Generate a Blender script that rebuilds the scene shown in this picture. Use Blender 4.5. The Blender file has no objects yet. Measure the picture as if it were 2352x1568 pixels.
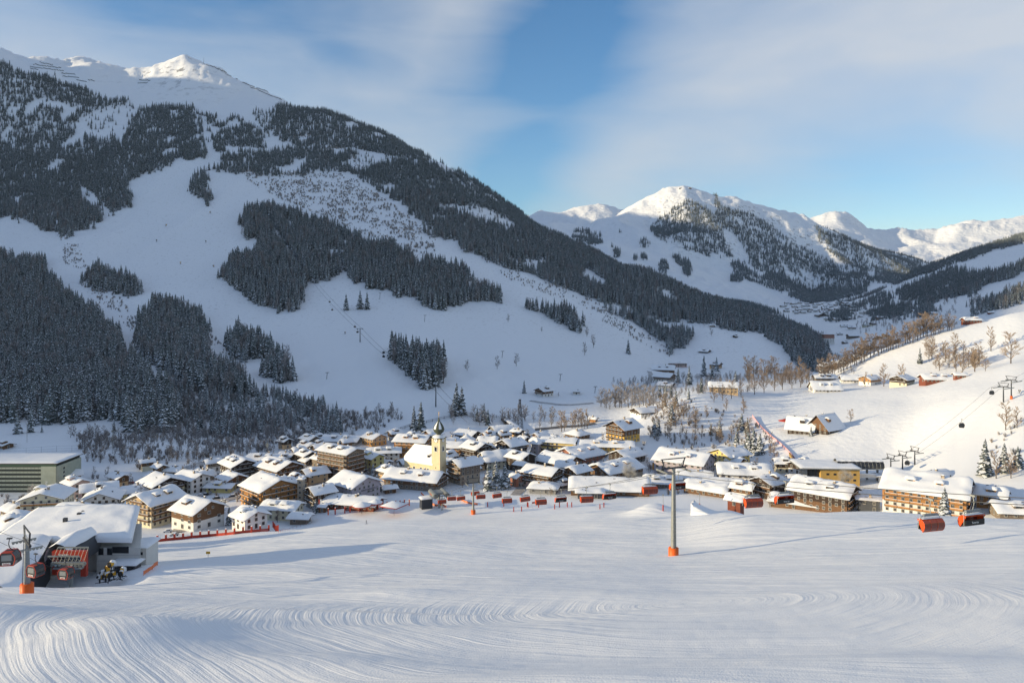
import bpy, math, random
import numpy as np
from mathutils import Vector, Matrix
random.seed(7); RNG = np.random.default_rng(11)
SC = bpy.context.scene
COL = SC.collection
F0, XC, YH = 1700.0, 1176.0, 666.0      # survey grid: focal, centre column, horizon row
def P(X, Y, D): return Vector(((X-XC)/F0*D, D, (YH-Y)/F0*D))

# ------------------------------------------------------------------ tagging
def tag(o, label=None, cat=None, group=None, kind=None):
    if label: o['label'] = label
    if cat: o['category'] = cat
    if group: o['group'] = group
    if kind: o['kind'] = kind
    return o
def empty(name, loc, rz=0.0, label=None, cat=None, group=None):
    o = bpy.data.objects.new(name, None); COL.objects.link(o)
    o.location = loc; o.rotation_euler = (0, 0, rz); o.empty_display_size = 0.5
    return tag(o, label, cat, group)
def copy_tree(o, parent=None):
    c = o.copy(); COL.objects.link(c)
    if parent is not None: c.parent = parent
    for ch in o.children: copy_tree(ch, c)
    return c

# ------------------------------------------------------------------ materials
MATS = {}
def mat(name, col, rough=0.7, noise=0.0, nscale=2.0, metal=0.0, bump=0.0, bscale=8.0, spec=0.3, stretch=None):
    if name in MATS: return MATS[name]
    m = bpy.data.materials.new(name); m.use_nodes = True
    nt = m.node_tree; b = nt.nodes['Principled BSDF']
    b.inputs['Base Color'].default_value = (*col, 1); b.inputs['Roughness'].default_value = rough
    b.inputs['Metallic'].default_value = metal; b.inputs['Specular IOR Level'].default_value = spec
    tc = nt.nodes.new('ShaderNodeTexCoord'); src = tc.outputs['Object']
    if stretch:
        mp = nt.nodes.new('ShaderNodeMapping'); mp.inputs['Scale'].default_value = stretch
        nt.links.new(src, mp.inputs[0]); src = mp.outputs[0]
    if noise > 0:
        n = nt.nodes.new('ShaderNodeTexNoise'); n.inputs['Scale'].default_value = nscale; n.inputs['Detail'].default_value = 6
        nt.links.new(src, n.inputs['Vector'])
        r = nt.nodes.new('ShaderNodeValToRGB')
        r.color_ramp.elements[0].position = 0.3; r.color_ramp.elements[1].position = 0.7
        r.color_ramp.elements[0].color = (*[c*(1-noise) for c in col], 1)
        r.color_ramp.elements[1].color = (*[min(1, c*(1+noise)) for c in col], 1)
        nt.links.new(n.outputs[0], r.inputs[0]); nt.links.new(r.outputs[0], b.inputs['Base Color'])
    if bump > 0:
        n2 = nt.nodes.new('ShaderNodeTexNoise'); n2.inputs['Scale'].default_value = bscale; n2.inputs['Detail'].default_value = 5
        nt.links.new(src, n2.inputs['Vector'])
        bp = nt.nodes.new('ShaderNodeBump'); bp.inputs['Strength'].default_value = 0.6; bp.inputs['Distance'].default_value = bump
        nt.links.new(n2.outputs[0], bp.inputs['Height']); nt.links.new(bp.outputs[0], b.inputs['Normal'])
    MATS[name] = m; return m

SNOWC = (0.86, 0.87, 0.89)
M_ROOFSNOW = mat('roof_snow', SNOWC, 0.6, bump=0.10, bscale=1.2)
M_SNOW2 = mat('settled_snow', SNOWC, 0.65, noise=0.04, nscale=3)
M_NEEDLE = mat('spruce_needles', (0.125, 0.148, 0.15), 0.85, noise=0.35, nscale=6)
M_TSNOW = mat('branch_snow', (0.82, 0.84, 0.88), 0.7)
M_BARK = mat('bark', (0.10, 0.075, 0.055), 0.9, noise=0.3, nscale=8)
M_TWIG = mat('frosted_twigs', (0.33, 0.25, 0.185), 0.9, noise=0.3, nscale=4)
M_TWIGC = mat('hoary_twigs', (0.27, 0.25, 0.25), 0.9, noise=0.3, nscale=4)
M_ORANGE = mat('orange_plastic', (0.75, 0.13, 0.02), 0.5)
M_REDP = mat('red_paint', (0.42, 0.05, 0.028), 0.45)
M_ORNET = mat('orange_net', (0.72, 0.22, 0.10), 0.8)
M_PINKNET = mat('pink_net', (0.70, 0.38, 0.40), 0.8)
M_STEEL = mat('galvanised_steel', (0.32, 0.33, 0.31), 0.45, noise=0.15, nscale=3, metal=0.6)
M_DSTEEL = mat('dark_steel', (0.05, 0.055, 0.065), 0.5, metal=0.4)
M_GREYP = mat('grey_paint', (0.22, 0.24, 0.25), 0.5)
M_CABLE = mat('steel_rope', (0.07, 0.07, 0.07), 0.5)
M_BLACK = mat('black_rubber', (0.02, 0.02, 0.022), 0.6)
M_GLASS = mat('window_glass', (0.018, 0.022, 0.028), 0.12, spec=0.6)
M_WFRAME = mat('window_frame', (0.50, 0.47, 0.42), 0.6)
M_WFRAMED = mat('dark_window_frame', (0.16, 0.10, 0.06), 0.6)
M_FASCIA = mat('roof_timber', (0.055, 0.035, 0.024), 0.8, noise=0.3, nscale=5)
M_ASPHALT = mat('wet_road', (0.16, 0.15, 0.145), 0.7, noise=0.35, nscale=0.6)
M_ROCK = mat('dark_rock', (0.09, 0.085, 0.08), 0.9, noise=0.4, nscale=3)
M_YELP = mat('yellow_paint', (0.68, 0.36, 0.03), 0.5)
M_WHITEP = mat('white_paint', (0.78, 0.78, 0.76), 0.5)

# ------------------------------------------------------------------ mesh builder
class MB:
    def __init__(s): s.v = []; s.f = []; s.m = []; s.mats = []; s.smooth = []
    def mi(s, m):
        if m not in s.mats: s.mats.append(m)
        return s.mats.index(m)
    def add(s, vs, fs, m, smooth=False):
        o = len(s.v); s.v.extend([tuple(p) for p in vs]); k = s.mi(m)
        for f in fs: s.f.append(tuple(i+o for i in f)); s.m.append(k); s.smooth.append(smooth)
    def box(s, c, size, m, rz=0.0, taper=1.0):
        x, y, z = [q/2 for q in size]; cs, sn = math.cos(rz), math.sin(rz); vs = []
        for dz in (-z, z):
            t = taper if dz > 0 else 1.0
            for dx, dy in ((-x, -y), (x, -y), (x, y), (-x, y)):
                dx *= t; dy *= t
                vs.append((c[0]+dx*cs-dy*sn, c[1]+dx*sn+dy*cs, c[2]+dz))
        s.add(vs, [(0,3,2,1),(4,5,6,7),(0,1,5,4),(1,2,6,5),(2,3,7,6),(3,0,4,7)], m)
    def tube(s, a, b, r, m, n=6, r2=None, cap=True, smooth=True):
        a = Vector(a); b = Vector(b); d = b-a
        if d.length < 1e-6: return
        r2 = r if r2 is None else r2
        d.normalize(); u = d.orthogonal().normalized(); w = d.cross(u); vs = []
        for c, rr in ((a, r), (b, r2)):
            for i in range(n):
                t = 2*math.pi*i/n; vs.append(c+u*math.cos(t)*rr+w*math.sin(t)*rr)
        fs = [(i, (i+1) % n, n+(i+1) % n, n+i) for i in range(n)]
        s.add(vs, fs, m, smooth)
        if cap: s.add(vs, [tuple(range(n-1, -1, -1)), tuple(range(n, 2*n))], m)
    def path(s, pts, r, m, n=4):
        for a, b in zip(pts[:-1], pts[1:]): s.tube(a, b, r, m, n, cap=False)
    def lathe(s, prof, m, n=16, c=(0,0,0)):
        vs = []; fs = []
        for (r, z) in prof:
            for i in range(n):
                t = 2*math.pi*i/n; vs.append((c[0]+r*math.cos(t), c[1]+r*math.sin(t), c[2]+z))
        for k in range(len(prof)-1):
            for i in range(n):
                fs.append((k*n+i, k*n+(i+1) % n, (k+1)*n+(i+1) % n, (k+1)*n+i))
        s.add(vs, fs, m, True)
    def prism(s, poly, y0, y1, m):           # poly in (x,z), extruded in y
        n = len(poly); vs = [(x, y0, z) for x, z in poly]+[(x, y1, z) for x, z in poly]
        fs = [tuple(range(n)), tuple(range(2*n-1, n-1, -1))]+[(i, n+i, n+(i+1) % n, (i+1) % n) for i in range(n)]
        s.add(vs, fs, m)
    def xform(s, M): s.v = [tuple(M @ Vector(p)) for p in s.v]; return s
    def mesh(s, name):
        me = bpy.data.meshes.new(name); me.from_pydata(s.v, [], s.f)
        for m in s.mats: me.materials.append(m)
        me.polygons.foreach_set('material_index', s.m); me.polygons.foreach_set('use_smooth', s.smooth)
        me.update(); return me
    def build(s, name, parent=None, loc=None, rz=0.0):
        o = bpy.data.objects.new(name, s.mesh(name)); COL.objects.link(o)
        if parent is not None: o.parent = parent
        if loc is not None: o.location = loc
        if rz: o.rotation_euler = (0, 0, rz)
        return o

# ------------------------------------------------------------------ noise
_perm = np.random.default_rng(5).random((256, 256)).astype(np.float64)
def vnoise(x, y):
    xi = np.floor(x).astype(int); yi = np.floor(y).astype(int); fx = x-xi; fy = y-yi
    fx = fx*fx*(3-2*fx); fy = fy*fy*(3-2*fy)
    g = lambda a, b: _perm[a & 255, b & 255]
    return (g(xi, yi)*(1-fx)+g(xi+1, yi)*fx)*(1-fy)+(g(xi, yi+1)*(1-fx)+g(xi+1, yi+1)*fx)*fy-0.5
def fbm(x, y, o=4):
    s = 0; a = 1.0
    for i in range(o):
        s = s+a*vnoise(x+17.3*i, y-9.1*i); a *= 0.5; x = x*2.03; y = y*2.03
    return s

# ------------------------------------------------------------------ terrain
# each line: [(X, value, D)] ; value <300 with 'z' = metres, else row
def Z(X, z, D): return (X, z, D)
def Yr(X, Y, D): return (X, (YH-Y)/F0*D, D)
LINES = [
 [Z(0,-18,6), Z(2352,-18,6)],
 [Yr(0,1590,66), Yr(1176,1572,66), Yr(2352,1540,66)],
 [Z(0,-44.5,100), Z(1176,-44.5,100), Z(2352,-41,100)],
 [Z(0,-61,150), Z(600,-60,150), Z(1176,-58.5,150), Z(1549,-58,150), Z(2352,-53,150)],
 [Z(0,-67.5,168), Z(230,-66.8,168), Z(320,-66.3,168), Z(600,-65.2,168), Z(1176,-63.6,168), Z(1549,-62.8,168), Z(1800,-61,168), Z(2352,-57,168)],
 [Z(0,-79,184), Z(225,-77,184), Z(320,-71.5,184), Z(600,-70,184), Z(1176,-68.3,184), Z(1549,-67.2,184), Z(1800,-65,184), Z(2352,-60.5,184)],
 [Z(0,-80.5,200), Z(240,-77.5,200), Z(320,-75.5,200), Z(600,-74.6,200), Z(1176,-73.5,200), Z(1549,-72,200), Z(1800,-69,200), Z(2352,-64,200)],
 [Z(0,-93,250), Z(300,-91,250), Z(450,-89,250), Z(620,-87,250), Z(900,-85,250), Z(1176,-85,250), Z(1549,-83,250), Z(1700,-77.5,250), Z(2000,-76,250), Z(2352,-77,250)],
 [Z(0,-113,330), Z(450,-112,330), Z(620,-109,330), Z(760,-106,330), Z(900,-104,330), Z(1087,-103,330), Z(1250,-101,330), Z(1400,-99,330), Z(1600,-97,330), Z(1700,-98.5,330), Z(1780,-110,330), Z(2150,-107,330), Z(2352,-102,330)],
 [Z(0,-122,390), Z(700,-122,390), Z(760,-120,390), Z(1087,-118,390), Z(1400,-116,390), Z(1550,-116,390), Z(1700,-118,390), Z(1900,-115,390), Z(2050,-111,390), Z(2200,-98,395), Z(2352,-92,385)],
 [Z(0,-121,470), Z(1500,-120,470), Z(1750,-117,470), Z(1900,-112,470), Z(2050,-109,470), Z(2200,-90,460), Z(2352,-80,430)],
 [Z(0,-110,540), Z(350,-112,540), Z(500,-119,540), Z(700,-120,540), Z(1350,-120,540), Z(1431,-109,540), Z(1500,-112,540), Z(1600,-117,540), Z(1700,-115,540), Z(1780,-107,540), Z(1867,-103,545), Z(1950,-98,540), Z(2100,-88,540), Z(2200,-75,530), Z(2352,-64,500)],
 [Yr(0,968,620), Yr(350,972,620), Yr(500,1000,610), Yr(700,992,620), Yr(900,985,620), Yr(1200,985,630), Yr(1350,972,640), Yr(1431,965,640), Yr(1500,940,640), Yr(1560,915,650), Yr(1600,903,650), Yr(1700,925,645), Yr(1800,932,650), Yr(1950,915,650), Yr(2100,888,650), Yr(2200,862,640), Yr(2352,829,590)],
 [Yr(0,915,720), Yr(400,900,720), Yr(600,935,700), Yr(750,925,720), Yr(900,905,700), Yr(1100,905,720), Yr(1200,912,740), Yr(1300,908,760), Yr(1400,905,770), Yr(1500,905,760), Yr(1600,893,750), Yr(1800,889,750), Yr(1900,888,750), Yr(2000,882,750), Yr(2100,872,750), Yr(2200,856,750), Yr(2352,823,740)],
 [Yr(0,840,900), Yr(400,805,900), Yr(600,838,880), Yr(750,830,880), Yr(900,800,900), Yr(1100,820,900), Yr(1300,845,900), Yr(1450,868,900), Yr(1700,868,900), Yr(1800,870,880), Yr(1880,870,860), Yr(1950,841,860), Yr(2000,814,860), Yr(2060,792,860), Yr(2130,767,860), Yr(2200,747,860), Yr(2250,740,860), Yr(2352,713,860)],
 [Yr(0,745,1100), Yr(400,735,1100), Yr(600,745,1100), Yr(750,740,1100), Yr(950,725,1100), Yr(1200,760,1100), Yr(1400,812,1080), Yr(1550,850,1080), Yr(1650,838,1100), Yr(1780,835,1100), Yr(1880,850,1150), Z(2000,-118,1150), Z(2352,-95,1150)],
 [Yr(0,640,1400), Yr(200,630,1400), Yr(400,630,1400), Yr(600,625,1400), Yr(950,615,1400), Yr(1200,655,1400), Yr(1400,718,1400), Yr(1550,775,1400), Yr(1620,752,1400), Yr(1780,772,1400), Yr(1860,787,1400), Yr(1890,812,1400), Yr(1950,812,1400), Yr(2060,795,1400), Yr(2200,735,1400), Yr(2352,690,1400)],
 [Yr(0,548,1750), Yr(200,535,1750), Yr(300,540,1750), Yr(480,520,1750), Yr(750,520,1750), Yr(950,510,1750), Yr(1100,540,1750), Yr(1200,572,1750), Yr(1400,622,1750), Yr(1500,635,1750), Yr(1600,680,1750), Yr(1700,715,1750), Yr(1800,748,1750), Yr(1860,772,1750), Yr(1890,795,1750), Yr(2000,772,1750), Yr(2100,735,1750), Yr(2200,695,1750), Yr(2352,648,1750)],
 [Yr(0,452,2100), Yr(200,440,2100), Yr(300,425,2100), Yr(480,405,2100), Yr(600,420,2100), Yr(750,430,2100), Yr(950,422,2100), Yr(1100,458,2100), Yr(1200,513,2100), Yr(1300,557,2100), Yr(1400,600,2050), Yr(1500,690,2100), Yr(1700,745,2100), Yr(1860,772,2100), Yr(1900,748,2100), Yr(2000,738,2100), Yr(2100,700,2100), Yr(2200,652,2100), Yr(2352,605,2100)],
 [Yr(0,330,2500), Yr(200,330,2500), Yr(300,315,2500), Yr(480,322,2500), Yr(600,330,2500), Yr(750,335,2500), Yr(950,350,2500), Yr(1050,400,2450), Yr(1130,450,2400), Yr(1200,502,2380), Yr(1300,600,2500), Yr(1400,680,2500), Yr(1800,728,2500), Yr(1900,722,2500), Yr(2000,706,2500), Yr(2100,655,2500), Yr(2200,600,2500), Yr(2352,560,2500)],
 [Yr(-300,60,2900), Yr(0,150,2900), Yr(100,182,2900), Yr(200,217,2900), Yr(300,244,2900), Yr(480,250,2900), Yr(650,252,2900), Yr(740,258,2900), Yr(850,298,2900), Yr(950,352,2850), Yr(1050,470,2900), Yr(1200,640,2900), Yr(1800,712,2900), Yr(1900,706,2900), Yr(2000,680,2900), Yr(2050,656,2900), Yr(2100,634,2900), Yr(2200,592,2900), Yr(2250,576,2900), Yr(2352,545,2900)],
 [Yr(-300,90,3500), Yr(0,129,3500), Yr(60,150,3500), Yr(100,142,3500), Yr(150,152,3500), Yr(205,138,3500), Yr(260,152,3500), Yr(330,166,3500), Yr(380,151,3500), Yr(425,137,3500), Yr(465,147,3500), Yr(520,176,3500), Yr(580,208,3500), Yr(645,238,3500), Yr(750,330,3500), Yr(950,560,3500), Yr(1200,680,3500), Yr(1800,702,3500), Yr(1900,699,3500), Yr(2000,690,3500), Yr(2100,665,3500), Yr(2352,600,3500)],
 [Yr(0,400,4200), Yr(1000,640,4100), Yr(1200,640,4000), Yr(1400,620,3950), Yr(1500,640,3900), Yr(1600,660,3900), Yr(1700,676,3900), Yr(1800,695,3900), Yr(1900,697,3900), Yr(2000,690,3950), Yr(2150,672,4000), Yr(2352,660,4000)],
 [Yr(0,560,4900), Yr(1200,560,4800), Yr(1300,555,4800), Yr(1400,560,4800), Yr(1500,575,4800), Yr(1600,592,4800), Yr(1700,622,4800), Yr(1800,660,4800), Yr(1870,682,4800), Yr(1930,664,4800), Yr(2000,655,4800), Yr(2352,640,4800)],
 [Yr(0,560,5600), Yr(1200,515,5600), Yr(1300,522,5600), Yr(1400,515,5600), Yr(1500,505,5600), Yr(1575,490,5600), Yr(1660,520,5600), Yr(1750,560,5600), Yr(1850,580,5600), Yr(1900,592,5600), Yr(2000,612,5600), Yr(2100,640,5600), Yr(2352,640,5600)],
 [Yr(0,560,6400), Yr(1240,560,6400), Yr(1300,534,6400), Yr(1380,512,6400), Yr(1440,486,6400), Yr(1500,455,6400), Yr(1540,433,6400), Yr(1572,428,6400), Yr(1610,437,6400), Yr(1650,451,6400), Yr(1690,447,6400), Yr(1730,463,6400), Yr(1780,475,6400), Yr(1820,489,6400), Yr(1870,511,6400), Yr(1960,552,6400), Yr(2020,574,6400), Yr(2100,603,6400), Yr(2140,620,6400), Yr(2200,635,6400), Yr(2352,640,6400)],
 [Yr(0,600,8200), Yr(1200,600,8200), Yr(1860,600,8200), Yr(1990,592,8200), Yr(2100,600,8200), Yr(2352,600,8200)],
 [Yr(0,560,9300), Yr(1200,530,9300), Yr(1300,520,9300), Yr(1430,525,9300), Yr(1860,530,9300), Yr(1925,525,9300), Yr(2060,570,9300), Yr(2180,560,9300), Yr(2352,555,9300)],
 [Yr(0,560,10500), Yr(1200,500,10500), Yr(1240,488,10500), Yr(1270,491,10500), Yr(1300,486,10500), Yr(1340,478,10500), Yr(1380,472,10500), Yr(1430,477,10500), Yr(1480,490,10500), Yr(1650,520,10500), Yr(1860,505,10500), Yr(1900,494,10500), Yr(1922,487,10500), Yr(1945,492,10500), Yr(1965,506,10500), Yr(1990,526,10500), Yr(2020,531,10500), Yr(2060,527,10500), Yr(2100,529,10500), Yr(2150,531,10500), Yr(2180,518,10500), Yr(2205,509,10500), Yr(2250,508,10500), Yr(2300,505,10500), Yr(2352,499,10500), Yr(2600,490,10500)],
 [Yr(0,600,13000), Yr(2352,600,13000)],
]
XS = np.arange(-340, 2701, 4.5); NX = len(XS)
LD = np.exp(np.linspace(math.log(6.5), math.log(12900), 760)); NY = len(LD)
Dk = np.array([np.interp(XS, [p[0] for p in L], [p[2] for p in L]) for L in LINES])
Zk = np.array([np.interp(XS, [p[0] for p in L], [p[1] for p in L]) for L in LINES])
# soften the joints along X a little for the near ground, keep crisp summits far away
def smx(A, w):
    k = np.ones(w)/w; return np.array([np.convolve(np.pad(a, w//2, mode='edge'), k, mode='valid') for a in A])
Zs = smx(Zk, 19)
for i in range(len(LINES)):
    if Dk[i].mean() < 3000: Zk[i] = Zs[i]
    else: Zk[i] = smx(Zk[i:i+1], 3)[0]
def pchip(xk, yk, x):
    h = np.diff(xk); d = np.diff(yk)/h; n = len(xk); m = np.zeros(n)
    for i in range(1, n-1):
        if d[i-1]*d[i] > 0:
            w1 = 2*h[i]+h[i-1]; w2 = h[i]+2*h[i-1]; m[i] = (w1+w2)/(w1/d[i-1]+w2/d[i])
    m[0] = d[0]; m[-1] = d[-1]
    i = np.clip(np.searchsorted(xk, x)-1, 0, n-2); t = (x-xk[i])/h[i]
    return (yk[i]*(2*t**3-3*t**2+1)+m[i]*h[i]*(t**3-2*t**2+t)+yk[i+1]*(-2*t**3+3*t**2)+m[i+1]*h[i]*(t**3-t**2))
ZG = np.zeros((NX, NY))
for c in range(NX): ZG[c] = pchip(Dk[:, c], Zk[:, c], LD)
GX = (XS[:, None]-XC)/F0*LD[None, :]; GY = np.broadcast_to(LD[None, :], GX.shape)
def ramp(x, a, b): return np.clip((x-a)/(b-a), 0, 1)
# relief at every scale
w_far = ramp(GY, 3300, 5500); w_mid = ramp(GY, 900, 1700)*(1-w_far); w_near = 1-ramp(GY, 350, 420)
rid = lambda n: 1-2*np.abs(n)
ZG = ZG + w_mid*(9*fbm(GX/170, GY/260, 5)+6*(rid(fbm(GX/120+5, GY/420, 3))-0.5))
pk = ramp(GY, 2950, 3300)*(1-ramp(GY, 4200, 4600))
ZG = ZG + pk*(26*(rid(fbm(GX/160+3, GY/260, 5))-0.6)+10*fbm(GX/40, GY/60, 3))
ZG = ZG + w_far*(85*(rid(fbm(GX/560+9, GY/800, 5))-0.6)+9*fbm(GX/90, GY/120, 3))
ZG = ZG + w_near*ramp(GY, 30, 70)*(1.3*fbm(GX/46+2, GY/22, 2)+0.30*fbm(GX/17+7, GY/6.0-GX/30, 3)+0.05*fbm(GX/1.6, GY/1.3, 2))
w_hill = ramp(GY, 410, 460)*(1-ramp(GY, 880, 950))*ramp(GX, 60, 140)
ZG = ZG + w_hill*(0.8*fbm(GX/26, GY/34, 4))
w_for = ramp(GY, 560, 640)*(1-ramp(GY, 900, 1000))*(1-ramp(GX, 20, 100))
ZG = ZG + w_for*(2.2*fbm(GX/24, GY/40, 4))
# jump kickers and snow heaps on the lower piste edge (real mounds), and foreground rolls added for their shade
def mound(X, Y, D, h, rx, ry):
    global ZG
    x0 = (X-XC)/F0*D
    ZG = ZG + h*np.exp(-(((GX-x0)/rx)**2+((GY-D)/ry)**2))
mound(1500, 0, 318, 4.2, 9, 7); mound(1475, 0, 312, 1.5, 9, 4); mound(1950, 0, 262, 1.2, 40, 10); mound(1400, 0, 345, 1.2, 20, 8)
mound(250, 0, 80, 2.6, 12, 16); mound(-120, 0, 92, 3.0, 14, 14); mound(700, 0, 72, 1.3, 14, 6); mound(2000, 0, 66, 1.6, 30, 6); mound(930, 0, 128, 0.9, 9, 5); mound(1250, 0, 60, 1.6, 26, 5)  # foreground rolls shaped so the sides away from the sun fall into shade
# groomer pattern: the machine's loops as smooth across/along coordinates kept on the mesh
_ex, _ey = 26.0, 108.0; _dx, _dy = (GX-_ex)/52.0, (GY-_ey)/40.0; _r = np.sqrt(_dx**2+_dy**2)
_wob = 7.0*fbm(GX/45, GY/36, 3)
G1 = np.stack([_r*44+_wob, np.arctan2(_dy, _dx)*44*np.maximum(_r, 0.2), 0*_r], -1)
G2 = np.stack([GY*0.72+GX*0.40+9*fbm(GX/120+3, GY/90, 2), GX*0.9-GY*0.4, 0*_r+50], -1)
GM = np.clip((GY-104-12*fbm(GX/40, GY/200+9, 2))/22, 0, 1)*np.ones_like(GX)
ZG += (1-GM)*w_near*0.03*np.clip(fbm(GX/30+8, GY/24, 2)+0.35, 0, 1)*np.sin(G1[..., 0]*2*math.pi/5.6+1.5*fbm(GX/20, GY/20, 2))+GM*w_near*0.07*np.sin(G2[..., 0]*2*math.pi/13)*np.clip(fbm(GX/50, GY/60, 2)+0.5, 0, 1)
mound(45, 0, 161, 0.9, 9, 3); mound(575, 0, 345, 1.0, 12, 5)
_lD = np.log(LD)
def ground(x, y):
    """ground height under a world point"""
    X = XC+x/y*F0; a = (X-XS[0])/(XS[1]-XS[0]); b = (math.log(max(y, 7))-_lD[0])/(_lD[1]-_lD[0])
    a = min(max(a, 0), NX-1.001); b = min(max(b, 0), NY-1.001); i = int(a); j = int(b); u = a-i; v = b-j
    return (ZG[i, j]*(1-u)+ZG[i+1, j]*u)*(1-v)+(ZG[i, j+1]*(1-u)+ZG[i+1, j+1]*u)*v
def groundv(x, y):
    X = XC+x/y*F0; a = np.clip((X-XS[0])/(XS[1]-XS[0]), 0, NX-1.001); b = np.clip((np.log(y)-_lD[0])/(_lD[1]-_lD[0]), 0, NY-1.001)
    i = a.astype(int); j = b.astype(int); u = a-i; v = b-j
    return (ZG[i, j]*(1-u)+ZG[i+1, j]*u)*(1-v)+(ZG[i, j+1]*(1-u)+ZG[i+1, j+1]*u)*v
def gp(X, D, dz=0.0):
    x = (X-XC)/F0*D; return Vector((x, D, ground(x, D)+dz))
def hit(X, Y, dmin=60, dz=0.0):
    """first ground point seen in direction (X, Y)"""
    D = dmin
    while D < 12000:
        x = (X-XC)/F0*D
        if ground(x, D) >= (YH-Y)/F0*D:
            return Vector((x, D, ground(x, D)+dz))
        D *= 1.004
    return gp(X, D)

me = bpy.data.meshes.new('ground')
co = np.stack([GX, GY, ZG], -1).reshape(-1, 3).astype(np.float32)
idx = np.arange(NX*NY).reshape(NX, NY)
q = np.stack([idx[:-1, :-1], idx[1:, :-1], idx[1:, 1:], idx[:-1, 1:]], -1).reshape(-1, 4)
me.vertices.add(len(co)); me.vertices.foreach_set('co', co.ravel())
me.loops.add(q.size); me.loops.foreach_set('vertex_index', q.ravel().astype(np.int32))
me.polygons.add(len(q)); me.polygons.foreach_set('loop_start', np.arange(0, q.size, 4, dtype=np.int32)); me.polygons.foreach_set('loop_total', np.full(len(q), 4, np.int32))
me.update(calc_edges=True); me.polygons.foreach_set('use_smooth', np.ones(len(q), bool)); me.validate()
g_ob = bpy.data.objects.new('ground', me); COL.objects.link(g_ob)
tag(g_ob, 'snow covered valley floor, groomed ski slope and mountain flanks', None, None, 'structure')

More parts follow.
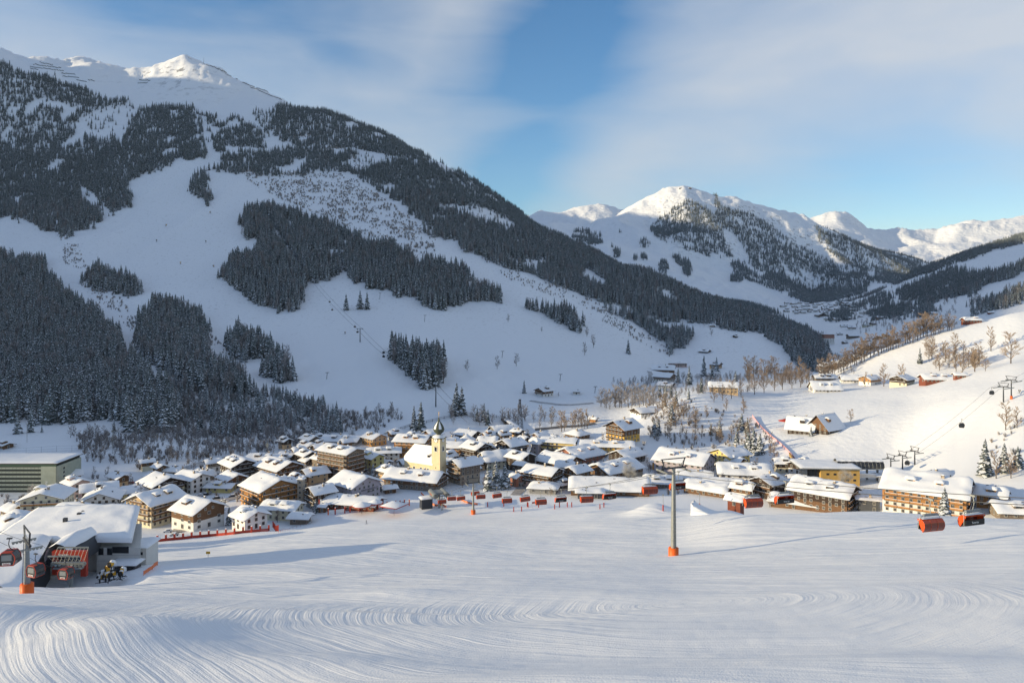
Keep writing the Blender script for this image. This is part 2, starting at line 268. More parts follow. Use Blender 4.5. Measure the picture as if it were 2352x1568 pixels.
# ground material: groomed snow with corduroy, wind texture, rock on the steep summits
def ground_material():
    m = bpy.data.materials.new('snow_ground'); m.use_nodes = True; nt = m.node_tree; N = nt.nodes; L = nt.links
    b = N['Principled BSDF']; b.inputs['Roughness'].default_value = 0.55; b.inputs['Specular IOR Level'].default_value = 0.25
    geo = N.new('ShaderNodeNewGeometry'); sep = N.new('ShaderNodeSeparateXYZ'); L.new(geo.outputs['Position'], sep.inputs[0])
    def mth(op, a, b_=None, clamp=False):
        n = N.new('ShaderNodeMath'); n.operation = op; n.use_clamp = clamp
        for i, v in enumerate((a, b_)):
            if v is None: continue
            if isinstance(v, (int, float)): n.inputs[i].default_value = v
            else: L.new(v, n.inputs[i])
        return n.outputs[0]
    def noise(scale, detail=4, vec=None, dist=0.0):
        n = N.new('ShaderNodeTexNoise'); n.inputs['Scale'].default_value = scale; n.inputs['Detail'].default_value = detail
        n.inputs['Distortion'].default_value = dist
        L.new(vec if vec is not None else geo.outputs['Position'], n.inputs['Vector']); return n.outputs[0]
    def mrange(v, a, b_, c=0.0, d=1.0):
        n = N.new('ShaderNodeMapRange'); n.inputs[1].default_value = a; n.inputs[2].default_value = b_; n.inputs[3].default_value = c; n.inputs[4].default_value = d
        L.new(v, n.inputs[0]); return n.outputs[0]
    yy = sep.outputs[1]
    # near groomer passes: direction lines warped into the big curls of the turning groomer
    def pattern(attr):
        at = N.new('ShaderNodeAttribute'); at.attribute_name = attr
        def nz(fx, fy, det):
            mp = N.new('ShaderNodeMapping'); mp.inputs['Scale'].default_value = (fx, fy, 1); L.new(at.outputs['Vector'], mp.inputs[0]); return noise(1.0, det, mp.outputs[0])
        sx = N.new('ShaderNodeSeparateXYZ'); L.new(at.outputs['Vector'], sx.inputs[0])
        ph = mth('MULTIPLY', mth('ADD', sx.outputs[0], mth('MULTIPLY', nz(0.05, 0.03, 2), 4.0)), 1/5.4)
        pas = mth('POWER', mth('ABSOLUTE', mth('SINE', mth('MULTIPLY', ph, 3.14159))), 14)     # ridge left between two passes
        a_ = mth('MULTIPLY', nz(0.16, 0.012, 3), 0.20); b_ = mth('MULTIPLY', nz(0.75, 0.022, 3), 0.16); c_ = mth('MULTIPLY', nz(2.3, 0.04, 3), 0.11)
        pm = mrange(noise(0.035, 3), 0.38, 0.60, 0.55, 1.15)
        return mth('ADD', mth('MULTIPLY', mth('ADD', mth('ADD', a_, b_), c_), pm), mth('MULTIPLY', pas, 0.04))
    p1_, p2_ = pattern('g1'), pattern('g2')
    gm_ = N.new('ShaderNodeAttribute'); gm_.attribute_name = 'gm'
    mx_ = N.new('ShaderNodeMix'); mx_.data_type = 'FLOAT'; L.new(gm_.outputs['Fac'], mx_.inputs['Factor']); L.new(p1_, mx_.inputs[2]); L.new(p2_, mx_.inputs[3])
    near = mrange(yy, 260, 420, 1.0, 0.0)
    h = mth('MULTIPLY', mth('MULTIPLY', mx_.outputs[0], near), mrange(yy, 90, 170, 1.0, 2.0))
    grain = mth('MULTIPLY', noise(5.0, 3), 0.05)
    mid = mth('MULTIPLY', noise(0.22, 6), mrange(yy, 380, 520, 0.0, 1.0))
    h = mth('ADD', mth('ADD', h, grain), mth('MULTIPLY', mid, 0.5))
    farb = mth('MULTIPLY', noise(0.018, 9), mrange(yy, 2600, 4000, 0.0, 17.0))
    h = mth('ADD', h, farb)
    bp = N.new('ShaderNodeBump'); bp.inputs['Strength'].default_value = 1.0; bp.inputs['Distance'].default_value = 1.0
    L.new(h, bp.inputs['Height']); L.new(bp.outputs[0], b.inputs['Normal'])
    # rock and scrub showing on steep far slopes
    ns = N.new('ShaderNodeSeparateXYZ'); L.new(geo.outputs['Normal'], ns.inputs[0])
    rockn = noise(0.035, 9); steep = mrange(ns.outputs[2], 0.86, 0.62)
    rk = mth('MULTIPLY', mth('MULTIPLY', mrange(rockn, 0.54, 0.62), steep), mrange(yy, 2700, 3200), True)
    mix = N.new('ShaderNodeMixRGB'); L.new(rk, mix.inputs[0]); mix.inputs[1].default_value = (*SNOWC, 1); mix.inputs[2].default_value = (0.12, 0.12, 0.13, 1)
    scr = mth('MULTIPLY', mrange(noise(0.22, 7), 0.60, 0.68), mrange(yy, 900, 1200), True)
    scr = mth('MULTIPLY', scr, mrange(yy, 2300, 3000, 0.35, 0.0))
    mix2 = N.new('ShaderNodeMixRGB'); L.new(scr, mix2.inputs[0]); L.new(mix.outputs[0], mix2.inputs[1]); mix2.inputs[2].default_value = (0.2, 0.19, 0.18, 1)
    L.new(mix2.outputs[0], b.inputs['Base Color'])
    return m
for _n, _A in (('g1', G1), ('g2', G2)):
    _at = me.attributes.new(_n, 'FLOAT_VECTOR', 'POINT'); _at.data.foreach_set('vector', _A.reshape(-1, 3).astype(np.float32).ravel())
_at = me.attributes.new('gm', 'FLOAT', 'POINT'); _at.data.foreach_set('value', GM.ravel().astype(np.float32))
me.materials.append(ground_material())

# ------------------------------------------------------------------ sun direction and the unseen massif added to shade the mountain
S_EL = math.radians(12.3); sxy = Vector((-0.975, -0.222)).normalized()
SUNV = Vector((sxy.x*math.cos(S_EL), sxy.y*math.cos(S_EL), math.sin(S_EL)))
qn = Vector((sxy.y, -sxy.x))                    # (−,+): coordinate across the beams
if qn.y < 0: qn = -qn
tanE = math.tan(S_EL)
CQ = [(-4000,400),(0,500),(300,605),(500,712),(600,768),(650,815),(720,850),(850,895),(1000,1010),(1400,1200),(2000,1450),(3000,1500),(3450,1480),(3600,1400),(3680,1430),(3760,1500),(3850,1570),(4400,1650),(5700,1720),(6500,1800),(9956,2100)]  # crest heights fitted to where the massif's shadow should end
# crest of the massif runs along x=-4000 .. -5600
qx = np.array([c[0] for c in CQ], float); qh = np.array([c[1] for c in CQ], float)
gy = np.linspace(-5200, 9500, 150); tt = np.linspace(-1, 1, 41)
vs = []; 
for y in gy:
    xc = -4000
    H = np.interp(qn.x*xc+qn.y*y, qx, qh); H += 12*math.sin(y/170)+9*math.sin(y/61+1)
    for t in tt:
        wdt = 1500 if t > 0 else 2200
        x = xc+t*wdt; f = 1-abs(t)
        z = -160+(H+160)*(f**1.15 if abs(t) > 1e-6 else 1)
        z += 40*f*(1-f)*math.sin(x/130+y/210)*4*0.5
        vs.append((x, y, z if f > 0 else -170))
nj = len(tt); fs = [(i*nj+j, i*nj+j+1, (i+1)*nj+j+1, (i+1)*nj+j) for i in range(len(gy)-1) for j in range(nj-1)]
mb = MB(); mb.add(vs, [f[::-1] for f in fs], me.materials[0], True)
tag(mb.build('offscreen_shade_massif'), 'unseen snowy massif added left of view to shade the mountain', None, None, 'structure')

# ------------------------------------------------------------------ light, sky, camera
sun = bpy.data.lights.new('sun', 'SUN'); sun.energy = 5.0; sun.angle = math.radians(0.6); sun.color = (1.0, 0.82, 0.52)
so = bpy.data.objects.new('sun', sun); COL.objects.link(so); so.rotation_euler = SUNV.to_track_quat('Z', 'Y').to_euler()
W = bpy.data.worlds.new('World'); SC.world = W; W.use_nodes = True; nt = W.node_tree; N = nt.nodes; L = nt.links
bg = N['Background']; sky = N.new('ShaderNodeTexSky'); sky.sky_type = 'NISHITA'; sky.sun_disc = False
sky.sun_elevation = S_EL; sky.sun_rotation = math.atan2(SUNV.x, SUNV.y) % (2*math.pi)
sky.altitude = 1000; sky.air_density = 1.0; sky.dust_density = 0.25; sky.ozone_density = 2.5
tc = N.new('ShaderNodeTexCoord')
sp = N.new('ShaderNodeSeparateXYZ'); L.new(tc.outputs['Generated'], sp.inputs[0])
def wm(op, a, b=None, c=None, clamp=False):
    n = N.new('ShaderNodeMath'); n.operation = op; n.use_clamp = clamp
    for i, v in enumerate((a, b, c)):
        if v is None: continue
        if isinstance(v, (int, float)): n.inputs[i].default_value = v
        else: L.new(v, n.inputs[i])
    return n.outputs[0]
def wr(v, a, b, c=0.0, d=1.0, smooth=True):
    n = N.new('ShaderNodeMapRange'); n.interpolation_type = 'SMOOTHSTEP' if smooth else 'LINEAR'
    n.inputs[1].default_value = a; n.inputs[2].default_value = b; n.inputs[3].default_value = c; n.inputs[4].default_value = d
    L.new(v, n.inputs[0]); return n.outputs[0]
az = wm('ARCTAN2', sp.outputs[0], sp.outputs[1]); el = wm('ARCSINE', sp.outputs[2])
cmb = N.new('ShaderNodeCombineXYZ'); L.new(az, cmb.inputs[0]); L.new(el, cmb.inputs[1])
def wnoise(scale, sx, sy, rot, det, off=(0, 0, 0), dist=0.0):
    mp = N.new('ShaderNodeMapping'); mp.inputs['Scale'].default_value = (sx, sy, 1); mp.inputs['Rotation'].default_value = (0, 0, rot); mp.inputs['Location'].default_value = off
    L.new(cmb.outputs[0], mp.inputs[0]); n = N.new('ShaderNodeTexNoise'); n.inputs['Scale'].default_value = scale; n.inputs['Detail'].default_value = det
    n.inputs['Distortion'].default_value = dist
    L.new(mp.outputs[0], n.inputs['Vector']); return n.outputs[0]
# cloud sheets: (azimuth, elevation) of each blue gap; veil everywhere else thickening to the right
soft = wnoise(2.2, 1.0, 2.2, 0.5, 5, (0.3, 0.1, 0), 0.4)
wisp = wnoise(6.0, 0.5, 2.4, 0.45, 8, (1.7, 0.2, 0), 0.6)
def gap(a0, e0, ra, re, rot):
    ca, sa = math.cos(rot), math.sin(rot)
    u = wm('SUBTRACT', az, a0); v = wm('SUBTRACT', el, e0)
    p = wm('ADD', wm('MULTIPLY', u, ca), wm('MULTIPLY', v, sa)); q_ = wm('SUBTRACT', wm('MULTIPLY', v, ca), wm('MULTIPLY', u, sa))
    d = wm('ADD', wm('POWER', wm('DIVIDE', p, ra), 2), wm('POWER', wm('DIVIDE', q_, re), 2))
    return wm('EXPONENT', wm('MULTIPLY', d, -1))
gaps = wm('MAXIMUM', gap(0.06, 0.31, 0.15, 0.10, 0.5), wm('MULTIPLY', gap(0.01, 0.17, 0.13, 0.075, 0.7), 0.85))
gaps = wm('MAXIMUM', gaps, wm('MULTIPLY', gap(-0.22, 0.30, 0.10, 0.03, -0.2), 0.45))
gaps = wm('MAXIMUM', gaps, wm('MULTIPLY', gap(0.50, 0.09, 0.26, 0.075, -0.06), 0.78))
gaps = wm('MAXIMUM', gaps, wm('MULTIPLY', gap(-0.50, 0.34, 0.35, 0.07, 0.0), 0.55))
dens = wm('ADD', wr(soft, 0.25, 0.75, 0.35, 1.0), wm('MULTIPLY', wm('SUBTRACT', wisp, 0.5), 0.7))
dens = wm('ADD', dens, wr(az, -0.1, 0.5, 0.0, 0.28))
dens = wm('SUBTRACT', dens, wm('MULTIPLY', gaps, wm('ADD', 0.75, wm('MULTIPLY', soft, 0.6))), clamp=True)
cover = wm('MULTIPLY', wm('MULTIPLY', dens, 0.82), wr(el, 0.42, 0.66, 1.0, 0.62))
cover = wm('MULTIPLY', cover, wr(wm('ABSOLUTE', az), 0.9, 1.5, 1.0, 0.55))
cover = wm('MAXIMUM', cover, wr(el, 0.0, 0.13, 0.42, 0.0))
hsv = N.new('ShaderNodeHueSaturation'); hsv.inputs['Saturation'].default_value = 1.2; hsv.inputs['Value'].default_value = 1.12; L.new(sky.outputs[0], hsv.inputs['Color'])
mix = N.new('ShaderNodeMixRGB'); L.new(cover, mix.inputs[0]); L.new(hsv.outputs[0], mix.inputs[1]); mix.inputs[2].default_value = (4.25, 4.4, 4.6, 1)
L.new(mix.outputs[0], bg.inputs['Color']); bg.inputs['Strength'].default_value = 0.12

cam = bpy.data.cameras.new('camera'); co_ = bpy.data.objects.new('camera', cam); COL.objects.link(co_); SC.camera = co_
co_.location = (0, 0, 0); co_.rotation_euler = (math.radians(90), 0, 0)
cam.sensor_width = 36; cam.lens = 36*F0/2352; cam.shift_y = -(784-YH)/2352; cam.clip_start = 0.5; cam.clip_end = 40000
SC.view_settings.view_transform = 'Standard'; SC.view_settings.look = 'None'; SC.view_settings.exposure = 0.43; SC.view_settings.gamma = 1
SC.render.resolution_x = 1024; SC.render.resolution_y = 682
# ================================================================== vegetation
def conifer_mesh(name, seed, levels=13, br=8, R=0.17, snow=0.75, low=False, green=False):
    r = random.Random(seed); mb = MB(); vs = []; fs = []; fm = []
    mb.tube((0,0,0), (0,0,0.96), 0.014, M_BARK, 5, 0.003, cap=False)
    mb.lathe([(R*0.42, 0.10), (R*0.30, 0.35), (R*0.14, 0.7), (0.0, 0.97)], M_NEEDLE, 6)
    lop = r.uniform(-0.1, 0.1)
    for k in range(levels):
        t = (k+0.3*r.random())/levels
        z = 0.09+0.88*t; rad = R*(1-t)**0.85*(0.9+0.25*r.random())+0.006
        n = max(4, int(br*(0.55+0.6*(1-t)))); a0 = r.random()*6.28
        for i in range(n):
            a = a0+2*math.pi*(i+r.uniform(-.3, .3))/n; rr = rad*r.uniform(0.62, 1.15)*(1+lop*math.cos(a)); dr = rr*r.uniform(0.35, 0.75)
            ca, sa = math.cos(a), math.sin(a); w = rr*0.34+0.006; zz = z+r.uniform(-.02, .02)
            def pt(u, v, dz): return (ca*u-sa*v, sa*u+ca*v, zz-dr*(u/rr)**1.4+dz)
            A, B, C, D = pt(rr*0.05, 0, 0.012), pt(rr*0.6, w, -0.004), pt(rr, 0, 0), pt(rr*0.6, -w, -0.004)
            mb.add([A, B, C, D], [(0, 1, 2), (0, 2, 3)], M_NEEDLE)
            # hanging sprays under the bough
            E = pt(rr*0.75, 0, -0.035-0.02*r.random()); G = pt(rr*0.35, 0, -0.03)
            mb.add([A, C, E, G], [(0, 1, 2, 3)], M_NEEDLE)
            if r.random() < snow+0.12:
                s = r.uniform(0.6, 1.05); h = 0.008
                u0 = rr*r.uniform(0.12, 0.3); u1 = rr*(0.62+0.36*s)
                mb.add([pt(u0, 0, h), pt((u0+u1)*0.55, w*s, h*0.6), pt(u1, 0, h), pt((u0+u1)*0.55, -w*s, h*0.6)], [(0, 1, 2), (0, 2, 3)], M_TSNOW)
    me = mb.mesh(name); return me
def bare_mesh(name, seed, spread=0.5, m=None, depth=4, thick=0.016, crown=0.12, snow=0.25):
    r = random.Random(seed); mb = MB(); m = m or M_TWIG
    def grow(p, d, ln, rad, k):
        q = p+d*ln; mb.tube(p, q, rad, M_BARK if k >= depth-1 else m, 3, rad*0.62, cap=False, smooth=False)
        if k == 0: return
        n = 4 if k > 1 else 6
        for i in range(n):
            ax = d.orthogonal().normalized(); ax.rotate(Matrix.Rotation(r.random()*6.28, 3, d))
            dd = d.copy(); dd.rotate(Matrix.Rotation(r.uniform(0.35, 0.95)*spread*1.3, 3, ax)); dd.z += 0.12; dd.normalize()
            f = r.uniform(0.25, 1.0); grow(p+d*ln*f, dd, ln*r.uniform(0.48, 0.72), max(rad*0.5, 0.0026), k-1)
    p = Vector((0, 0, 0)); n = 6
    for i in range(n):          # leader with limbs all the way up the crown
        z0, z1 = i/n*0.82, (i+1)/n*0.82
        a = Vector((r.uniform(-.01, .01)*i, r.uniform(-.01, .01)*i, z1)); mb.tube(p, a, thick*(1-0.75*i/n), M_BARK, 5, thick*(1-0.75*(i+1)/n), cap=False)
        if z1 > crown:
            for j in range(4):
                t = r.random()*6.28; up = r.uniform(0.5, 1.1)/max(spread, 0.3)*0.5
                d = Vector((math.cos(t), math.sin(t), up+0.4)).normalized(); grow(a.copy(), d, r.uniform(0.13, 0.2)*(1.25-0.7*z1)*(spread+0.6), thick*0.4, 2)
        p = a
    zt = max(v[2] for v in mb.v); mb.v = [(x/zt, y/zt, z/zt) for x, y, z in mb.v]
    return mb.mesh(name)
def bush_mesh(name, seed, m, n=46, snow=0.3):
    r = random.Random(seed); mb = MB()
    for i in range(n):
        a = r.random()*6.28; s = r.uniform(0.05, 0.5); h = r.uniform(0.45, 1.0); b0 = Vector((r.uniform(-.15, .15), r.uniform(-.15, .15), 0))
        tip = Vector((math.cos(a)*s, math.sin(a)*s, h)); w = 0.017
        mid = b0.lerp(tip, 0.55)+Vector((r.uniform(-.05, .05),)*3)
        side = Vector((-math.sin(a+1), math.cos(a+1), 0))*w
        mm = M_TSNOW if r.random() < snow else m
        mb.add([b0-side, b0+side, mid+side, mid-side, tip], [(0, 1, 2, 3), (3, 2, 4)], mm)
        for k in range(3):
            t2 = mid+Vector((r.uniform(-.2, .2), r.uniform(-.2, .2), r.uniform(.05, .3)))
            mb.add([mid-side*.7, mid+side*.7, t2], [(0, 1, 2)], mm)
    return mb.mesh(name)
CON = [conifer_mesh('spruce_%d' % i, 100+i, 13, 8, 0.165+0.02*(i % 3), (0.85, 0.7, 0.9, 0.5, 0.8, 0.35)[i]) for i in range(6)]
CONLOW = [conifer_mesh('far_spruce_%d' % i, 200+i, 8, 6, 0.17, (0.6, 0.45, 0.75)[i]) for i in range(3)]
BARE = [bare_mesh('bare_tree_%d' % i, 300+i, (0.5, 0.36, 0.62)[i % 3], M_TWIG) for i in range(4)]
BARES = [bare_mesh('hoar_tree_%d' % i, 320+i, (0.5, 0.4, 0.6)[i % 3], M_TWIGC) for i in range(4)]
BUSH = [bush_mesh('bush_%d' % i, 400+i, (M_TWIG, M_TWIGC, M_BARK, M_TWIGC)[i]) for i in range(4)]

def source_collection(name, meshes):
    c = bpy.data.collections.new(name)
    for i, me in enumerate(meshes):
        o = bpy.data.objects.new('%s_%02d' % (name, i), me); c.objects.link(o)
    return c
SRC = {'con': (source_collection('spruce_kinds', CON+[CON[0], CON[2], BARES[0], CON[3]]), len(CON)+4), 'low': (source_collection('far_spruce_kinds', CONLOW), 3),
       'hoar': (source_collection('hoar_kinds', BARES), 4), 'bare': (source_collection('bare_kinds', BARE), 4), 'bush': (source_collection('bush_kinds', BUSH), 4)}
def scatter(name, pts, scl, src, label, cat):
    coll, nv = SRC[src]; pts = np.asarray(pts, np.float32); n = len(pts)
    me = bpy.data.meshes.new(name); me.vertices.add(n); me.vertices.foreach_set('co', pts.ravel())
    for nm, ty, arr in (('sc', 'FLOAT', np.asarray(scl, np.float32)), ('rz', 'FLOAT', RNG.random(n).astype(np.float32)*6.28), ('vi', 'INT', RNG.integers(0, nv, n).astype(np.int32))):
        at = me.attributes.new(nm, ty, 'POINT'); at.data.foreach_set('value', arr)
    o = bpy.data.objects.new(name, me); COL.objects.link(o)
    ng = bpy.data.node_groups.new(name+'_nodes', 'GeometryNodeTree')
    ng.interface.new_socket('Geometry', in_out='INPUT', socket_type='NodeSocketGeometry'); ng.interface.new_socket('Geometry', in_out='OUTPUT', socket_type='NodeSocketGeometry')
    N = ng.nodes; L = ng.links; gi = N.new('NodeGroupInput'); go = N.new('NodeGroupOutput'); iop = N.new('GeometryNodeInstanceOnPoints')
    ci = N.new('GeometryNodeCollectionInfo'); ci.inputs['Collection'].default_value = coll; ci.inputs['Separate Children'].default_value = True; ci.inputs['Reset Children'].default_value = True
    def na(nm, ty):
        a = N.new('GeometryNodeInputNamedAttribute'); a.data_type = ty; a.inputs['Name'].default_value = nm; return a.outputs['Attribute']
    cx = N.new('ShaderNodeCombineXYZ'); L.new(na('rz', 'FLOAT'), cx.inputs[2])
    e2r = N.new('FunctionNodeEulerToRotation'); L.new(cx.outputs[0], e2r.inputs[0])
    L.new(gi.outputs[0], iop.inputs['Points']); L.new(ci.outputs[0], iop.inputs['Instance']); iop.inputs['Pick Instance'].default_value = True
    L.new(na('vi', 'INT'), iop.inputs['Instance Index']); L.new(e2r.outputs[0], iop.inputs['Rotation']); L.new(na('sc', 'FLOAT'), iop.inputs['Scale'])
    L.new(iop.outputs[0], go.inputs[0])
    md = o.modifiers.new('scatter', 'NODES'); md.node_group = ng
    return tag(o, label, cat, None, 'stuff')

def inpoly(px, py, poly):
    r = np.zeros(len(px), bool); n = len(poly)
    for i in range(n):
        x1, y1 = poly[i]; x2, y2 = poly[(i+1) % n]
        c = ((y1 > py) != (y2 > py)); 
        if y1 == y2: continue
        r ^= c & (px < (x2-x1)*(py-y1)/(y2-y1)+x1)
    return r
def cm(pts, kx, ky, s): return [(kx+x/s, ky+y/s) for x, y in pts]
# wooded areas: where each wood stands (as surveyed from the view point)
WOODS = [ # poly, density, (mean height, jitter), Dmin, Dmax
 ([(-300,60),(0,140),(100,172),(200,205),(300,228),(330,245),(440,243),(470,335),(470,365),(410,372),(350,402),(302,430),(298,470),(230,505),(150,545),(100,530),(60,520),(0,500),(-300,560)], 1.0, 21, 900, 3050),
 ([(450,250),(520,262),(600,298),(620,330),(600,345),(560,370),(510,388),(475,345)], 1.0, 20, 1500, 3000),
 ([(505,386),(560,362),(600,345),(660,328),(700,332),(780,380),(700,402),(600,402)], 0.9, 19, 1500, 3000),
 ([(640,240),(740,245),(850,282),(950,340),(1000,365),(1130,432),(1300,538),(1400,585),(1500,612),(1600,655),(1750,703),(1880,765),(1900,860),(1840,845),(1800,800),(1786,778),(1675,756),(1596,745),(1590,792),(1549,806),(1484,764),(1426,729),(1361,685),(1294,659),(1206,627),(1100,592),(1040,562),(1000,540),(940,490),(860,430),(790,395),(700,338),(640,318),(600,300)], 1.0, 21, 1000, 3050),
 ([(560,245),(640,240),(660,300),(620,318),(590,300)], 0.22, 22, 2000, 3000),
 ([(536,492),(560,478),(645,468),(700,485),(780,515),(830,540),(900,555),(960,585),(1010,590),(1040,600),(1100,635),(1142,660),(1140,690),(1060,694),(1020,712),(960,692),(880,667),(800,642),(790,625),(760,641),(700,637),(712,690),(640,727),(560,682),(520,642),(508,600),(520,583),(600,572),(560,545)], 1.25, 24, 900, 2200),
 ([(430,402),(470,380),(499,372),(470,402),(497,472),(470,462),(435,440)], 1.0, 20, 1200, 2500),
 ([(-300,560),(0,572),(99,584),(138,645),(200,692),(273,752),(290,802),(340,832),(395,877),(417,961),(385,985),(293,998),(290,964),(200,967),(100,973),(0,972),(-300,972)], 1.3, 23, 580, 1600),
 ([(188,625),(231,600),(297,617),(343,667),(297,685),(231,672),(190,660)], 0.9, 21, 900, 1700),
 ([(346,680),(428,688),(476,735),(481,810),(545,830),(560,870),(600,890),(560,930),(480,905),(420,885),(380,860),(300,800),(310,750)], 1.15, 22, 650, 1500),
 ([(522,745),(560,750),(640,790),(672,820),(679,885),(640,887),(600,850),(530,815)], 1.4, 24, 650, 1400),
 ([(903,772),(960,785),(1010,795),(1020,850),(1003,889),(965,886),(903,828)], 1.7, 25, 650, 1200),
 ([(1197,683),(1240,690),(1300,705),(1335,735),(1333,763),(1290,746),(1240,723),(1197,713)], 1.3, 23, 800, 1600),
 ([(400,850),(560,872),(700,900),(790,945),(800,1000),(640,1012),(430,1000),(380,960)], 0.62, 13, 560, 900),
 # central far mountain
 (cm([(960,430),(1100,300),(1200,210),(1290,180),(1400,230),(1500,300),(1650,380),(1620,430),(1560,430),(1640,640),(1480,660),(1330,620),(1330,590),(1250,590),(1240,530),(1110,530),(1020,480)],1206,402,3.413), 1.0, 27, 3900, 6600),
 ([(1640,440),(1660,470),(1700,478),(1760,508),(1800,540),(1850,565),(1900,590),(1960,615),(2000,640),(1990,672),(1900,699),(1860,702),(1810,680),(1760,660),(1700,640),(1680,620),(1676,600),(1720,592),(1690,545),(1645,500)], 1.0, 26, 3500, 6600),
 ([(1870,515),(1960,548),(2020,568),(2100,598),(2145,618),(2110,628),(2050,652),(1990,645),(1940,605),(1880,562)], 1.0, 26, 3500, 7500),
 (cm([(340,470),(600,450),(610,520),(560,560),(420,540)],1206,402,3.413), 1.0, 24, 3500, 6600),
 ([(2020,575),(2100,560),(2200,572),(2140,610),(2080,600)], 0.5, 26, 6000, 9000),
 # right side of the valley
 (cm([(2352,255),(2352,355),(2100,410),(1900,510),(1700,585),(1500,640),(1300,700),(1080,720),(1300,610),(1600,530),(1850,420),(2100,330)],1722.7,459.4,3.737), 1.2, 22, 1500, 3600),
 (cm([(2352,490),(2352,600),(2230,670),(2080,700),(1900,830),(1650,850),(1540,900),(1340,850),(1250,790),(1300,720),(1500,670),(1780,560),(1900,610),(2080,600)],1722.7,459.4,3.737), 0.85, 21, 1200, 3200),
 (cm([(1000,960),(1200,850),(1350,870),(1600,900),(1650,960),(1400,990),(1050,1010)],1722.7,459.4,3.737), 0.9, 18, 1200, 3200),
 (cm([(1830,1000),(1900,880),(2050,830),(2160,760),(2300,720),(2352,740),(2352,870),(2150,930),(2000,960)],1722.7,459.4,3.737), 0.8, 20, 900, 3200),
 (cm([(560,1000),(800,890),(950,840),(1100,760),(1250,780),(1200,880),(1000,900),(850,980),(780,1060),(620,1020)],1722.7,459.4,3.737), 0.8, 18, 1200, 3600),
]
for (x, y, rx, ry) in [(930,530,45,38),(450,445,90,22),(505,490,100,45),(720,600,28,38),(928,640,26,26),(1072,650,16,12),(1190,640,35,40),(1240,680,58,28),(1085,720,38,45),(1272,740,34,45),(1660,800,52,42),(860,650,15,20),(1010,665,8,10),(1257,812,7,14),(690,548,12,12),(755,438,28,12),(965,632,6,9)]:
    cx_, cy_ = 1206+x/3.413, 402+y/3.413; rx /= 3.413; ry /= 3.413
    WOODS.append(([(cx_+rx*1.1*math.cos(a), cy_+ry*1.25*math.sin(a)) for a in np.linspace(0, 6.28, 9)[:-1]], 1.1, 26, 3500, 6500))
CLEAR = [
 [(150,292),(230,243),(320,232),(315,262),(250,320),(212,316)], [(462,262),(472,262),(492,340),(500,368),(482,368),(470,330)],
 cm([(480,560),(640,450),(850,490),(1040,520),(900,530),(700,580),(690,610),(600,610)],631.7,201,3.213),
 cm([(1150,530),(1170,530),(1510,785),(1515,805),(1490,795)],631.7,201,3.213),
 cm([(1180,890),(1260,855),(1500,870),(1700,940),(1800,1020),(1700,1040),(1600,1000),(1400,950),(1340,900)],631.7,201,3.213),
 [(608,498),(618,498),(706,632),(694,636)], [(776,600),(784,600),(806,642),(790,645)],
 [(0,505),(60,500),(130,545),(120,575),(60,560),(0,560)], [(180,420),(215,440),(270,500),(250,505),(190,455)],
 [(275,275),(300,285),(280,320),(262,325)], [(20,240),(45,245),(35,270),(15,262)],
 [(1786,590),(1800,600),(1835,640),(1815,640)], cm([(1545,425),(1640,540),(1760,690),(1900,770),(1850,790),(1700,690),(1600,600)],1206,402,3.413),
 cm([(550,350),(660,370),(900,480),(880,500),(700,420),(560,380)],1722.7,459.4,3.737), cm([(200,280),(320,350),(290,360),(190,310)],1722.7,459.4,3.737),
 cm([(960,450),(1010,470),(1160,580),(1100,570),(990,500)],1722.7,459.4,3.737), cm([(1030,560),(1085,570),(1060,650),(1000,650)],1722.7,459.4,3.737),
]
def candidates(D0, D1, dens, X0=-220, X1=2500):
    area = (X1-X0)/F0*0.5*(D1*D1-D0*D0); n = int(area*dens)
    D = np.sqrt(RNG.random(n)*(D1*D1-D0*D0)+D0*D0); X = RNG.random(n)*(X1-X0)+X0
    return X, D
allp = []; 
for (D0, D1, sp) in [(560,900,5.0),(900,1300,5.3),(1300,1800,6.0),(1800,2400,6.4),(2400,3300,7.8),(3300,4300,12),(4300,5400,13),(5400,7500,14.5)]:
    X, D = candidates(D0, D1, 1.0/sp**2*1.35)
    x = (X-XC)/F0*D; z = groundv(x, D); Y = YH-z/D*F0
    jx = 26*fbm(x/(0.035*D0), D/(0.05*D0)+7, 3)+RNG.normal(0, 3.0, len(X)); jy = 15*fbm(x/(0.03*D0)+31, D/(0.05*D0), 3)+RNG.normal(0, 2.0, len(X))
    if D0 >= 3300: jx *= 0.3; jy *= 0.3
    keep = np.zeros(len(X), bool); H = np.zeros(len(X)); rnd = RNG.random(len(X)); fac = (sp/(0.0058*D0+1.5)) if D0 < 3300 else 1.0
    for (poly, dn, h, a, b) in WOODS:
        hp = h*1700/D*0.75
        mk = inpoly(X+jx, Y+jy, poly) & inpoly(X+jx, Y+jy-hp*0.9, poly) & (D > a) & (D < b) & (rnd*1.35 < dn) & ~keep
        keep |= mk; H[mk] = h
    for poly in CLEAR:
        keep &= ~(inpoly(X, Y-4, poly) & (RNG.random(len(X)) < 0.93))
    gaps_ = fbm(x/60+3, D/80, 3); keep &= (gaps_ > -0.34)
    X, D, Y, x, z, H = (q_[keep] for q_ in (X, D, Y, x, z, H))
    hh = H*(0.42+0.80*RNG.random(len(X))**0.8); 
    if D0 >= 1800: hh *= 1.05
    if D0 >= 3300: hh *= 1.2
    allp.append((x, D, z, hh))
x = np.concatenate([a[0] for a in allp]); D = np.concatenate([a[1] for a in allp]); z = np.concatenate([a[2] for a in allp]); hh = np.concatenate([a[3] for a in allp])
X = XC+x/D*F0
size = hh/D; 
vis = (X > 5) & (X < 2347)
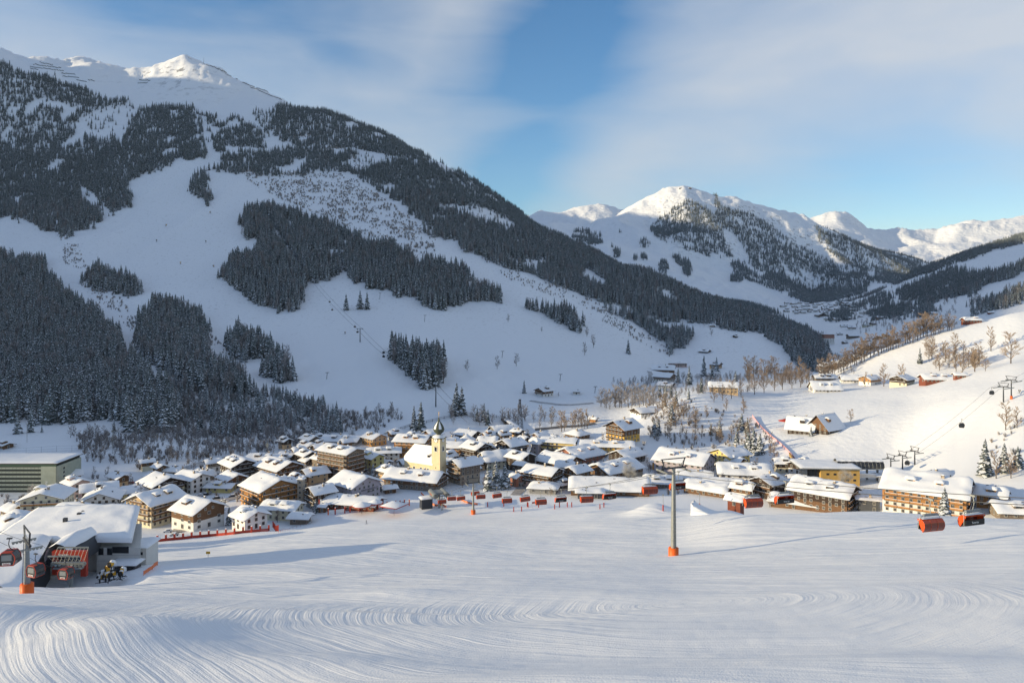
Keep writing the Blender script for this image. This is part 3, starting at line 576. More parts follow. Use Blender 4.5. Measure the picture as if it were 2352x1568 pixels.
# a tree shows when no nearer tree row in its column rises over its tip: rough test on the open lower edges
order = np.argsort(-(size*np.where(vis, 1, 0))); 
Ytop = YH-(z+hh)/D*F0; Ybot = YH-z/D*F0
binY = {}
srt = np.argsort(D); shown = np.zeros(len(x), bool); lowest = np.full(400, 1e9)
for i in srt:
    b = int(X[i]//6)
    if b < 0 or b >= 400: continue
    if Ytop[i] < lowest[b]-1.5: shown[i] = True; lowest[b] = min(lowest[b], Ytop[i])
idx_big = [i for i in order if shown[i] and vis[i] and D[i] < 1500][:215]
big = np.zeros(len(x), bool); big[idx_big] = True
print('TREES', len(x), 'near', (~big & (D < 2000)).sum())
def regions(i):
    Xi = X[i]
    if D[i] > 1500: return ''
    if Xi < 500: return 'west'
    if Xi < 700: return 'midleft'
    if 895 < Xi < 1030 and Ybot[i] > 760: return 'copse'
    if Xi < 1150: return 'middle'
    if 1190 < Xi < 1340 and Ybot[i] < 770: return 'row'
    return 'east'
REGL = {'west': 'snow dusted spruce on the front edge of the dense forest above the left meadow', 'midleft': 'tall dark spruce in the narrow wood left of the lower ski run',
 'copse': 'dark spruce of the small copse standing alone above the church tower', 'middle': 'frosted spruce at the lower edge of the wood in the middle of the ski mountain',
 'row': 'dark spruce in the slanting row on the open meadow right of the middle wood', 'east': 'snow dusted spruce at the lower edge of the forest running down to the valley'}
for k, i in enumerate(idx_big):
    o = bpy.data.objects.new('spruce_tree', CON[k % 6]); COL.objects.link(o); o.location = (x[i], D[i], z[i]-0.3); s = hh[i]; o.scale = (s, s, s); o.rotation_euler = (0, 0, k*1.7)
    rg = regions(i); tag(o, REGL[rg], 'spruce tree', 'spruces '+{'west':'at the edge of the left forest','midleft':'of the narrow left wood','copse':'of the copse above the church','middle':'of the middle wood','row':'in the meadow row','east':'of the right forest'}[rg])
nr = ~big & (D < 2000); mdm = ~big & (D >= 2000) & (D < 3300); far = D >= 3300
P3 = lambda mk: np.stack([x[mk], D[mk], z[mk]-0.4], 1)
scatter('spruce_forest', P3(nr), hh[nr], 'con', 'snow dusted spruce forest covering the near mountainside', 'forest')
scatter('mountain_forest', P3(mdm), hh[mdm], 'low', 'high spruce forest below the treeline of the left mountain', 'forest')
scatter('distant_forest', P3(far), hh[far], 'low', 'distant dark forest on the far mountains', 'forest')

# shrubs and frosted thicket
def shrubs(name, polys, sp, hm, D0, D1, src, label, cat):
    X, D = candidates(D0, D1, 1/sp**2, 0, 2352); x = (X-XC)/F0*D; z = groundv(x, D); Y = YH-z/D*F0; k = np.zeros(len(X), bool)
    for p in polys: k |= inpoly(X, Y, p)
    k &= fbm(x/30, D/30+5, 3)+0.25 > RNG.random(len(X))*0.5-0.1
    x, D, z = x[k], D[k], z[k]
    if len(x) == 0: print('EMPTY', name); return
    scatter(name, np.stack([x, D, z-0.1], 1), hm*(0.5+RNG.random(len(x))), src, label, cat)
shrubs('thicket', [[(160,1000),(300,1000),(420,955),(640,940),(760,950),(900,945),(960,985),(740,1015),(700,1028),(500,1050),(300,1070),(200,1060)], [(420,890),(560,900),(700,915),(770,960),(700,990),(430,1000)]], 4.6, 3.4, 480, 800, 'bush', 'frosted thicket of bare bushes on the slope behind the village', 'bushes')
shrubs('bank_trees', [[(160,1000),(300,1000),(420,955),(640,940),(760,950),(900,945),(960,985),(740,1015),(700,1028),(500,1050),(300,1070),(200,1060)], [(420,890),(560,900),(700,915),(770,960),(700,990),(430,1000)]], 5.6, 7.5, 480, 800, 'hoar', 'slender bare trees scattered over the bank behind the village', 'bare trees')
shrubs('garden_bushes', [[(0,1100),(700,1040),(1300,1000),(1850,1060),(1750,1150),(1000,1110),(400,1210),(0,1200)]], 9, 3.2, 330, 640, 'bush', 'bare garden bushes between the village houses', 'bushes')
shrubs('garden_trees', [[(0,1100),(700,1040),(1300,1000),(1850,1060),(1750,1130),(1000,1100),(400,1190),(0,1190)]], 20, 7.5, 330, 640, 'hoar', 'bare garden trees between the village houses', 'bare trees')
shrubs('young_growth', [[(540,388),(800,402),(900,470),(1000,545),(1000,590),(880,562),(800,525),(700,480),(600,440)], [(640,300),(740,300),(860,400),(760,390)]], 7.5, 5.5, 1200, 2800, 'bush', 'young frosted growth scattered over the clear cut below the upper forest', 'bushes')
shrubs('slope_scrub', [[(1100,590),(1206,630),(1294,662),(1361,690),(1426,732),(1484,768),(1549,810),(1540,820),(1440,770),(1300,690),(1180,650)], [(200,620),(280,690),(330,740),(300,760),(240,700),(180,650)], [(470,740),(540,830),(520,860),(470,800)], [(130,540),(180,560),(200,620),(150,610)]], 8, 4.0, 700, 2200, 'bush', 'low scrub along the edges of the ski runs', 'bushes')
shrubs('valley_scrub', [[(1400,880),(1550,870),(1850,845),(1870,870),(1700,905),(1500,935)], [(1850,760),(1900,870),(1980,860),(1900,800)]], 8, 6.0, 640, 1500, 'hoar', 'grey frosted scrub woodland in the shaded valley floor', 'woodland')
shrubs('knoll_bushes', [[(1480,960),(1600,915),(1760,990),(1770,1050),(1640,1030),(1500,1025)], [(2250,1000),(2352,960),(2352,1110),(2260,1100)]], 6, 3.2, 380, 680, 'bush', 'frosted bushes on the sunlit knoll and by the right edge', 'bushes')
shrubs('hillside_wood', [[(2000,640),(2110,650),(2200,700),(2352,660),(2352,700),(2200,740),(2080,760),(1960,770),(1960,700)]], 26, 13, 1100, 3300, 'hoar', 'scattered frosted trees between the meadows of the right valley side', 'woodland')

# single trees -------------------------------------------------------------
def put_tree(X, Y, hp, kind, label, cat, group=None, k=[0], parts=False, D=None):
    k[0] += 1; p = hit(X, Y) if D is None else gp(X, D)
    hm = hp/F0*p.y
    src = {'c': CON, 'b': BARE, 's': BARES}[kind]; me = src[k[0] % len(src)]
    nm = {'c': 'spruce_tree', 'b': 'bare_tree', 's': 'frosted_tree'}[kind]
    o = bpy.data.objects.new(nm, me); COL.objects.link(o)
    o.location = p-Vector((0, 0, 0.3)); o.scale = (hm*(1.15 if kind != 'c' else 1.1),)*2+(hm,); o.rotation_euler = (0, 0, k[0]*2.1)
    return tag(o, label, cat, group)
def split_tree_mesh(me):        # trunk and crown as separate meshes for the trees that show large
    tr = MB(); tr.tube((0,0,0), (0,0,0.9), 0.018, M_BARK, 7, 0.004); return tr
TRUNK = None
def put_big(X, Y, hp, label, group=None, D=None, k=[0]):
    global TRUNK
    k[0] += 1; p = hit(X, Y) if D is None else gp(X, D); hm = hp/F0*p.y
    r = empty('spruce_tree', p-Vector((0, 0, 0.3)), k[0]*1.3, label, 'spruce tree', group); r.scale = (hm*1.1, hm*1.1, hm)
    if TRUNK is None: 
        mb = MB(); mb.tube((0,0,0), (0,0,0.5), 0.02, M_BARK, 7, 0.01); TRUNK = mb.mesh('trunk')
    t = bpy.data.objects.new('trunk', TRUNK); COL.objects.link(t); t.parent = r
    c = bpy.data.objects.new('crown', CONBIG[k[0] % 3]); COL.objects.link(c); c.parent = r
    return r
CONBIG = [conifer_mesh('big_spruce_%d' % i, 500+i, 17, 11, (0.20, 0.24, 0.27)[i], (0.6, 0.75, 0.65)[i]) for i in range(3)]
BIGS = [(857,1100,40,'snowy spruce beside the car park behind the pale mauve guesthouse'),(870,1128,36,'slim spruce touching the right gable of the mauve guesthouse'),(725,1178,36,'small snowy spruce at the left end of the brown ski bar'),
 (670,1159,64,'tall spruce in front of the right side of the big orange hotel'),(518,1130,24,'small spruce loaded with snow by the low yellow house'),(526,1207,48,'bushy spruce between the white modern house and the small white house'),
 (1139,1124,70,'tallest spruce of the clump beside the middle lift pylon'),(1160,1122,62,'right spruce of the clump beside the middle lift pylon'),(1121,1126,66,'left spruce of the clump beside the middle lift pylon'),
 (1230,1110,15,'tiny snow covered spruce under the long pinkish chalet'),(1222,1048,28,'spruce in the street left of the yellow and white hotel'),
 (2263,1092,90,'tall dark spruce left of the bare trees near the right edge'),(2307,1083,70,'spruce among the bare trees near the right edge'),(2338,1078,56,'rightmost spruce on the sunlit slope'),
 (1543,975,50,'snowy spruce standing right of the low lodge on the knoll'),(1503,1002,42,'dark spruce at the left foot of the wooded knoll'),(1511,998,40,'spruce just right of the dark one at the foot of the knoll'),
 (1633,1000,30,'small spruce in the middle of the wooded knoll'),(1653,1003,38,'wide spruce in the middle of the wooded knoll'),(1704,990,42,'spruce at the top of the clump by the pink slope net'),(1717,995,38,'spruce under the pink slope net'),
 (1692,1027,42,'wide snow laden spruce left in the clump above the yellow chalet'),(1719,1040,52,'middle spruce of the snow laden clump above the yellow chalet'),(1731,1037,60,'tallest spruce of the snow laden clump above the yellow chalet'),(1746,1043,52,'right spruce of the snow laden clump above the yellow chalet'),
 (1741,1137,28,'round snowy spruce behind the orange chair near the wooden hut'),(1863,1002,25,'small white frosted spruce in front of the two dark chalets')]
for X, Y, h, l in BIGS: put_big(X, Y, h, l)
put_big(2170, 1190, 72, 'spruce standing in front of the large hotel on the right', D=262)
CS = [(795,712,40,'lone spruce on the open meadow, left of the pair'),(827,711,46,'left spruce of the pair on the open meadow'),(843,711,44,'right spruce of the pair on the open meadow'),
 (951,988,60,'spruce left of the lift pylon above the church'),(967,990,72,'taller spruce just left of the lift pylon above the church'),(1049,952,76,'tallest spruce of the trio on the timber gallery'),(1061,952,68,'right spruce of the trio on the timber gallery'),(1043,955,55,'left spruce of the trio on the timber gallery'),
 (1096,968,36,'small spruce beyond the timber gallery'),(1112,970,46,'spruce above the right part of the timber gallery'),(1121,978,40,'spruce close to the timber gallery end'),(1204,903,32,'lone small spruce left of the white farmhouse'),
 (1443,813,36,'lone larch on the open meadow right of the leafless trees'),(40,997,52,'wide snowy spruce at the left edge of the floodlit meadow'),(70,993,50,'second snowy spruce on the left of the floodlit meadow'),(96,994,20,'small spruce on the floodlit meadow'),(262,992,28,'spruce beside the lamp post of the floodlit meadow'),
 (1617,865,52,'tall spruce by the houses at the mouth of the valley'),(1636,870,38,'short spruce by the houses at the mouth of the valley'),(1646,853,36,'spruce in front of the timber house at the valley mouth'),(1583,884,48,'spruce right of the brown farmhouse group'),(1558,880,38,'spruce touching the right side of the brown farmhouse'),
 (1611,902,36,'sun touched spruce at the foot of the tan house'),(1582,917,30,'snow covered spruce above the knoll path'),(1553,934,42,'golden larch behind the low lodge'),(1526,934,32,'smaller golden larch behind the low lodge'),(1516,912,34,'spruce left in the shaded trio behind the larches'),(1529,912,36,'spruce in the middle of the shaded trio behind the larches'),(1541,914,32,'right spruce of the shaded trio behind the larches'),
 (1690,876,28,'spruce behind the tan house'),(480,392,20,'left of two small spruces at the top of the run'),(492,390,20,'right of two small spruces at the top of the run'),(2113,838,40,'thin spruce among the bare trees on the sunny crest')]
for X, Y, h, l in CS: put_tree(X, Y, h, 'c', l, 'larch tree' if 'larch' in l else 'spruce tree')
SS = [(1073,853,28,'round bare tree, leftmost of three on the lower meadow'),(1142,848,32,'round bare tree, middle one of three on the lower meadow'),(1186,841,32,'round bare tree, rightmost of three on the lower meadow'),(1167,741,20,'small bare tree high on the meadow'),(1244,763,13,'tiny bare tree on the meadow'),
 (1348,774,26,'highest bare tree of the three right of the spruce row'),(1363,799,32,'largest bare tree right of the spruce row'),(1343,816,32,'lowest bare tree of the three right of the spruce row'),(1634,772,20,'bare tree on the side valley meadow'),(1617,750,14,'tiny bare tree at the top of the side valley meadow'),(162,1006,30,'clump of thin bare stems on the floodlit meadow'),(1283,912,12,'small bare tree right of the white farmhouse')]
for X, Y, h, l in SS: put_tree(X, Y, h, 's', l, 'bare tree')
r = random.Random(3)
def rowtrees(pts, kind, label, group):
    for X, Y, h in pts: put_tree(X, Y, h, kind, label, 'bare tree', group)
rowtrees([(1382+i*6.8+r.uniform(-3, 3), 936+r.uniform(-8, 4), r.uniform(42, 58)) for i in range(18)], 's', 'grey frosted tree in the shaded grove beside the winding road', 'trees of the shaded grove')
rowtrees([(r.uniform(1030, 1275), 975+r.uniform(-16, 8), r.uniform(24, 40)) for i in range(26)], 's', 'bare frosted tree behind the village near the lattice mast', 'bare trees behind the village')
rowtrees([(1290,992,52),(1296,990,46)], 'b', 'sunlit bare tree behind the village left of the brown hotel road', 'pair of sunlit bare trees')
rowtrees([(1314+i*7, 983+r.uniform(-3, 3), r.uniform(40, 50)) for i in range(6)], 'b', 'tall sunlit bare tree in the thicket above the square brown house', 'sunlit trees above the square house')
rowtrees([(r.uniform(1500, 1700), 0, 0) for i in range(0)], 'b', '', '')
kn = [(r.uniform(1490, 1745), r.uniform(935, 1028), r.uniform(26, 42)) for i in range(48)]
kn = [k for k in kn if k[1] > 905+abs(k[0]-1600)*0.25]
rowtrees(kn, 'b', 'small bare tree on the sunlit knoll above the village', 'bare trees on the knoll')
rowtrees([(1733,906,48),(1755,902,52),(1779,898,46),(1797,895,50),(1819,893,46),(1839,890,50),(1858,886,44),(1702,912,44),(1680,916,46),(1660,920,40),(1640,924,42)], 'b', 'bare tree in the row along the upper edge of the sunny piste', 'tree row above the sunny piste')
rowtrees([(r.uniform(1700, 1870), r.uniform(868, 882), r.uniform(36, 58)) for i in range(18)], 'b', 'reddish bare tree in the thicket behind the piste row', 'thicket behind the piste row')
crest = [(1880,870),(1950,843),(2000,816),(2060,794),(2130,769),(2200,749)]
cr = []
for i in range(52):
    Xc = 1882+i*6.1+r.uniform(-3, 3); Yc = np.interp(Xc, [c[0] for c in crest], [c[1] for c in crest])+r.uniform(1, 9); cr.append((Xc, Yc, r.uniform(36, 60)*(0.75 if Xc > 2160 else 1)))
rowtrees(cr, 'b', 'sunlit bare tree in the band along the crest of the right hill', 'bare trees along the crest')
rowtrees([(r.uniform(2110, 2270), r.uniform(806, 858), r.uniform(34, 56)) for i in range(26)], 'b', 'bare tree in the grove on the sunny slope above the farmhouses', 'grove above the farmhouses')
for X, Y, h, l in [(2276,808,60,'broad bare tree high on the sunny slope, left of the tallest'),(2322,835,76,'tallest bare tree on the sunny slope by the right edge'),(2030,888,56,'wide bare tree before the farmhouse row'),(2069,884,52,'bare tree in front of the cream farmhouse'),(1987,888,36,'slim bare tree by the orange farmhouse'),
    (1954,970,32,'lone bare tree right of the two dark chalets'),(2310,990,70,'bare tree below the gondola pylon'),(2336,985,52,'bare tree at the right edge below the gondola pylon'),(2288,1100,68,'bare tree right of the tall dark spruce'),(2322,1100,60,'bare tree between the two right spruces'),
    (582,1174,52,'tall bare tree in front of the big orange hotel'),(456,1062,26,'round bare tree on the bank above the white house'),(405,1062,28,'slim bare tree on the bank behind the village'),(432,1062,24,'bare tree in the middle of the bank'),(390,1058,20,'small bare tree left on the bank'),
    (637,1200,32,'thin bare tree before the cream house'),(1113,1122,40,'bare tree left of the spruce clump'),(1062,1120,30,'frosted bushy tree under the grey timber house'),(1265,1138,22,'bare bush right of the round roofed kiosk'),(1768,1165,34,'leafless bush right of the orange chair hut'),(1770,1040,50,'reddish bare tree beside the narrow road'),(1778,1060,46,'reddish bare tree lower beside the narrow road')]:
    put_tree(X, Y, h, 'b', l, 'bare tree')
# ================================================================== houses
def wall(name, c, **k): return mat('plaster_'+name, c, 0.85, noise=0.08, nscale=0.6, **k)
def wood(name, c): return mat('wood_'+name, c, 0.8, noise=0.35, nscale=1.4, stretch=(1, 1, 7))
W_ = dict(cream=wall('cream', (0.66,0.60,0.44)), white=wall('white', (0.72,0.70,0.66)), yellow=wall('yellow', (0.72,0.55,0.20)), gold=wall('gold', (0.66,0.40,0.09)), pale=wall('pale_yellow', (0.66,0.60,0.36)),
  pink=wall('pink', (0.58,0.42,0.38)), mauve=wall('mauve', (0.44,0.39,0.42)), tan=wall('tan', (0.55,0.40,0.24)), peach=wall('peach', (0.62,0.42,0.24)), orange=wall('orange', (0.66,0.33,0.10)), grey=wall('grey', (0.27,0.27,0.27)),
  dgrey=wall('dark_grey', (0.075,0.08,0.09)), brown=wood('brown', (0.155,0.085,0.045)), dark=wood('dark', (0.050,0.033,0.025)), honey=wood('honey', (0.40,0.20,0.075)), red=wood('reddish', (0.20,0.06,0.035)), greyw=wood('weathered', (0.20,0.16,0.125)),
  brick=wall('brick_red', (0.36,0.16,0.11)), stone=wall('stone', (0.40,0.33,0.25), bump=0.05, bscale=3), green=wall('sage', (0.30,0.36,0.27)), olive=wall('olive', (0.60,0.52,0.22)))
def roof_h(kind, u, v, a, b, rise, wa, wb):
    """height over the eave wall line; u,v in roof plan, wa/wb = wall half sizes"""
    if kind == 'gable': return rise*(1-abs(v)/wb)
    if kind == 'hip':
        return min(rise*(1-abs(v)/wb), rise*(wa-abs(u))/wb if True else 9)
    if kind == 'flat': return 0.0
    if kind == 'mono': return rise*(v+wb)/(2*wb)
    if kind == 'barrel': return rise*math.sqrt(max(0.0, 1-(v/(wb*1.12))**2))-0.3
def sheet(kind, a, b, rise, wa, wb, z0, thick, nx, ny, lump, rnd, mats, seed, inset=0.0):
    """closed roof sheet over plan half sizes a,b"""
    r = random.Random(seed); ox, oy = r.uniform(0, 90), r.uniform(0, 90)
    mb = MB(); top = []; bot = []
    a -= inset; b -= inset
    us = [-a+2*a*i/nx for i in range(nx+1)]; vs_ = [-b+2*b*j/ny for j in range(ny+1)]
    for u in us:
        for v in vs_:
            zb = z0+roof_h(kind, u, v, a, b, rise, wa, wb)
            t = thick
            if rnd > 0:
                de = min(a-abs(u), b-abs(v)); t = thick*(0.30+0.70*math.sqrt(min(1, max(0, de)/rnd)))
                n = float(vnoise(np.array([u/5.0+ox]), np.array([v/3.2+oy]))[0]); n2 = float(vnoise(np.array([u/1.7+oy]), np.array([v/1.5+ox]))[0])
                t *= 1+lump*n*1.3+lump*0.55*n2
                if kind == 'gable' and abs(v) < b*0.12: t *= 0.93
            top.append((u, v, zb+t)); bot.append((u, v, zb))
    m = (ny+1); V = top+bot; o = len(top); F = []
    for i in range(nx):
        for j in range(ny):
            F.append((i*m+j, (i+1)*m+j, (i+1)*m+j+1, i*m+j+1))
    mb.add(V, F, mats, rnd > 0)
    G = []
    for i in range(nx):
        for j in range(ny): G.append((o+i*m+j, o+i*m+j+1, o+(i+1)*m+j+1, o+(i+1)*m+j))
    for i in range(nx):
        G += [(i*m, o+i*m, o+(i+1)*m, (i+1)*m), ((i+1)*m+ny, o+(i+1)*m+ny, o+i*m+ny, i*m+ny)]
    for j in range(ny):
        G += [(j+1, o+j+1, o+j, j), (nx*m+j, o+nx*m+j, o+nx*m+j+1, nx*m+j+1)]
    mb.add(V, G, mats, rnd > 0)
    return mb
WIN = {}
def win_mesh(w, h, fr):
    key = (round(w, 1), round(h, 1), fr.name)
    if key not in WIN:
        mb = MB(); t = 0.14          # local: x along wall, y outward(-)
        mb.box((0, -0.05, 0), (w, 0.06, h), M_GLASS)
        mb.box((0, -0.09, h/2+t/2), (w+2*t, 0.14, t), fr); mb.box((0, -0.11, -h/2-t/2), (w+2*t, 0.2, t), fr)
        mb.box((-w/2-t/2, -0.09, 0), (t, 0.14, h), fr); mb.box((w/2+t/2, -0.09, 0), (t, 0.14, h), fr); mb.box((0, -0.10, 0), (0.09, 0.06, h), fr)
        WIN[key] = mb.mesh('window')
    return WIN[key]
def add_window(par, cx, cy, z, ang, w=1.15, h=1.35, fr=None, name='window'):
    o = bpy.data.objects.new(name, win_mesh(w, h, fr or M_WFRAME)); COL.objects.link(o); o.parent = par
    o.location = (cx, cy, z); o.rotation_euler = (0, 0, ang); return o
FOOT = []
def house(X, Ye, Wp, n, rot, k, low, up, label, cat='house', roof='gable', pitch=19, balc=0, name=None, chim=1, D=None, snow=0.85, over=1.5, upfrac=0.5, hst=2.85, frame=None, group=None, bm=None, win=3.1, base=None, wh=1.3, seed=None, door=True):
    """X centre column, Ye eave row, Wp apparent width, n storeys, rot ridge direction (deg)"""
    seed = seed or int(X*7+Ye); r = random.Random(seed)
    if roof != 'flat':
        if 20 <= rot < 40: rot += 12
        elif 140 <= rot < 168: rot -= 10
        if cat not in ('x',): pitch = pitch+3 if pitch < 30 else pitch
    rot = -rot; Wp *= 1.12
    H = n*hst+0.5
    c, s = abs(math.cos(math.radians(rot))), abs(math.sin(math.radians(rot)))
    if D is None:
        best = None
        for Dt in np.arange(215, 1300, 2.0):
            g = ground((X-XC)/F0*Dt, Dt); f = g+H-(YH-Ye)/F0*Dt
            if best is None or (f > 0) != (pf > 0) and Dt > 216:
                if best is None: best = -1
                elif f > 0: best = Dt
            pf = f
        D = best if best and best > 0 else 470
    Wm = Wp*D/F0
    over = min(over, Wm*0.12)
    b = max(3.0, (Wm-2*over*(c+s))/(k*c+s)); a = k*b           # wall sizes: a along ridge
    half = (a*s+b*c)/2
    Dc = D+half*0.85; x = (X-XC)/F0*Dc; gz = ground(x, Dc)
    cands = [ground(x+dx, Dc+dy) for dx in (-a/3, 0, a/3) for dy in (-half, 0, half)]
    g0 = min(cands); top = (YH-Ye)/F0*D            # true eave height
    Hh = max(top-g0, H*0.8) if D else H
    Hh = min(Hh, H+9)
    snow *= r.uniform(0.68, 1.08)
    th = math.radians(rot)
    root = empty(name or {'hotel': 'hotel', 'barn': 'barn', 'hut': 'hut', 'chalet': 'chalet'}.get(cat, 'house'), (x, Dc, top-Hh), th, label, cat, group)
    FOOT.append((x, Dc, max(a, b)/2))
    wa, wb = a/2, b/2; rise = wb*math.tan(math.radians(pitch)) if roof != 'flat' else 0
    if roof == 'mono': rise = 2*wb*math.tan(math.radians(pitch))
    lo, u_ = W_[low], W_[up]
    zsplit = Hh-(n*hst*upfrac if up != low else 0)
    mb = MB()
    mb.box((0, 0, (zsplit-4)/2), (a, b, zsplit+4), lo)
    mb.build('wall', root)
    ob = MB(); e = 0.06 if up != low else 0.0
    def gp_(v): return Hh+roof_h(roof, 0 if roof != 'hip' else wa, v, wa, wb, rise, wa, wb) if roof != 'hip' else Hh
    prof = [(-wb-e, zsplit), (wb+e, zsplit)]
    if roof in ('gable', 'mono', 'barrel'):
        for v in ([wb, wb*.5, 0, -wb*.5, -wb] if roof != 'mono' else [wb, -wb]): prof.append(((v+(e if v > 0 else -e)), Hh+roof_h(roof, 0, v, wa, wb, rise, wa, wb)+0.02))
    else: prof += [(wb+e, Hh+0.15), (-wb-e, Hh+0.15)]
    m2 = MB(); m2.prism(prof, -wa-e, wa+e, u_); m2.v = [(y, x_, z) for x_, y, z in m2.v]
    m2.f = [f[::-1] for f in m2.f]; m2.build('upper_wall', root)
    # roof
    ro = sheet(roof, wa+over, wb+over, rise, wa, wb, Hh+0.03, 0.22, 8 if roof != 'hip' else 14, 8, 0, 0, M_FASCIA, seed).build('roof', root)
    nx = int(min(26, max(10, a/1.6))); ny = int(min(22, max(10, b/1.4)))//2*2
    sn = sheet(roof, wa+over, wb+over, rise, wa, wb, Hh+0.25, snow, nx, ny, 0.75, 1.7, M_ROOFSNOW, seed, inset=-0.2).build('roof_snow', ro)
    for i in range(chim):
        mc = MB(); cu, cv = r.uniform(-.5, .5)*wa, r.uniform(-.45, .45)*wb; zc = Hh+roof_h(roof, cu, cv, wa, wb, rise, wa, wb)
        mc.box((cu, cv, zc+0.8), (1.0, 0.9, 2.4), W_['greyw'] if i % 2 else W_['stone']); mc.box((cu, cv, zc+2.15), (1.3, 1.2, 0.2), M_FASCIA); mc.box((cu, cv, zc+2.4), (1.1, 1.0, 0.34), M_ROOFSNOW, taper=0.6)
        mc.build('chimney', ro)
    if roof == 'gable' and Wm > 13 and r.random() < 0.55:      # dormers on the slope towards the viewer
        sv = -1 if (math.cos(th)*Dc-0) > 0 else 1
        nd = 1 if a < 18 else 2
        for i in range(nd):
            cu = (r.uniform(-.4, .4) if nd == 1 else (-0.35+0.7*i))*wa; cv = sv*wb*0.52; zc = Hh+roof_h(roof, cu, cv, wa, wb, rise, wa, wb); dw = r.uniform(2.6, 4.2)
            md_ = MB(); md_.box((cu, cv, zc+0.8), (dw, 3.4, 2.2), u_); md_.box((cu, cv+sv*1.72, zc+1.15), (dw*0.6, 0.08, 0.9), M_GLASS); dr_ = md_.build('dormer', ro)
            ds = sheet('gable', dw/2+0.6, 2.4, 0.5, dw/2, 1.9, 0, 0.75, 8, 8, 0.5, 0.9, M_ROOFSNOW, seed+i); ds.build('dormer_snow', dr_, (cu, cv, zc+1.85))
    for i in range(int(a/7)+1):     # snow-free roof vents poking out
        if r.random() < 0.75:
            mc = MB(); cu, cv = r.uniform(-.7, .7)*wa, r.uniform(-.6, .6)*wb; zc = Hh+roof_h(roof, cu, cv, wa, wb, rise, wa, wb)
            mc.box((cu, cv, zc+snow*0.75+0.2), (r.uniform(.5, 1.4), 0.6, 0.75), M_DSTEEL); mc.build('roof_vent', ro)
    # faces turned to the viewer get windows, balconies
    faces = [((0, -wb-0.01), 0.0, a, False), ((wa+0.01, 0), math.pi/2, b, True), ((0, wb+0.01), math.pi, a, False), ((-wa-0.01, 0), -math.pi/2, b, True)]
    fr = frame or (M_WFRAMED if up in ('white',) else M_WFRAME); nwin = 0
    for (fx, fy), ang, ln, gab in faces:
        nrm = Vector((math.sin(ang+th), -math.cos(ang+th))); 
        if nrm.dot(Vector((-x, -Dc)).normalized()) < 0.08: continue
        is_g = gab and roof in ('gable', 'barrel')
        nw = max(1, int((ln-1.2)/win))
        for st in range(n):
            z = Hh-(n-st)*hst+hst*0.55
            if z < -0.5: continue
            for i in range(nw):
                if nwin > 95: break
                t = (i+0.5)/nw-0.5
                if r.random() < 0.08: continue
                px, py = fx+math.cos(ang)*t*(ln-0.6), fy+math.sin(ang)*t*(ln-0.6)
                off = 0.08 if up != low and z > zsplit-0.5 else 0.02
                px += math.sin(ang)*off; py -= math.cos(ang)*off
                dr = st == 0 and i == nw//2 and door
                tall = balc and st > 0 and i % 2 == 0
                add_window(root, px, py, z-(0.35 if dr or tall else 0), ang, 1.1 if win < 3.6 else 1.5, 2.0 if dr or tall else wh, fr, 'door' if dr else 'window'); nwin += 1
        if is_g and rise > 2.2:
            for t in ((0,) if rise < 3 else (-0.12, 0.12)):
                add_window(root, fx+math.cos(ang)*t*ln+math.sin(ang)*.08, fy+math.sin(ang)*t*ln-math.cos(ang)*.08, Hh+min(0.9, rise*0.35), ang, 0.9, 1.1, fr); nwin += 1
        if balc and (is_g or balc > 1):
            for st in range(1, n+(1 if is_g and rise > 2.6 and up != low else 0)):
                z = Hh-(n-st)*hst+0.05
                if z < 1.2: continue
                bl = ln*(0.94 if st < n else 0.5); bw = 1.35
                cx, cy = fx+math.sin(ang)*bw/2, fy-math.cos(ang)*bw/2
                bb = MB(); bb.box((0, 0, 0), (bl, bw, 0.16), M_FASCIA)
                wm_ = bm or W_['brown']
                bb.box((0, -bw/2+0.04, 0.55), (bl, 0.07, 0.9), wm_); bb.box((-bl/2+.04, 0, 0.55), (0.07, bw, 0.9), wm_); bb.box((bl/2-.04, 0, 0.55), (0.07, bw, 0.9), wm_)
                for q in range(max(1, int(bl/5))+1): bb.box((-bl/2+0.1+(bl-.2)*q/max(1, int(bl/5)), -bw/2+0.0, 0.62), (0.16, 0.16, 1.2), M_FASCIA)
                bb.box((0, -bw/2+0.04, 1.06), (bl-0.1, 0.22, 0.13), M_ROOFSNOW)
                o = bb.build('balcony', root); o.location = (cx, cy, z); o.rotation_euler = (0, 0, ang)
    return root, a, b, Hh, rise

HN = M_WFRAMED
R_ = []
def h(*a, **k): R_.append(house(*a, **k)); return R_[-1]
# --- west end of the village
h(30,1172,60,2,20,1.1,'cream','brown','small brown wooden chalet at the left edge, lit on its right wall','chalet',balc=1)
h(110,1147,104,5,78,0.9,'cream','cream','tall cream hotel front with four long brown balconies right under the parking garage','hotel',balc=1,bm=W_['honey'],snow=1.0,pitch=15)
h(176,1112,68,3,25,1.2,'pink','pink','pinkish house half hidden behind the cream balcony hotel','house')
h(228,1128,90,3,160,1.4,'white','dark','white house with a broad roof behind the white balcony house','house')
h(236,1149,94,3,72,0.9,'white','white','white gabled guesthouse with two dark balconies facing the slope','guesthouse',balc=1,bm=W_['dark'],name='house')
h(312,1131,80,2,150,1.3,'pale','pale','low pale yellow house between the white guesthouse and the green gabled one','house')
inn = h(372,1116,106,3,28,1.0,'pale','dark','pale yellow guesthouse with dark timber gable and a painted name','guesthouse',name='house',balc=1,bm=W_['dark'],upfrac=0.3,snow=1.1)
h(358,1158,124,4,118,1.0,'cream','tan','large brown and cream hotel just behind the gondola station','hotel',balc=2,snow=1.2)
h(442,1101,88,3,22,1.4,'white','white','plain white three storey house beside the green gabled guesthouse','house',balc=0,frame=HN)
h(534,1102,74,2,32,1.1,'white','brown','brown balcony lodge above the low yellow house','chalet',balc=1,bm=W_['dark'])
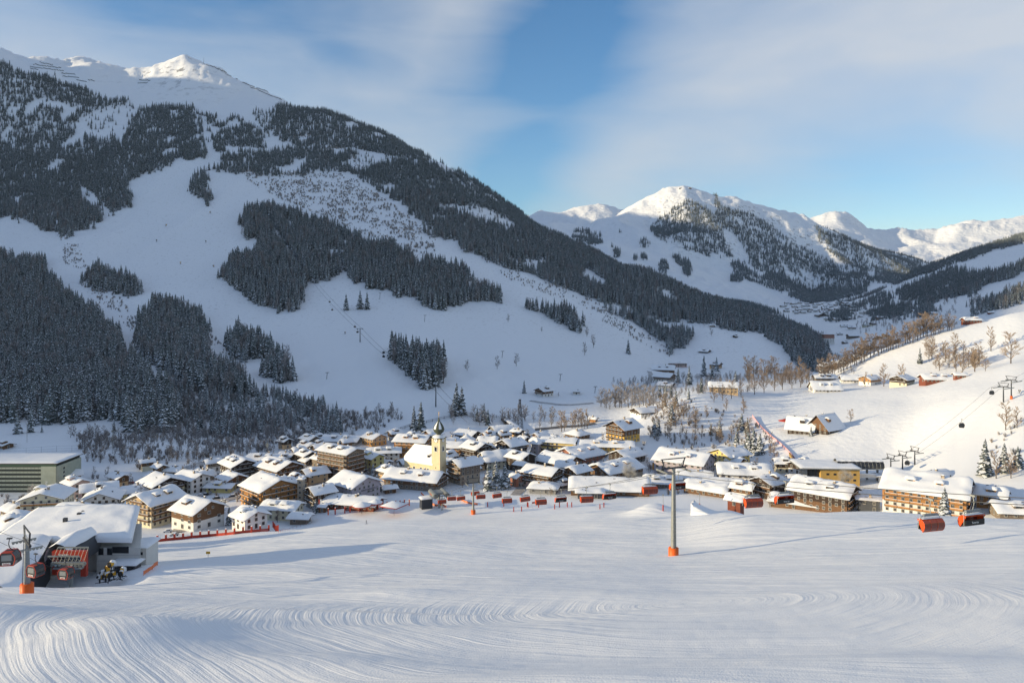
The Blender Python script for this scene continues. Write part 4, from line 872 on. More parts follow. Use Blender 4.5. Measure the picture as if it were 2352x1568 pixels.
h(508,1119,64,1,5,1.8,'olive','olive','low long yellow house with a thin snow roof beside the car park','house',pitch=12,snow=0.6)
h(549,1071,94,3,35,1.1,'white','dark','white house with painted corner and dark timber gable near the back road','house',balc=1,bm=W_['dark'])
h(612,1056,86,1,10,1.5,'greyw','greyw','low building with a wide flat snow roof under the antenna mast','building',name='house',pitch=12)
h(642,1079,116,3,28,1.3,'tan','brown','tan hotel with a long thick snow roof above the orange hotel','hotel',balc=2)
h(660,1047,42,1,15,1.2,'greyw','dark','small dark house left of the pair at the back of the west village','house')
h(706,1046,58,2,35,1.1,'dark','dark','dark gabled house behind the tan hotel','house')
h(722,1090,72,2,150,1.1,'peach','peach','peach coloured house with the arched ground floor below the timber hotel','house',balc=0)
h(619,1127,134,4,32,1.0,'orange','honey','big orange gabled hotel with carved balconies and white ground floor','hotel',balc=2,bm=W_['honey'],snow=1.3,upfrac=0.45)
h(455,1178,118,3,20,1.0,'white','brown','white modern house with brown panelling and a tall glass strip','house',snow=1.4,pitch=22,win=4.2)
h(573,1191,90,2,28,1.0,'white','white','small white house with the round snow canopy above the red barrier','house',snow=1.3,chim=2)
h(648,1170,92,2,10,1.6,'cream','cream','long low cream house with rounded snow roof in front of the orange hotel','house',snow=1.3,pitch=14)
h(690,1190,50,1,5,1.5,'greyw','greyw','small shelter buried under a rounded snow cap right of the cream house','shed',name='shed',snow=2.0,pitch=10,chim=0)
h(736,1133,78,3,150,0.9,'grey','dark','dark timber hotel with grey base and two red and white flags','hotel',balc=1,bm=W_['dark'])
h(692,1102,16,5,10,1.0,'stone','stone','narrow stone stair tower right of the orange hotel','tower',name='stair_tower',roof='flat',chim=0,over=0.3)
willw = h(815,1118,120,3,28,1.05,'mauve','mauve','pale mauve guesthouse with painted lettering behind the ski bar','guesthouse',name='house',snow=1.1)
# --- centre
tim = h(783,1042,112,6,22,1.7,'brown','greyw','five storey timber hotel with rows of dark balconies on its long side','hotel',balc=2,bm=W_['brown'],hst=2.75,snow=0.8,pitch=13)
h(854,1052,64,3,30,1.3,'olive','olive','yellow three storey house with dark windows right of the timber hotel','house',snow=0.6,frame=HN)
h(786,1013,88,1,8,1.7,'grey','grey','low hall with a flat snow roof at the back of the centre','hall',name='house',pitch=14,snow=0.7)
h(860,1007,62,2,32,1.1,'orange','peach','sunlit orange house behind the yellow house','house')
h(882,1040,78,2,172,1.7,'white','white','curved white building with red bands left of the church','building',name='house',pitch=14)
h(950,1015,86,4,14,1.2,'orange','honey','hotel with rows of orange balconies directly behind the church nave','hotel',balc=2,bm=W_['honey'],pitch=15)
h(885,1063,36,1,30,1.2,'white','dark','little snow covered annex beside the yellow house','annex',name='house')
h(955,1105,142,2,18,1.9,'greyw','brown','very long brown house with a double gable below the church','house',balc=1,snow=1.1,chim=2)
h(895,1122,40,1,165,1.3,'brown','brown','small brown roofed house left end below the long brown house','house',pitch=14)
h(1066,1070,80,4,152,1.1,'stone','greyw','grey timber house with stone base right of the church tower','house',balc=1)
h(1038,1027,62,3,10,1.3,'white','honey','white and orange balcony hotel just right of the church tower','hotel',balc=2,bm=W_['honey'])
h(1094,1031,76,4,32,1.0,'white','dark','hotel with white walls and four rows of dark timber balconies','hotel',balc=2,bm=W_['dark'])
h(1072,1016,42,1,0,1.0,'greyw','greyw','pyramid roofed house peeking over the dark timber hotel','house',roof='hip',pitch=38)
h(1075,1000,66,1,25,1.3,'dark','dark','house with a wide roof in the back row right of the church onion','house')
h(1158,993,70,1,165,1.5,'grey','grey','hall with a long barrel shaped snow roof at the back of the village','hall',name='house',roof='barrel',pitch=30,snow=1.2,chim=0)
h(1175,1024,74,4,150,0.9,'cream','dark','hotel with cream front and rounded dark timber balconies in the centre','hotel',balc=2,bm=W_['dark'])
h(1233,1016,32,4,20,1.0,'mauve','mauve','narrow pale tower house with a steep hipped roof','house',roof='hip',pitch=42,chim=0)
yh = h(1285,1017,90,4,18,1.6,'gold','yellow','long yellow hotel with white framed balconies in the village centre','hotel',balc=2,bm=W_['dark'],pitch=10)
h(1326,999,62,2,35,1.1,'greyw','brown','square brown house with hipped snow roof left of the knoll','house',roof='hip',pitch=20)
h(1392,1026,124,2,8,2.6,'gold','gold','long yellow two storey building below the alpine hotel','building',name='house',pitch=14)
h(1431,983,88,4,150,1.0,'gold','brown','alpine hotel with timber gable and black balconies on the knoll','hotel',balc=1,bm=W_['dark'],snow=0.5,pitch=24,over=2.4)
h(1485,947,76,1,165,1.4,'white','dark','low lodge with white panels between dark posts above the alpine hotel','lodge',name='house',pitch=15)
h(1363,962,26,1,20,1.2,'honey','honey','tiny orange wooden hut left of the low lodge','hut')
h(1141,1058,90,2,165,1.3,'cream','cream','cream building with round corner turret behind the spruce clump','building',name='house',snow=1.3,pitch=24)
h(1196,1053,72,3,32,1.0,'dark','dark','dark barn like gabled house left of the main street','barn')
h(1186,1096,38,2,35,1.1,'brick','brick','small brick red house with arched windows right of the spruce clump','house')
h(1246,1090,98,3,22,1.4,'pink','brown','long pinkish chalet with carved brown upper floor right of the red house','chalet',balc=2,bm=W_['dark'],snow=0.9)
h(1285,1066,110,2,28,1.3,'brown','brown','wide brown roofed house above the pinkish chalet','house',snow=1.1,chim=2)
h(1332,1051,118,2,152,1.1,'brick','brick','red walled house with huge snow roof and round dormer','house',snow=1.2,chim=2)
h(1440,1050,88,2,150,1.1,'dgrey','dark','dark modern house with a glass roof edge below the knoll','house',snow=0.7)
h(1326,1084,68,3,150,1.1,'stone','brown','brown balcony house left of the stone lodge','house',balc=1,bm=W_['honey'])
h(1412,1086,134,2,152,1.5,'stone','brown','long stone and timber lodge with smoking chimney','lodge',name='house',snow=1.3)
h(1297,1112,46,1,160,1.4,'grey','grey','small house under deep snow right of the pinkish chalet','house',snow=1.2)
h(1250,1122,74,1,12,1.3,'grey','grey','flat roofed kiosk with a raised glass lantern beside the slope','kiosk',name='kiosk',roof='hip',pitch=10,snow=1.0)
h(1400,1126,178,1,6,2.3,'brown','brown','very long brown house with the largest snow roof beside the slope','house',snow=1.5,pitch=20,chim=0)
h(1355,1132,64,1,4,1.7,'dgrey','dgrey','dark flat roofed shed behind the orange chairs','shed',name='shed',roof='flat',snow=1.0,chim=0,win=5)
h(1520,1063,52,2,28,1.2,'orange','orange','bright orange house seen through the lift pylon head','house',balc=1,bm=W_['honey'])
h(1572,1066,144,3,22,1.3,'mauve','mauve','three storey mauve apartment house right of the lift pylon','apartment house',name='house',snow=1.0,win=3.8,chim=2)
h(1676,1048,92,3,158,1.1,'yellow','yellow','yellow chalet with a broad roof directly below the snowy spruces','chalet',balc=0,snow=0.8)
h(1708,1090,124,2,10,1.6,'white','white','white walled house under a very wide snow roof below the yellow chalet','house',snow=1.4)
h(1764,1112,90,3,152,1.0,'dark','dark','dark purple brown chalet above the orange chair','chalet',balc=1,snow=0.9)
h(1592,1099,94,1,15,1.6,'greyw','greyw','low house with long roof right of the pylon neck','house',snow=1.3,pitch=16)
h(1522,1110,88,1,8,1.6,'greyw','greyw','low snow roof left of the pylon neck','house',snow=1.4,pitch=16)
h(1662,1119,96,1,14,1.6,'greyw','greyw','low house with two small roof hatches right of the pylon','house',snow=1.4,pitch=15)
h(1626,1130,114,1,24,1.8,'brown','brown','low timber house with gable to the right behind the snow kicker','house',snow=1.3,pitch=16)
hut = h(1690,1148,52,1,25,1.2,'red','red','reddish wooden slope hut with a thick snow roof beside the kicker','hut',snow=1.0,pitch=26,D=325,chim=0)
# --- east
h(1870,1112,118,1,12,1.8,'orange','orange','low house with a bit of orange wall below the yellow gondola station','house',snow=1.0,pitch=14)
h(1892,1141,160,3,28,1.4,'brown','dark','big dark brown hotel with balconies and thick snow roof at the slope edge','hotel',balc=1,bm=W_['brown'],snow=1.4,chim=2)
h(1828,1161,120,1,20,1.9,'brown','brown','low brown house in front of the dark brown hotel','house',snow=1.3,pitch=16)
h(1995,1150,62,2,20,1.4,'dgrey','dgrey','black modern box building with red window and glass balcony','building',name='house',roof='flat',snow=0.5,chim=1)
h(2130,1141,222,4,24,1.15,'white','honey','huge balcony hotel with cross gables beside the slope on the right','hotel',balc=2,bm=W_['honey'],snow=1.4,pitch=17,chim=3)
h(2278,1141,84,2,28,1.1,'honey','honey','orange timber annex right of the huge balcony hotel','annex',name='house',snow=1.5,balc=1,bm=W_['honey'])
h(2150,1096,84,1,165,1.5,'white','white','white roofed outbuilding above the huge balcony hotel','house',snow=1.0,pitch=14)
h(2330,1178,100,1,10,1.5,'greyw','greyw','low snow buried house at the right edge','house',snow=1.8,pitch=18)
h(2032,1095,44,1,10,1.4,'white','white','plain white box building right of the yellow gondola station','building',name='house',roof='flat',snow=0.6,chim=0,win=5)
# --- hill houses
h(1894,893,62,1,3,1.5,'white','white','white farmhouse with steep snow roof at the top of the sunny piste','farmhouse',name='house',pitch=36,snow=0.7,chim=0)
h(1893,868,48,1,6,1.5,'greyw','dark','dark roofed house behind the white farmhouse','house',chim=0)
h(1956,872,52,1,12,1.5,'white','dark','low snow roofed farmhouse left of the orange one','farmhouse',name='house',snow=1.2,pitch=22)
h(1998,871,52,2,160,1.3,'white','honey','orange timber farmhouse in the row above the sunny piste','farmhouse',name='house')
h(2072,872,62,2,150,1.2,'cream','dark','cream farmhouse with dark balcony above the sunny piste','farmhouse',name='house',balc=1,bm=W_['dark'])
h(2152,871,70,1,8,1.7,'red','red','long reddish barn above the sunny piste','barn',snow=1.2)
h(2204,861,30,1,10,1.5,'red','red','small red hut at the right end of the farmhouse row','hut',snow=0.8)
h(2231,735,38,1,4,1.6,'red','red','lone wooden barn on the crest of the right hill','barn',snow=1.6,chim=0,D=852)
c1 = h(1842,984,78,2,22,1.2,'dark','dark','dark steep roofed chalet with red sign, left of two on the piste','chalet',pitch=46,snow=0.35,upfrac=0.6,over=2.0,hst=2.4)
h(1896,982,82,2,158,1.1,'dark','brown','dark steep roofed chalet with three bright windows, right of two on the piste','chalet',pitch=46,snow=0.35,over=2.0,hst=2.4,chim=2)
# --- valley mouth
h(1250,898,46,2,150,1.0,'white','brown','white farmhouse with brown gable alone on the meadow','farmhouse',name='house',balc=1,bm=W_['brown'])
h(1324,899,20,1,5,1.3,'white','brown','tiny white hut right of the meadow farmhouse','hut',chim=0)
h(1526,866,54,2,25,1.2,'white','brown','brown farmhouse by the winding road, in front of the group','farmhouse',name='house',balc=2,bm=W_['brown'])
h(1524,849,56,1,15,1.3,'brown','brown','brown roofed house behind the brown farmhouse','house')
h(1557,834,40,2,5,1.8,'pink','pink','modern flat roofed house at the top of the winding road','house',roof='mono',pitch=4,snow=0.3,balc=2,bm=W_['greyw'],chim=0)
h(1530,885,44,1,20,1.2,'white','brown','small snowy house below the brown farmhouse','house')
h(1644,837,32,2,28,1.1,'peach','brown','timber house between spruces at the valley mouth','house')
h(1662,889,70,2,14,1.6,'tan','tan','tan half hidden house with long roof behind the piste trees','house')
h(1618,807,30,1,25,1.2,'dark','dark','dark farmhouse at the forest edge of the side valley','farmhouse',name='house')
h(1790,856,24,1,20,1.3,'white','dark','small white house behind the reddish thicket','house')
h(12,1022,46,1,20,1.5,'brown','brown','brown shed at the left edge behind the parking garage','shed',name='shed',pitch=12,snow=0.5,chim=0)
# --- far part of the valley
h(1902,768,24,6,4,1.3,'white','brick','distant red and white apartment block at the forest foot','apartment block',name='apartment_block',roof='flat',snow=0.8,D=1650,chim=0)
h(1932,815,38,2,6,1.8,'yellow','yellow','distant yellow house in the shaded valley','house',D=1340,chim=0)
def on_ground(X, Y, Wp, n, lab, **k):
    p = hit(X, Y, 900); H = n*2.85+0.5; Ye = YH-(p.z+H)/p.y*F0
    return house(X, Ye, Wp, n, k.pop('rot', 10), 1.3, k.pop('low', 'white'), k.pop('up', 'dark'), lab, 'house', D=p.y, chim=0, door=False, **k)
rr = random.Random(21)
for i, (Xa, Ya) in enumerate([(1905,860),(1922,850),(1945,846),(1968,838),(1898,845),(1915,838),(1938,790),(1968,795),(1990,785),(1955,778),(2010,780),(2035,775),(1930,770),(1925,842),(1975,818),(1990,806),(2020,800),(2050,790),(1960,758),(1985,752),(1940,752),(2005,748),(1925,738),(1950,735),(1975,730),(1900,735),(1885,728),(2020,735),(1990,722),(1915,722),(1945,720)]):
    on_ground(Xa+rr.uniform(-4, 4), Ya, rr.uniform(17, 28)*(1350/hit(Xa, Ya, 900).y)**0.6, rr.choice((1, 2, 2)), 'snow roofed house in the shaded far valley beyond the crest trees', rot=rr.choice((0, 12, 90, 160)), up=rr.choice(('dark','brown','white')), low=rr.choice(('white','cream','greyw')), group='houses in the shaded valley')
for i in range(62):
    Xa = rr.uniform(1795, 1960); Ya = rr.uniform(698, 722)
    on_ground(Xa, Ya, rr.uniform(9, 15), 2, 'tiny house of the distant village below the far mountain', rot=rr.choice((0, 20, 160)), up=rr.choice(('dark','brown')), group='houses of the distant village', win=9)
for Xa, Ya, l in [(2022,612+0,'a'),(2106,718,'highest farm on the shaded right valley side'),(2148,723,'farm on the shaded meadow among frosted trees')]:
    if l != 'a': on_ground(Xa, Ya, 20, 1, l, up='brown')
on_ground(2140, 688, 20, 2, 'farm beside the highest frosted grove of the right valley side', up='brown')
on_ground(2275, 722, 14, 1, 'little brown cabin near the right forest', up='red', low='red')
on_ground(2262, 712, 14, 1, 'pale cabin above the little brown one', up='yellow', low='yellow')
on_ground(1636, 752, 15, 1, 'tiny hay barn at the top of the side valley meadow', up='greyw', low='greyw')
on_ground(1689, 777, 15, 1, 'tiny dark barn on the side valley meadow', up='dark', low='dark', rot=150)
bar = h(812,1160,136,1,14,2.2,'red','red','low reddish ski bar with rounded snow roof behind the orange posts','ski bar',name='ski_bar',snow=1.4,pitch=14,chim=2)
h(743,1164,24,1,14,1.1,'brown','brown','small snow capped annex at the left end of the ski bar','annex',name='hut',snow=1.0,chim=0)
h(190,1192,142,2,14,1.3,'greyw','greyw','low building with rounded snow roof directly behind the gondola station','building',name='house',D=292,snow=1.5,pitch=14,chim=2)
h(42,1214,125,2,35,1.2,'cream','brown','snow roofed house behind the left end of the gondola station','house',D=262,snow=1.4,pitch=17)
# small houses squeezed into the remaining gaps
fr_ = random.Random(77); cnt = 0; VP = [(60,1120),(500,1060),(760,1010),(1300,1000),(1500,1040),(1850,1080),(1900,1130),(1700,1150),(1400,1120),(1050,1100),(960,1120),(700,1150),(500,1190),(250,1190),(60,1190)]
for _ in range(6000):
    Xf = fr_.uniform(60, 1900); Df = fr_.uniform(385, 590); q_ = gp(Xf, Df); Yf = YH-q_.z/q_.y*F0
    if not inpoly(np.array([Xf]), np.array([Yf]), VP)[0]: continue
    rr_ = fr_.uniform(5, 8)
    if any((q_.x-a)**2+(q_.y-b)**2 < (c+rr_*0.62)**2 for a, b, c in FOOT): continue
    if (q_.x+45)**2+(q_.y-463)**2 < 24**2 or (430 < Xf < 570 and 1125 < Yf < 1165) or (800 < Xf < 860 and 1075 < Yf < 1105): continue
    Wf = rr_*2.1/Df*F0; nf = fr_.choice((1, 2, 2)); Ye_ = YH-(q_.z+nf*2.85+0.5)/Df*F0
    house(Xf, Ye_, Wf, nf, fr_.choice((10, 25, 30, 150, 155)), fr_.uniform(1, 1.5), fr_.choice(('white', 'cream', 'greyw', 'peach', 'white')), fr_.choice(('brown', 'dark', 'greyw', 'brown')), 'small snow roofed house squeezed between the larger village buildings', 'house', D=Df, chim=1, snow=fr_.uniform(0.8, 1.3), group='small houses between the hotels')
    cnt += 1
    if cnt > 72: break
print('INFILL', cnt)
# ================================================================== church, stations, lifts, small things
def text_part(txt, size, m, parent, loc, rot, name='lettering', depth=0.02):
    cu = bpy.data.curves.new('txt', 'FONT'); cu.body = txt; cu.size = size; cu.extrude = depth; cu.align_x = 'CENTER'
    t = bpy.data.objects.new('txt', cu); me_ = bpy.data.meshes.new_from_object(t); bpy.data.objects.remove(t)
    me_.materials.clear(); me_.materials.append(m); o = bpy.data.objects.new(name, me_); COL.objects.link(o)
    o.parent = parent; o.location = loc; o.rotation_euler = rot; return o
def part(mb, name, parent, label=None):
    o = mb.build(name, parent)
    if label: o['label'] = label
    return o
M_CHURCH = mat('church_plaster', (0.72, 0.60, 0.38), 0.85, noise=0.06, nscale=0.5)
M_COPPER = mat('weathered_copper', (0.065, 0.075, 0.05), 0.55, noise=0.3, nscale=1.5)
M_GOLD = mat('gilding', (0.7, 0.45, 0.12), 0.35, metal=0.8)
M_BUB = mat('orange_bubble', (0.62, 0.075, 0.01), 0.22, spec=0.6)
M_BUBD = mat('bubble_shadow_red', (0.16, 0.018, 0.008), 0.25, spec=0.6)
M_CAB = mat('cabin_dark', (0.03, 0.032, 0.036), 0.25, spec=0.6)
# ---- church
gz = -119.5; th = math.radians(31)
ch = empty('church', P(1008, 0, 463).xy.to_3d()+Vector((0, 0, gz)), -th, 'yellow baroque church with green onion tower in the middle of the village', 'church')
s_ = 6.4
t = MB(); t.box((0, 0, 12.6), (s_, s_, 29.2), M_CHURCH); part(t, 'tower', ch); tower = ch.children[0]
zt = 27.2
for ang in (0, -math.pi/2, math.pi/2, math.pi):
    cs, sn = math.cos(ang), math.sin(ang)
    def L_(x, y, z): return (x*cs-y*sn, x*sn+y*cs, z)
    w = MB(); w.box(L_(0, -s_/2-0.03, 20.6), (1.5 if abs(cs) > .5 else 0.12, 0.12 if abs(cs) > .5 else 1.5, 2.6), M_GLASS)
    pts = [L_(1.0*math.cos(a), -s_/2-0.1, 21.9+1.0*math.sin(a)) for a in np.linspace(0, math.pi, 9)]; w.path(pts, 0.16, M_WHITEP)
    w.path([L_(-1.0, -s_/2-0.1, 19.2), L_(-1.0, -s_/2-0.1, 21.9)], 0.16, M_WHITEP); w.path([L_(1.0, -s_/2-0.1, 19.2), L_(1.0, -s_/2-0.1, 21.9)], 0.16, M_WHITEP); w.path([L_(-1.2, -s_/2-0.1, 19.2), L_(1.2, -s_/2-0.1, 19.2)], 0.2, M_WHITEP)
    part(w, 'belfry_window', tower)
    w = MB(); w.box(L_(0, -s_/2-0.02, 9.0), (0.4 if abs(cs) > .5 else 0.08, 0.08 if abs(cs) > .5 else 0.4, 1.1), M_GLASS); part(w, 'slit_window', tower)
    c = MB(); n = 24; R0 = 1.55
    disc = [L_(R0*math.cos(a), -s_/2-0.16, 26.2+R0*math.sin(a)) for a in np.linspace(0, 2*math.pi, n+1)[:-1]]
    c.add(disc, [tuple(range(n))], M_WHITEP)
    c.path(disc+[disc[0]], 0.10, M_GOLD)
    for kk in range(12):
        a = kk*math.pi/6; c.path([L_(1.1*math.cos(a), -s_/2-0.2, 26.2+1.1*math.sin(a)), L_(1.38*math.cos(a), -s_/2-0.2, 26.2+1.38*math.sin(a))], 0.06, M_BLACK)
    c.path([L_(0, -s_/2-0.22, 26.2), L_(-0.75, -s_/2-0.22, 26.75)], 0.07, M_BLACK); c.path([L_(0, -s_/2-0.22, 26.2), L_(0.35, -s_/2-0.22, 27.3)], 0.06, M_BLACK)
    part(c, 'clock_face', tower)
co = MB(); co.box((0, 0, 27.35), (s_+0.7, s_+0.7, 0.4), M_COPPER)
for ang in (0, math.pi/2, math.pi, -math.pi/2):
    cs, sn = math.cos(ang), math.sin(ang)
    arc = [(1.9*math.cos(a), 26.2+1.9*math.sin(a)) for a in np.linspace(0.15, math.pi-0.15, 9)]
    vs = [(x*cs+s_/2*0.99*sn+0.35*sn, x*sn-s_/2*0.99*cs-0.35*cs, z) for x, z in arc]+[(x*cs+1.2*sn, x*sn-1.2*cs, z+0.5) for x, z in arc]
    co.add(vs, [(i, i+1, 9+i+1, 9+i) for i in range(8)], M_COPPER, True)
part(co, 'cornice', tower)
sn_ = MB(); sn_.lathe([(4.1, 27.6), (3.9, 28.2), (2.6, 28.9), (1.4, 29.3)], M_ROOFSNOW, 16); part(sn_, 'cornice_snow', tower)
on = MB(); on.lathe([(1.4, 28.6), (1.3, 29.4), (1.7, 29.9), (2.9, 30.9), (3.45, 32.2), (3.4, 33.3), (2.8, 34.8), (1.75, 36.3), (0.85, 37.5), (0.4, 38.6), (0.28, 40.0)], M_COPPER, 20)
dome = part(on, 'onion_dome', tower)
sp_ = MB()
for a in (0.6, 2.5, 3.5, 4.5, 5.6):
    prof = [(3.44, 32.9), (3.42, 33.3), (2.84, 34.8), (1.78, 36.3), (0.95, 37.4)]; wd = (0.16, 0.27, 0.26, 0.2, 0.1)
    vs = []; 
    for (rr_, zz), w2 in zip(prof, wd):
        for da in (-w2, 0, w2): vs.append(((rr_+0.05)*math.cos(a+da), (rr_+0.05)*math.sin(a+da), zz+0.05))
    sp_.add(vs, [(i*3+j, i*3+j+1, i*3+j+4, i*3+j+3) for i in range(4) for j in range(2)], M_ROOFSNOW, True)
part(sp_, 'dome_snow', dome)
f = MB(); f.tube((0,0,39.8), (0,0,43.6), 0.12, M_GOLD, 6); f.lathe([(0, 41.2), (0.42, 41.6), (0, 42.0)], M_GOLD, 10); f.tube((-0.6,0,43.0), (0.6,0,43.0), 0.08, M_GOLD, 5); part(f, 'finial', dome)
# nave, apse towards the left
nv = MB(); Ln, Wn, Hn = 21, 12.5, 10.5; x0 = -2.5
plan = [(x0, -Wn/2), (x0-Ln+5, -Wn/2), (x0-Ln+5, -Wn/2+1.6), (x0-Ln-1, -Wn/2+2.2), (x0-Ln-5, -2.4), (x0-Ln-5, 2.4), (x0-Ln-1, Wn/2-2.2), (x0-Ln+5, Wn/2-1.6), (x0-Ln+5, Wn/2), (x0, Wn/2)]
plan = [(x, y+3.5) for x, y in plan]; m_ = len(plan)
nv.add([(x, y, -3) for x, y in plan]+[(x, y, Hn) for x, y in plan], [(i, (i+1) % m_, m_+(i+1) % m_, m_+i) for i in range(m_)]+[tuple(range(m_, 2*m_))], M_CHURCH); part(nv, 'nave', ch)
def naveroof(grow, dz, m, smooth, lump=0):
    r_ = MB(); g = grow; y0 = 3.5
    er = [(x0+0.2, -Wn/2-g), (x0-6, -Wn/2-g), (x0-12, -Wn/2-g), (x0-Ln+3, -Wn/2-g), (x0-Ln-1, -Wn/2+1.7-g), (x0-Ln-5-g, -2.4-g*.5), (x0-Ln-5-g, 2.4+g*.5), (x0-Ln-1, Wn/2-1.7+g), (x0-Ln+3, Wn/2+g), (x0-12, Wn/2+g), (x0-6, Wn/2+g), (x0+0.2, Wn/2+g)]
    rd = [(x0+0.2, 0), (x0-6, 0), (x0-12, 0), (x0-Ln+4, 0), (x0-Ln+3, 0), (x0-Ln+1.5, 0), (x0-Ln+1.5, 0), (x0-Ln+3, 0), (x0-Ln+4, 0), (x0-12, 0), (x0-6, 0), (x0+0.2, 0)]
    V = []; K = 8; rn = random.Random(4)
    for (ex, ey), (rx, ry) in zip(er, rd):
        for k in range(K+1):
            t_ = k/K; b_ = 0.35*math.sin(math.pi*min(1, t_*2)) if lump else 0
            V.append((ex+(rx-ex)*t_, ey+(ry-ey)*t_+y0, Hn-0.2+dz*min(1, 0.35+t_*3)+9.6*t_**0.92+rn.uniform(-.12, .12)*lump+b_))
    n_ = len(er); F = [(i*(K+1)+k, (i+1)*(K+1)+k, (i+1)*(K+1)+k+1, i*(K+1)+k+1) for i in range(n_-1) for k in range(K)]
    r_.add(V, F, m, smooth)
    B = [(x, y+y0, Hn-0.35) for x, y in er]; r_.add([V[i*(K+1)] for i in range(n_)]+B, [(i, i+n_, i+1+n_, i+1) for i in range(n_-1)]+[tuple(range(n_, 2*n_))], m)
    return r_
nr_ = part(naveroof(0.5, 0, M_FASCIA, False), 'roof', ch); part(naveroof(0.75, 0.75, M_ROOFSNOW, True, 1), 'roof_snow', nr_)
dm = MB(); dm.box((x0-4.5, -0.4, 15.2), (1.6, 2.4, 1.5), M_FASCIA); dm.box((x0-4.5, -1.65, 15.2), (1.2, 0.1, 1.0), M_GLASS); dm.box((x0-4.5, -0.4, 16.2), (2.1, 2.8, 0.6), M_ROOFSNOW, taper=0.7); part(dm, 'dormer', nr_)
for xx in (x0-4, x0-9.5, x0-15):
    w = MB(); w.box((xx, 3.5-Wn/2-0.03, 6), (1.3, 0.1, 3.4), M_GLASS); w.box((xx, 3.5-Wn/2-0.02, 6), (1.8, 0.06, 3.9), M_WHITEP); part(w, 'nave_window', ch)

# ---- parking garage
M_PG = mat('garage_panel', (0.34, 0.37, 0.30), 0.7, noise=0.1, nscale=0.3); M_PGD = mat('garage_gap', (0.035, 0.045, 0.045), 0.8); M_PGR = mat('garage_green', (0.07, 0.12, 0.08), 0.7)
xR, xL, yF, yB, zT, zB = -274, -345, 445, 470, -104.5, -124
pg = empty('parking_garage', ((xR+xL)/2, yF, zB), 0, 'huge green multi storey parking garage with dark horizontal slots at the left edge', 'parking garage')
def LP(x, y, z): return (x-(xR+xL)/2, y-yF, z-zB)
b = MB(); b.box(LP((xR+xL)/2, (yF+yB)/2, (zT+zB)/2), (xR-xL-0.6, yB-yF-0.6, zT-zB), M_PGD); part(b, 'core', pg)
for i in range(7):
    z = zT-2.0-i*2.5
    b = MB(); b.box(LP((xR-9+xL)/2, yF, z-0.5), (xR-9-xL, 0.5, 1.15), M_PG)
    for q_ in range(28): b.box(LP(xL+1+q_*2.2, yF-0.27, z-0.5), (0.28, 0.06, 0.28), M_PGD)
    part(b, 'parapet', pg)
b = MB(); b.box(LP((xR+xL)/2, yF, zT-0.6), (xR-xL, 0.7, 1.5), M_PGR); part(b, 'roof_band', pg)
b = MB(); b.box(LP(xR-4.5, yF+0.1, (zT-1.4+zB)/2), (9, 0.9, zT-1.4-zB), M_PG); b.box(LP(xR, (yF+yB)/2, (zT-1.4+zB)/2), (0.9, yB-yF, zT-1.4-zB), M_PG); part(b, 'stair_tower', pg)
for i in range(6):
    b = MB(); b.box(LP(xR+0.48, yF+7, zT-4-i*2.5), (0.06, 1.6, 1.2), M_GLASS); part(b, 'window', pg)
text_part('PARKING', 1.9, M_WHITEP, pg, LP(xR-6.4, yF-0.4, zT-14.2), (math.pi/2, math.pi/2, 0), 'lettering')
rs = sheet('flat', (xR-xL)/2+1, (yB-yF)/2+1, 0, 1, 1, 0, 0.3, 2, 2, 0, 0, M_FASCIA, 1).build('roof', pg); rs.location = LP((xR+xL)/2, (yF+yB)/2, zT+0.15)
ss = sheet('flat', (xR-xL)/2+0.9, (yB-yF)/2+0.9, 0, 1, 1, 0.3, 0.8, 40, 16, 0.3, 1.4, M_ROOFSNOW, 3).build('roof_snow', rs)

# ---- gondola station bottom left
M_SW = mat('station_panel', (0.60, 0.58, 0.54), 0.6, noise=0.05, nscale=0.4); M_SWD = mat('station_dark', (0.045, 0.05, 0.06), 0.5)
stn = empty('gondola_station', (-122, 205, -90), 0, 'large light grey gondola station with sweeping snow roof and red portal at the lower left', 'gondola station')
def SP(x, y, z): return (x+122, y-205, z+90)
def gx(X, D): return (X-XC)/F0*D
b = MB(); b.box(SP((gx(100, 206)+gx(225, 206))/2, 216, -79.5), (gx(225, 206)-gx(100, 206), 18, 21.0), M_SW); part(b, 'hall_wall', stn)
b = MB(); xa, xb = gx(222, 203), gx(322, 203); pl4 = [(xa, 203), (xb, 203), (gx(326, 224), 224), (xa-6, 224)]
b.add([SP(x, y, -92) for x, y in pl4]+[SP(x, y, -70.6) for x, y in pl4], [(i, (i+1) % 4, 4+(i+1) % 4, 4+i) for i in range(4)]+[(4, 5, 6, 7)], M_SW); off = part(b, 'office_block', stn)
for zz in (-72.6, -74.2):
    b = MB(); b.box(SP((xa+xb)/2, 202.97, zz), (xb-xa, 0.03, 0.05), M_GREYP); part(b, 'panel_joint', off)
for Xw, w_, h_, zz in ((232, 1.1, 1.6, -71.6), (252, 1.1, 1.6, -71.6), (277, 4.2, 1.5, -71.2)):
    b = MB(); b.box(SP(gx(Xw, 203), 202.95, zz), (w_, 0.12, h_), M_GLASS); b.box(SP(gx(Xw, 203), 202.98, zz), (w_+.3, 0.1, h_+.3), M_SWD); part(b, 'window', off)
b = MB(); b.box(SP(gx(276, 201), 201.2, -75.6), (2.0, 3.6, 3.4), M_SW); b.box(SP(gx(276, 201)-0.1, 199.35, -75.6), (1.1, 0.1, 2.2), M_SWD); part(b, 'door', off)
b = MB(); b.box(SP(gx(296, 201), 201.2, -75.7), (4.6, 3.6, 3.2), M_SWD); b.box(SP(gx(296, 201), 199.37, -75.0), (3.9, 0.08, 0.9), M_GLASS); part(b, 'garage_door', off)
